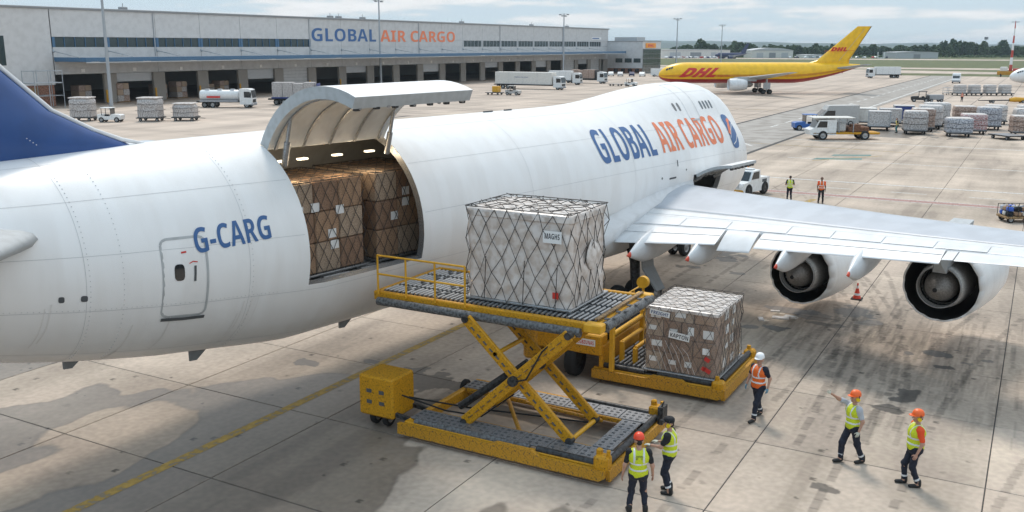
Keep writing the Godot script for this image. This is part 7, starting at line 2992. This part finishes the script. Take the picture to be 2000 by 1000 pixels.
	# two small tractors by the distant dollies
	tow_tractor("dark tow tractor parked behind the pallet rows", W(-19.4, 185.4, -0.028), 100.0, "dark_steel")
	var k := thing("equipment_cart", "grey box cart standing beside the dark tow tractor", "cart", W(-17.0, 186.4, -0.028), 119.0)
	s = T()
	cbox(s, Vector3(0, 0.85, 0), Vector3(1.4, 0.9, 2.6), 0.06)
	put(s, "cabinet", "grey_paint", k)
	for z in [-0.9, 0.9]:
		for x in [-0.65, 0.65]:
			wheel(k, Vector3(x, 0.3, z), 0.3, 0.2)

func car(label: String, at: Vector3, yaw: float, m: String) -> void:
	var c := thing("parked_car", label, "car", at, yaw, "cars parked before the office")
	var s := T()
	prism(s, [Vector2(-2.1, 0.3), Vector2(2.1, 0.3), Vector2(2.1, 0.75), Vector2(1.15, 0.92), Vector2(0.45, 1.45), Vector2(-1.2, 1.47), Vector2(-1.9, 0.98), Vector2(-2.1, 0.9)], -0.85, 0.85)
	put(s, "body", m, c)
	s = T()
	for x in [-0.856, 0.856]:
		prism(s, [Vector2(-1.5, 0.98), Vector2(0.95, 0.98), Vector2(0.38, 1.38), Vector2(-1.1, 1.4)], x - 0.006, x + 0.006)
	put(s, "side_windows", "window_dark", c)
	for z in [-1.3, 1.3]:
		for x in [-0.78, 0.78]:
			wheel(c, Vector3(x, 0.32, z), 0.32, 0.2)

func stack_on(at: Vector3, z: Vector3, m: String, label: String, yaw := 0.0) -> void:
	var r := thing("goods_stack", label, "goods stack", at, yaw)
	var n := maxi(1, int(round(maxf(z.x, z.z) / 1.8)))
	for k in n:
		var s := T()
		var along := Vector3(1, 0, 0) if z.x > z.z else Vector3(0, 0, 1)
		var c := along * ((k + 0.5) / n - 0.5) * maxf(z.x, z.z)
		var w := Vector3(z.x / n if z.x > z.z else z.x, z.y * (1.0 if k % 3 != 1 else 0.93), z.z if z.x > z.z else z.z / n)
		cbox(s, c + Vector3(0, w.y * 0.5, 0), w - Vector3(0.05, 0, 0.05), 0.05)
		put(s, "bale", m, r)

func dolly(label: String, at: Vector3, yaw: float, group := "") -> Node3D:
	var r := thing("pallet_dolly", label, "dolly", at, yaw, group)
	var s := T()
	for x in [-1.2, 1.2]:
		bar(s, Vector3(x, 0.46, -1.6), Vector3(x, 0.46, 1.6), 0.1, 0.12)
	for k in 5:
		bar(s, Vector3(-1.2, 0.44, -1.5 + k * 0.75), Vector3(1.2, 0.44, -1.5 + k * 0.75), 0.1, 0.1)
	put(s, "frame", "dark_steel", r)
	s = T()
	box(s, Vector3(0, 0.515, 0), Vector3(2.3, 0.02, 3.1))
	put(s, "bed", "tread", r)
	s = T()
	tube(s, Vector3(0, 0.4, -1.6), Vector3(0, 0.3, -2.6), 0.04, 0.04, 6)
	put(s, "tow_bar", "dark_steel", r)
	for z in [-1.1, 1.1]:
		for x in [-0.95, 0.95]:
			wheel(r, Vector3(x, 0.22, z), 0.22, 0.16)
	return r

func wrapped(label: String, at: Vector3, yaw: float, z: Vector3, m: String, round_by := 0.22, group := "") -> Node3D:
	var r := thing("wrapped_pallet", label, "cargo pallet", at, yaw, group)
	var s := T()
	box(s, Vector3(0, 0.03, 0), Vector3(z.x * 0.98, 0.06, z.z * 0.98))
	put(s, "base_plate", "steel", r)
	s = T()
	crumpled(s, z - Vector3(0, 0.06, 0), round_by, 0.10, int(z.x * 100 + at.x * 7.0), 12)
	put(s, "wrapped_load", m, r).position.y = 0.06
	s = T()
	crumpled(s, Vector3(z.x * 0.93, 0.16, z.z * 0.93), 0.07, 0.05, 6, 8, false)
	put(s, "top_sheet", "wrap_top", r).position.y = z.y - 0.13
	s = T()
	for q in [0.35, 0.68]:
		for k in 4:
			var c := [Vector3(-1, 0, 1), Vector3(1, 0, 1), Vector3(1, 0, -1), Vector3(-1, 0, -1)]
			var h := Vector3(z.x, 0, z.z) * 0.515
			wire(s, [c[k] * h + Vector3(0, z.y * q, 0), (c[k] + c[(k + 1) % 4]) * 0.5 * h * 1.02 + Vector3(0, z.y * q - 0.12, 0), c[(k + 1) % 4] * h + Vector3(0, z.y * q, 0)], 0.02, 4)
	put(s, "lashing", "rope", r)
	return r

func container(label: String, at: Vector3, yaw: float, z: Vector3, m: String, end_m := "") -> Node3D:
	var r := thing("air_container", label, "container", at, yaw)
	var s := T()
	cbox(s, Vector3(0, z.y * 0.5, 0), z, 0.06)
	var b := put(s, "shell", m, r)
	s = T()
	for x in [-0.5, 0.5]:
		for q in [-0.5, 0.5]:
			bar(s, Vector3(x * z.x * 1.005, 0.02, q * z.z * 1.005), Vector3(x * z.x * 1.005, z.y, q * z.z * 1.005), 0.09, 0.09)
		for y in [0.05, z.y - 0.04]:
			bar(s, Vector3(x * z.x * 1.008, y, -0.5 * z.z), Vector3(x * z.x * 1.008, y, 0.5 * z.z), 0.07, 0.07)
	for q in [-0.5, 0.5]:
		for y in [0.05, z.y - 0.04]:
			bar(s, Vector3(-0.5 * z.x, y, q * z.z * 1.008), Vector3(0.5 * z.x, y, q * z.z * 1.008), 0.07, 0.07)
	put(s, "edge_rail", "silver", b)
	s = T()
	for k in 2:
		for x in [-0.502, 0.502]:
			box(s, Vector3(x * z.x, z.y * 0.5, (k - 0.5) * z.z * 0.4), Vector3(0.03, z.y * 0.9, 0.05))
	put(s, "stiffener", "grey_paint", b)
	if end_m:
		s = T()
		box(s, Vector3(0, z.y * 0.5, z.z * 0.5 + 0.05), Vector3(z.x * 0.9, z.y * 0.9, 0.04))
		put(s, "curtain", end_m, b)
	return r

func make_dollies() -> void:
	var a := "white pallets and containers parked on dollies"
	# containers, nearest group
	for q in [[-16.9, 120.4, 2.4, 1.75, 2.6, "load_white", "", "boxy white container with dark print on its front"], [-19.4, 127.0, 2.3, 1.65, 2.6, "cream_paint", "", "pale container half hidden behind the printed one"], [-16.6, 127.4, 2.5, 1.65, 2.4, "load_white", "", "pale container between the printed one and the blue curtain"], [-15.7, 132.6, 2.4, 1.8, 2.6, "load_white", "blue_paint", "white container with a dark blue end curtain"], [-22.6, 128.6, 2.5, 1.7, 2.6, "cream_paint", "", "cream container behind the service truck"]]:
		dolly("dolly under the %s" % q[7], W(q[0], q[1], -0.028), 10.0)
		container(q[7], W(q[0], q[1], 0.50), 10.0, Vector3(q[2], q[3], q[4]), q[5], q[6])
	var s := T()
	# wrapped pallets in rows
	for q in [[-12.5, 116.9, 2.5, 2.1, 2.6, "load_grey", "nearest grey wrapped pallet with a sagging dark lashing in its row"], [-12.2, 121.2, 2.5, 2.15, 2.6, "load_brown", "brown grey wrapped pallet second in the lashed row"], [-11.8, 125.3, 2.6, 2.3, 2.8, "load_white", "white topped wrapped pallet third in the lashed row"], [-11.5, 129.6, 2.9, 2.4, 2.8, "load_white", "tall white wrapped pallet at the far end of the lashed row"], [-7.9, 115.8, 2.7, 1.55, 2.5, "load_blue", "low blue grey wrapped pallet with a torn white patch"], [-6.7, 120.2, 2.6, 1.75, 2.6, "load_red", "red tinted wrapped pallet behind the low blue grey one"], [-5.5, 127.6, 2.5, 2.15, 2.6, "load_blue", "tall dark netted pallet behind the red tinted one"], [-8.8, 136.6, 2.6, 1.7, 2.6, "load_brown", "brown wrapped pallet at the back of the middle rows"], [-5.2, 137.0, 2.4, 1.9, 2.5, "load_white", "white wrapped pallet behind the tall dark netted one"], [-1.6, 120.0, 2.6, 1.75, 2.5, "load_brown", "pinkish brown wrapped pallet at the right hand dolly"], [-1.6, 131.0, 2.6, 1.9, 2.6, "load_white", "white wrapped pallet behind the pinkish brown one"], [-1.4, 138.0, 2.6, 1.9, 2.6, "load_white", "white wrapped pallet furthest back behind the pinkish brown one"]]:
		dolly("low dark dolly under a wrapped pallet", W(q[0], q[1], -0.028), 12.0, "dollies under the wrapped pallets")
		wrapped(q[6], W(q[0], q[1], 0.50), 12.0, Vector3(q[2], q[3], q[4]), q[5])
	dolly("empty dolly standing in front of the pinkish brown pallet", W(-2.9, 114.8, -0.028), 40.0)
	# row of four dollies with cage loads
	for q in [[-15.06, 214.1], [-12.5, 215.5], [-9.76, 217.0], [-7.08, 218.5]]:
		dolly("dark dolly in the row of four beyond the pallet rows", W(q[0], q[1], -0.028), 29.0, "row of four distant dollies")
		var o := wrapped("white netted load on the distant row of four dollies", W(q[0], q[1], 0.50), 29.0, Vector3(1.9, 1.6, 1.9), "load_white", 0.15, "loads on the distant row of four dollies")
	var k := thing("cage_trolley", "pale wire cage trolley beside the row of four dollies", "trolley", W(-17.4, 216.0, -0.028), 29.0)
	s = T()
	for y in [0.4, 0.9, 1.4]:
		for x in [-0.6, 0.6]:
			tube(s, Vector3(x, y, -1.0), Vector3(x, y, 1.0), 0.04, 0.04, 5)
		for z in [-1.0, 1.0]:
			tube(s, Vector3(-0.6, y, z), Vector3(0.6, y, z), 0.04, 0.04, 5)
	for x in [-0.6, 0.6]:
		for z in [-1.0, 1.0]:
			tube(s, Vector3(x, 0.2, z), Vector3(x, 1.4, z), 0.04, 0.04, 5)
	put(s, "cage", "silver", k)
	for x in [-0.6, 0.6]:
		for z in [-0.8, 0.8]:
			wheel(k, Vector3(x, 0.14, z), 0.14, 0.1)
	# aircraft tow bar
	k = thing("aircraft_tow_bar", "long yellow aircraft tow bar on small wheels", "tow bar", W(-5.6, 189.0, -0.028), 118.0)
	s = T()
	tube(s, Vector3(0, 0.45, -5.0), Vector3(0, 0.5, 1.0), 0.07, 0.12, 8)
	put(s, "shaft", "dark_steel", k)
	s = T()
	tube(s, Vector3(0, 0.55, 0.5), Vector3(0, 0.62, 1.4), 0.32, 0.45, 12)
	tube(s, Vector3(0, 0.62, 1.4), Vector3(0, 0.5, 6.5), 0.45, 0.2, 12)
	put(s, "damper", "yellow_clean", k)
	for z in [-2.6, 2.6]:
		for x in [-0.5, 0.5]:
			wheel(k, Vector3(x, 0.25, z), 0.25, 0.16)
		s = T()
		tube(s, Vector3(-0.5, 0.25, z), Vector3(0.5, 0.25, z), 0.05, 0.05, 6)
		put(s, "axle", "dark_steel", k)

# ---------------------------------------------------------------- things near the freighter
func make_near_equipment() -> void:
	# white aircraft tractor by the forward door
	var r := thing("aircraft_tractor", "squat white aircraft tractor with yellow bumper by the nose door", "tow tractor", W(-17.05, 62.7), 166.0)
	var s := T()
	prism(s, [Vector2(-1.7, 0.3), Vector2(1.6, 0.3), Vector2(1.75, 0.5), Vector2(1.7, 0.95), Vector2(0.9, 1.05), Vector2(0.55, 1.68), Vector2(-0.35, 1.72), Vector2(-0.45, 1.2), Vector2(-1.7, 1.15)], -0.95, 0.95)
	var b := put(s, "body", "white_paint", r)
	s = T()
	prism(s, [Vector2(0.93, 1.08), Vector2(0.97, 1.05), Vector2(0.63, 1.62), Vector2(0.59, 1.62)], -0.82, 0.82)
	put(s, "windscreen", "window_dark", b)
	for x in [-0.956, 0.956]:
		s = T()
		prism(s, [Vector2(-0.25, 1.14), Vector2(0.75, 1.14), Vector2(0.48, 1.6), Vector2(-0.25, 1.62)], x - 0.006, x + 0.006)
		put(s, "side_window", "window_dark", b)
		s = T()
		prism(s, [Vector2(-1.3, 0.85), Vector2(-0.7, 0.85), Vector2(-0.7, 1.05), Vector2(-1.3, 1.05)], x - 0.008, x + 0.008)
		put(s, "side_vent", "seam_dark", b)
	s = T()
	box(s, Vector3(0, 0.78, -1.73), Vector3(1.2, 0.30, 0.06))
	put(s, "grille", "silver", b)
	s = T()
	cbox(s, Vector3(0, 0.42, -1.78), Vector3(1.85, 0.24, 0.22), 0.05)
	put(s, "bumper", "yellow_scuffed", b)
	for x in [-0.76, 0.76]:
		s = T()
		tube(s, Vector3(x, 0.80, -1.70), Vector3(x, 0.80, -1.78), 0.13, 0.12, 14)
		put(s, "headlight", "headlamp", b)
	s = T()
	cbox(s, Vector3(0, 1.76, 0.0), Vector3(1.3, 0.09, 0.4), 0.03)
	put(s, "roof_bar", "white_paint", b)
	s = T()
	tube(s, Vector3(0.5, 1.1, 1.3), Vector3(0.5, 1.7, 1.3), 0.03, 0.03, 6)
	tube(s, Vector3(0.5, 1.7, 1.3), Vector3(0.5, 1.84, 1.3), 0.08, 0.07, 8)
	put(s, "beacon", "lamp_orange", b)
	for z in [-1.05, 1.1]:
		for x in [-0.86, 0.86]:
			wheel(r, Vector3(x, 0.44, z), 0.44, 0.28, "dark_steel")
	# traffic cone with a raised top
	var c := thing("traffic_cone", "red traffic cone with white bands under the wing", "traffic cone", W(-5.62, 38.1))
	s = T()
	cbox(s, Vector3(0, 0.02, 0), Vector3(0.42, 0.04, 0.42), 0.012)
	put(s, "base", "rubber", c)
	for q in [[0.04, 0.17, 0.16, 0.125, "cone_red"], [0.17, 0.25, 0.125, 0.102, "reflective"], [0.25, 0.38, 0.102, 0.068, "cone_red"], [0.38, 0.44, 0.07, 0.06, "cone_red"], [0.44, 0.56, 0.04, 0.034, "reflective"], [0.56, 0.66, 0.040, 0.022, "cone_red"]]:
		s = T()
		tube(s, Vector3(0, q[0], 0), Vector3(0, q[1], 0), q[2], q[3], 20)
		put(s, "cone_section", q[4], c)
	# baggage cart at the edge of the service road
	var k := thing("baggage_cart", "small dark baggage cart heaped with bags on the red line", "baggage cart", W(-0.55, 60.3), 118.0)
	s = T()
	cbox(s, Vector3(0, 0.30, 0), Vector3(1.2, 0.12, 1.9), 0.02)
	put(s, "frame", "bare_wood", k)
	s = T()
	for x in [-0.58, 0.58]:
		for z in [-0.9, -0.3, 0.3, 0.9]:
			tube(s, Vector3(x, 0.32, z), Vector3(x, 0.95, z), 0.02, 0.02, 5)
		tube(s, Vector3(x, 0.95, -0.9), Vector3(x, 0.95, 0.9), 0.02, 0.02, 5)
	put(s, "side_rail", "dark_steel", k)
	for z in [-0.65, 0.65]:
		for x in [-0.5, 0.5]:
			wheel(k, Vector3(x, 0.2, z), 0.2, 0.12)
	for i in 20:
		var g := thing("travel_bag", "small %s bag heaped on the baggage cart" % ["dark", "pale", "blue", "brown", "grey"][i % 5], "bag", k.position + Basis(Vector3.UP, deg_to_rad(118.0)) * Vector3(-0.36 + (i % 3) * 0.36, 0.37 + (i / 10) * 0.28, -0.68 + (i / 3 % 4) * 0.45), rng.randf_range(100, 135), "bags on the baggage cart")
		s = T()
		cbox(s, Vector3(0, 0.13, 0), Vector3(0.3, 0.25, 0.38), 0.06)
		put(s, "bag_body", ["black_cloth", "cream_paint", "strap_blue", "kraft", "grey_cloth"][i % 5], g)
		s = T()
		wire(s, [Vector3(-0.08, 0.25, 0), Vector3(-0.05, 0.31, 0), Vector3(0.05, 0.31, 0), Vector3(0.08, 0.25, 0)], 0.012, 5)
		put(s, "handle", "rubber", g)
	# litter: scraps of film on the concrete
	for q in [[-7.3, 34.2, 0.5], [-8.0, 34.7, 0.35], [-8.2, 33.4, 0.4], [-7.6, 33.9, 0.6]]:
		var g := thing("film_scrap", "crumpled scrap of white film lying under the wing", "litter", W(q[0], q[1], 0.0), rng.randf() * 180.0, "film scraps under the wing")
		s = T()
		crumpled(s, Vector3(q[2], 0.05, q[2] * 0.5), 0.02, 0.05, int(q[2] * 100), 6)
		put(s, "sheet", "wrap_top", g)
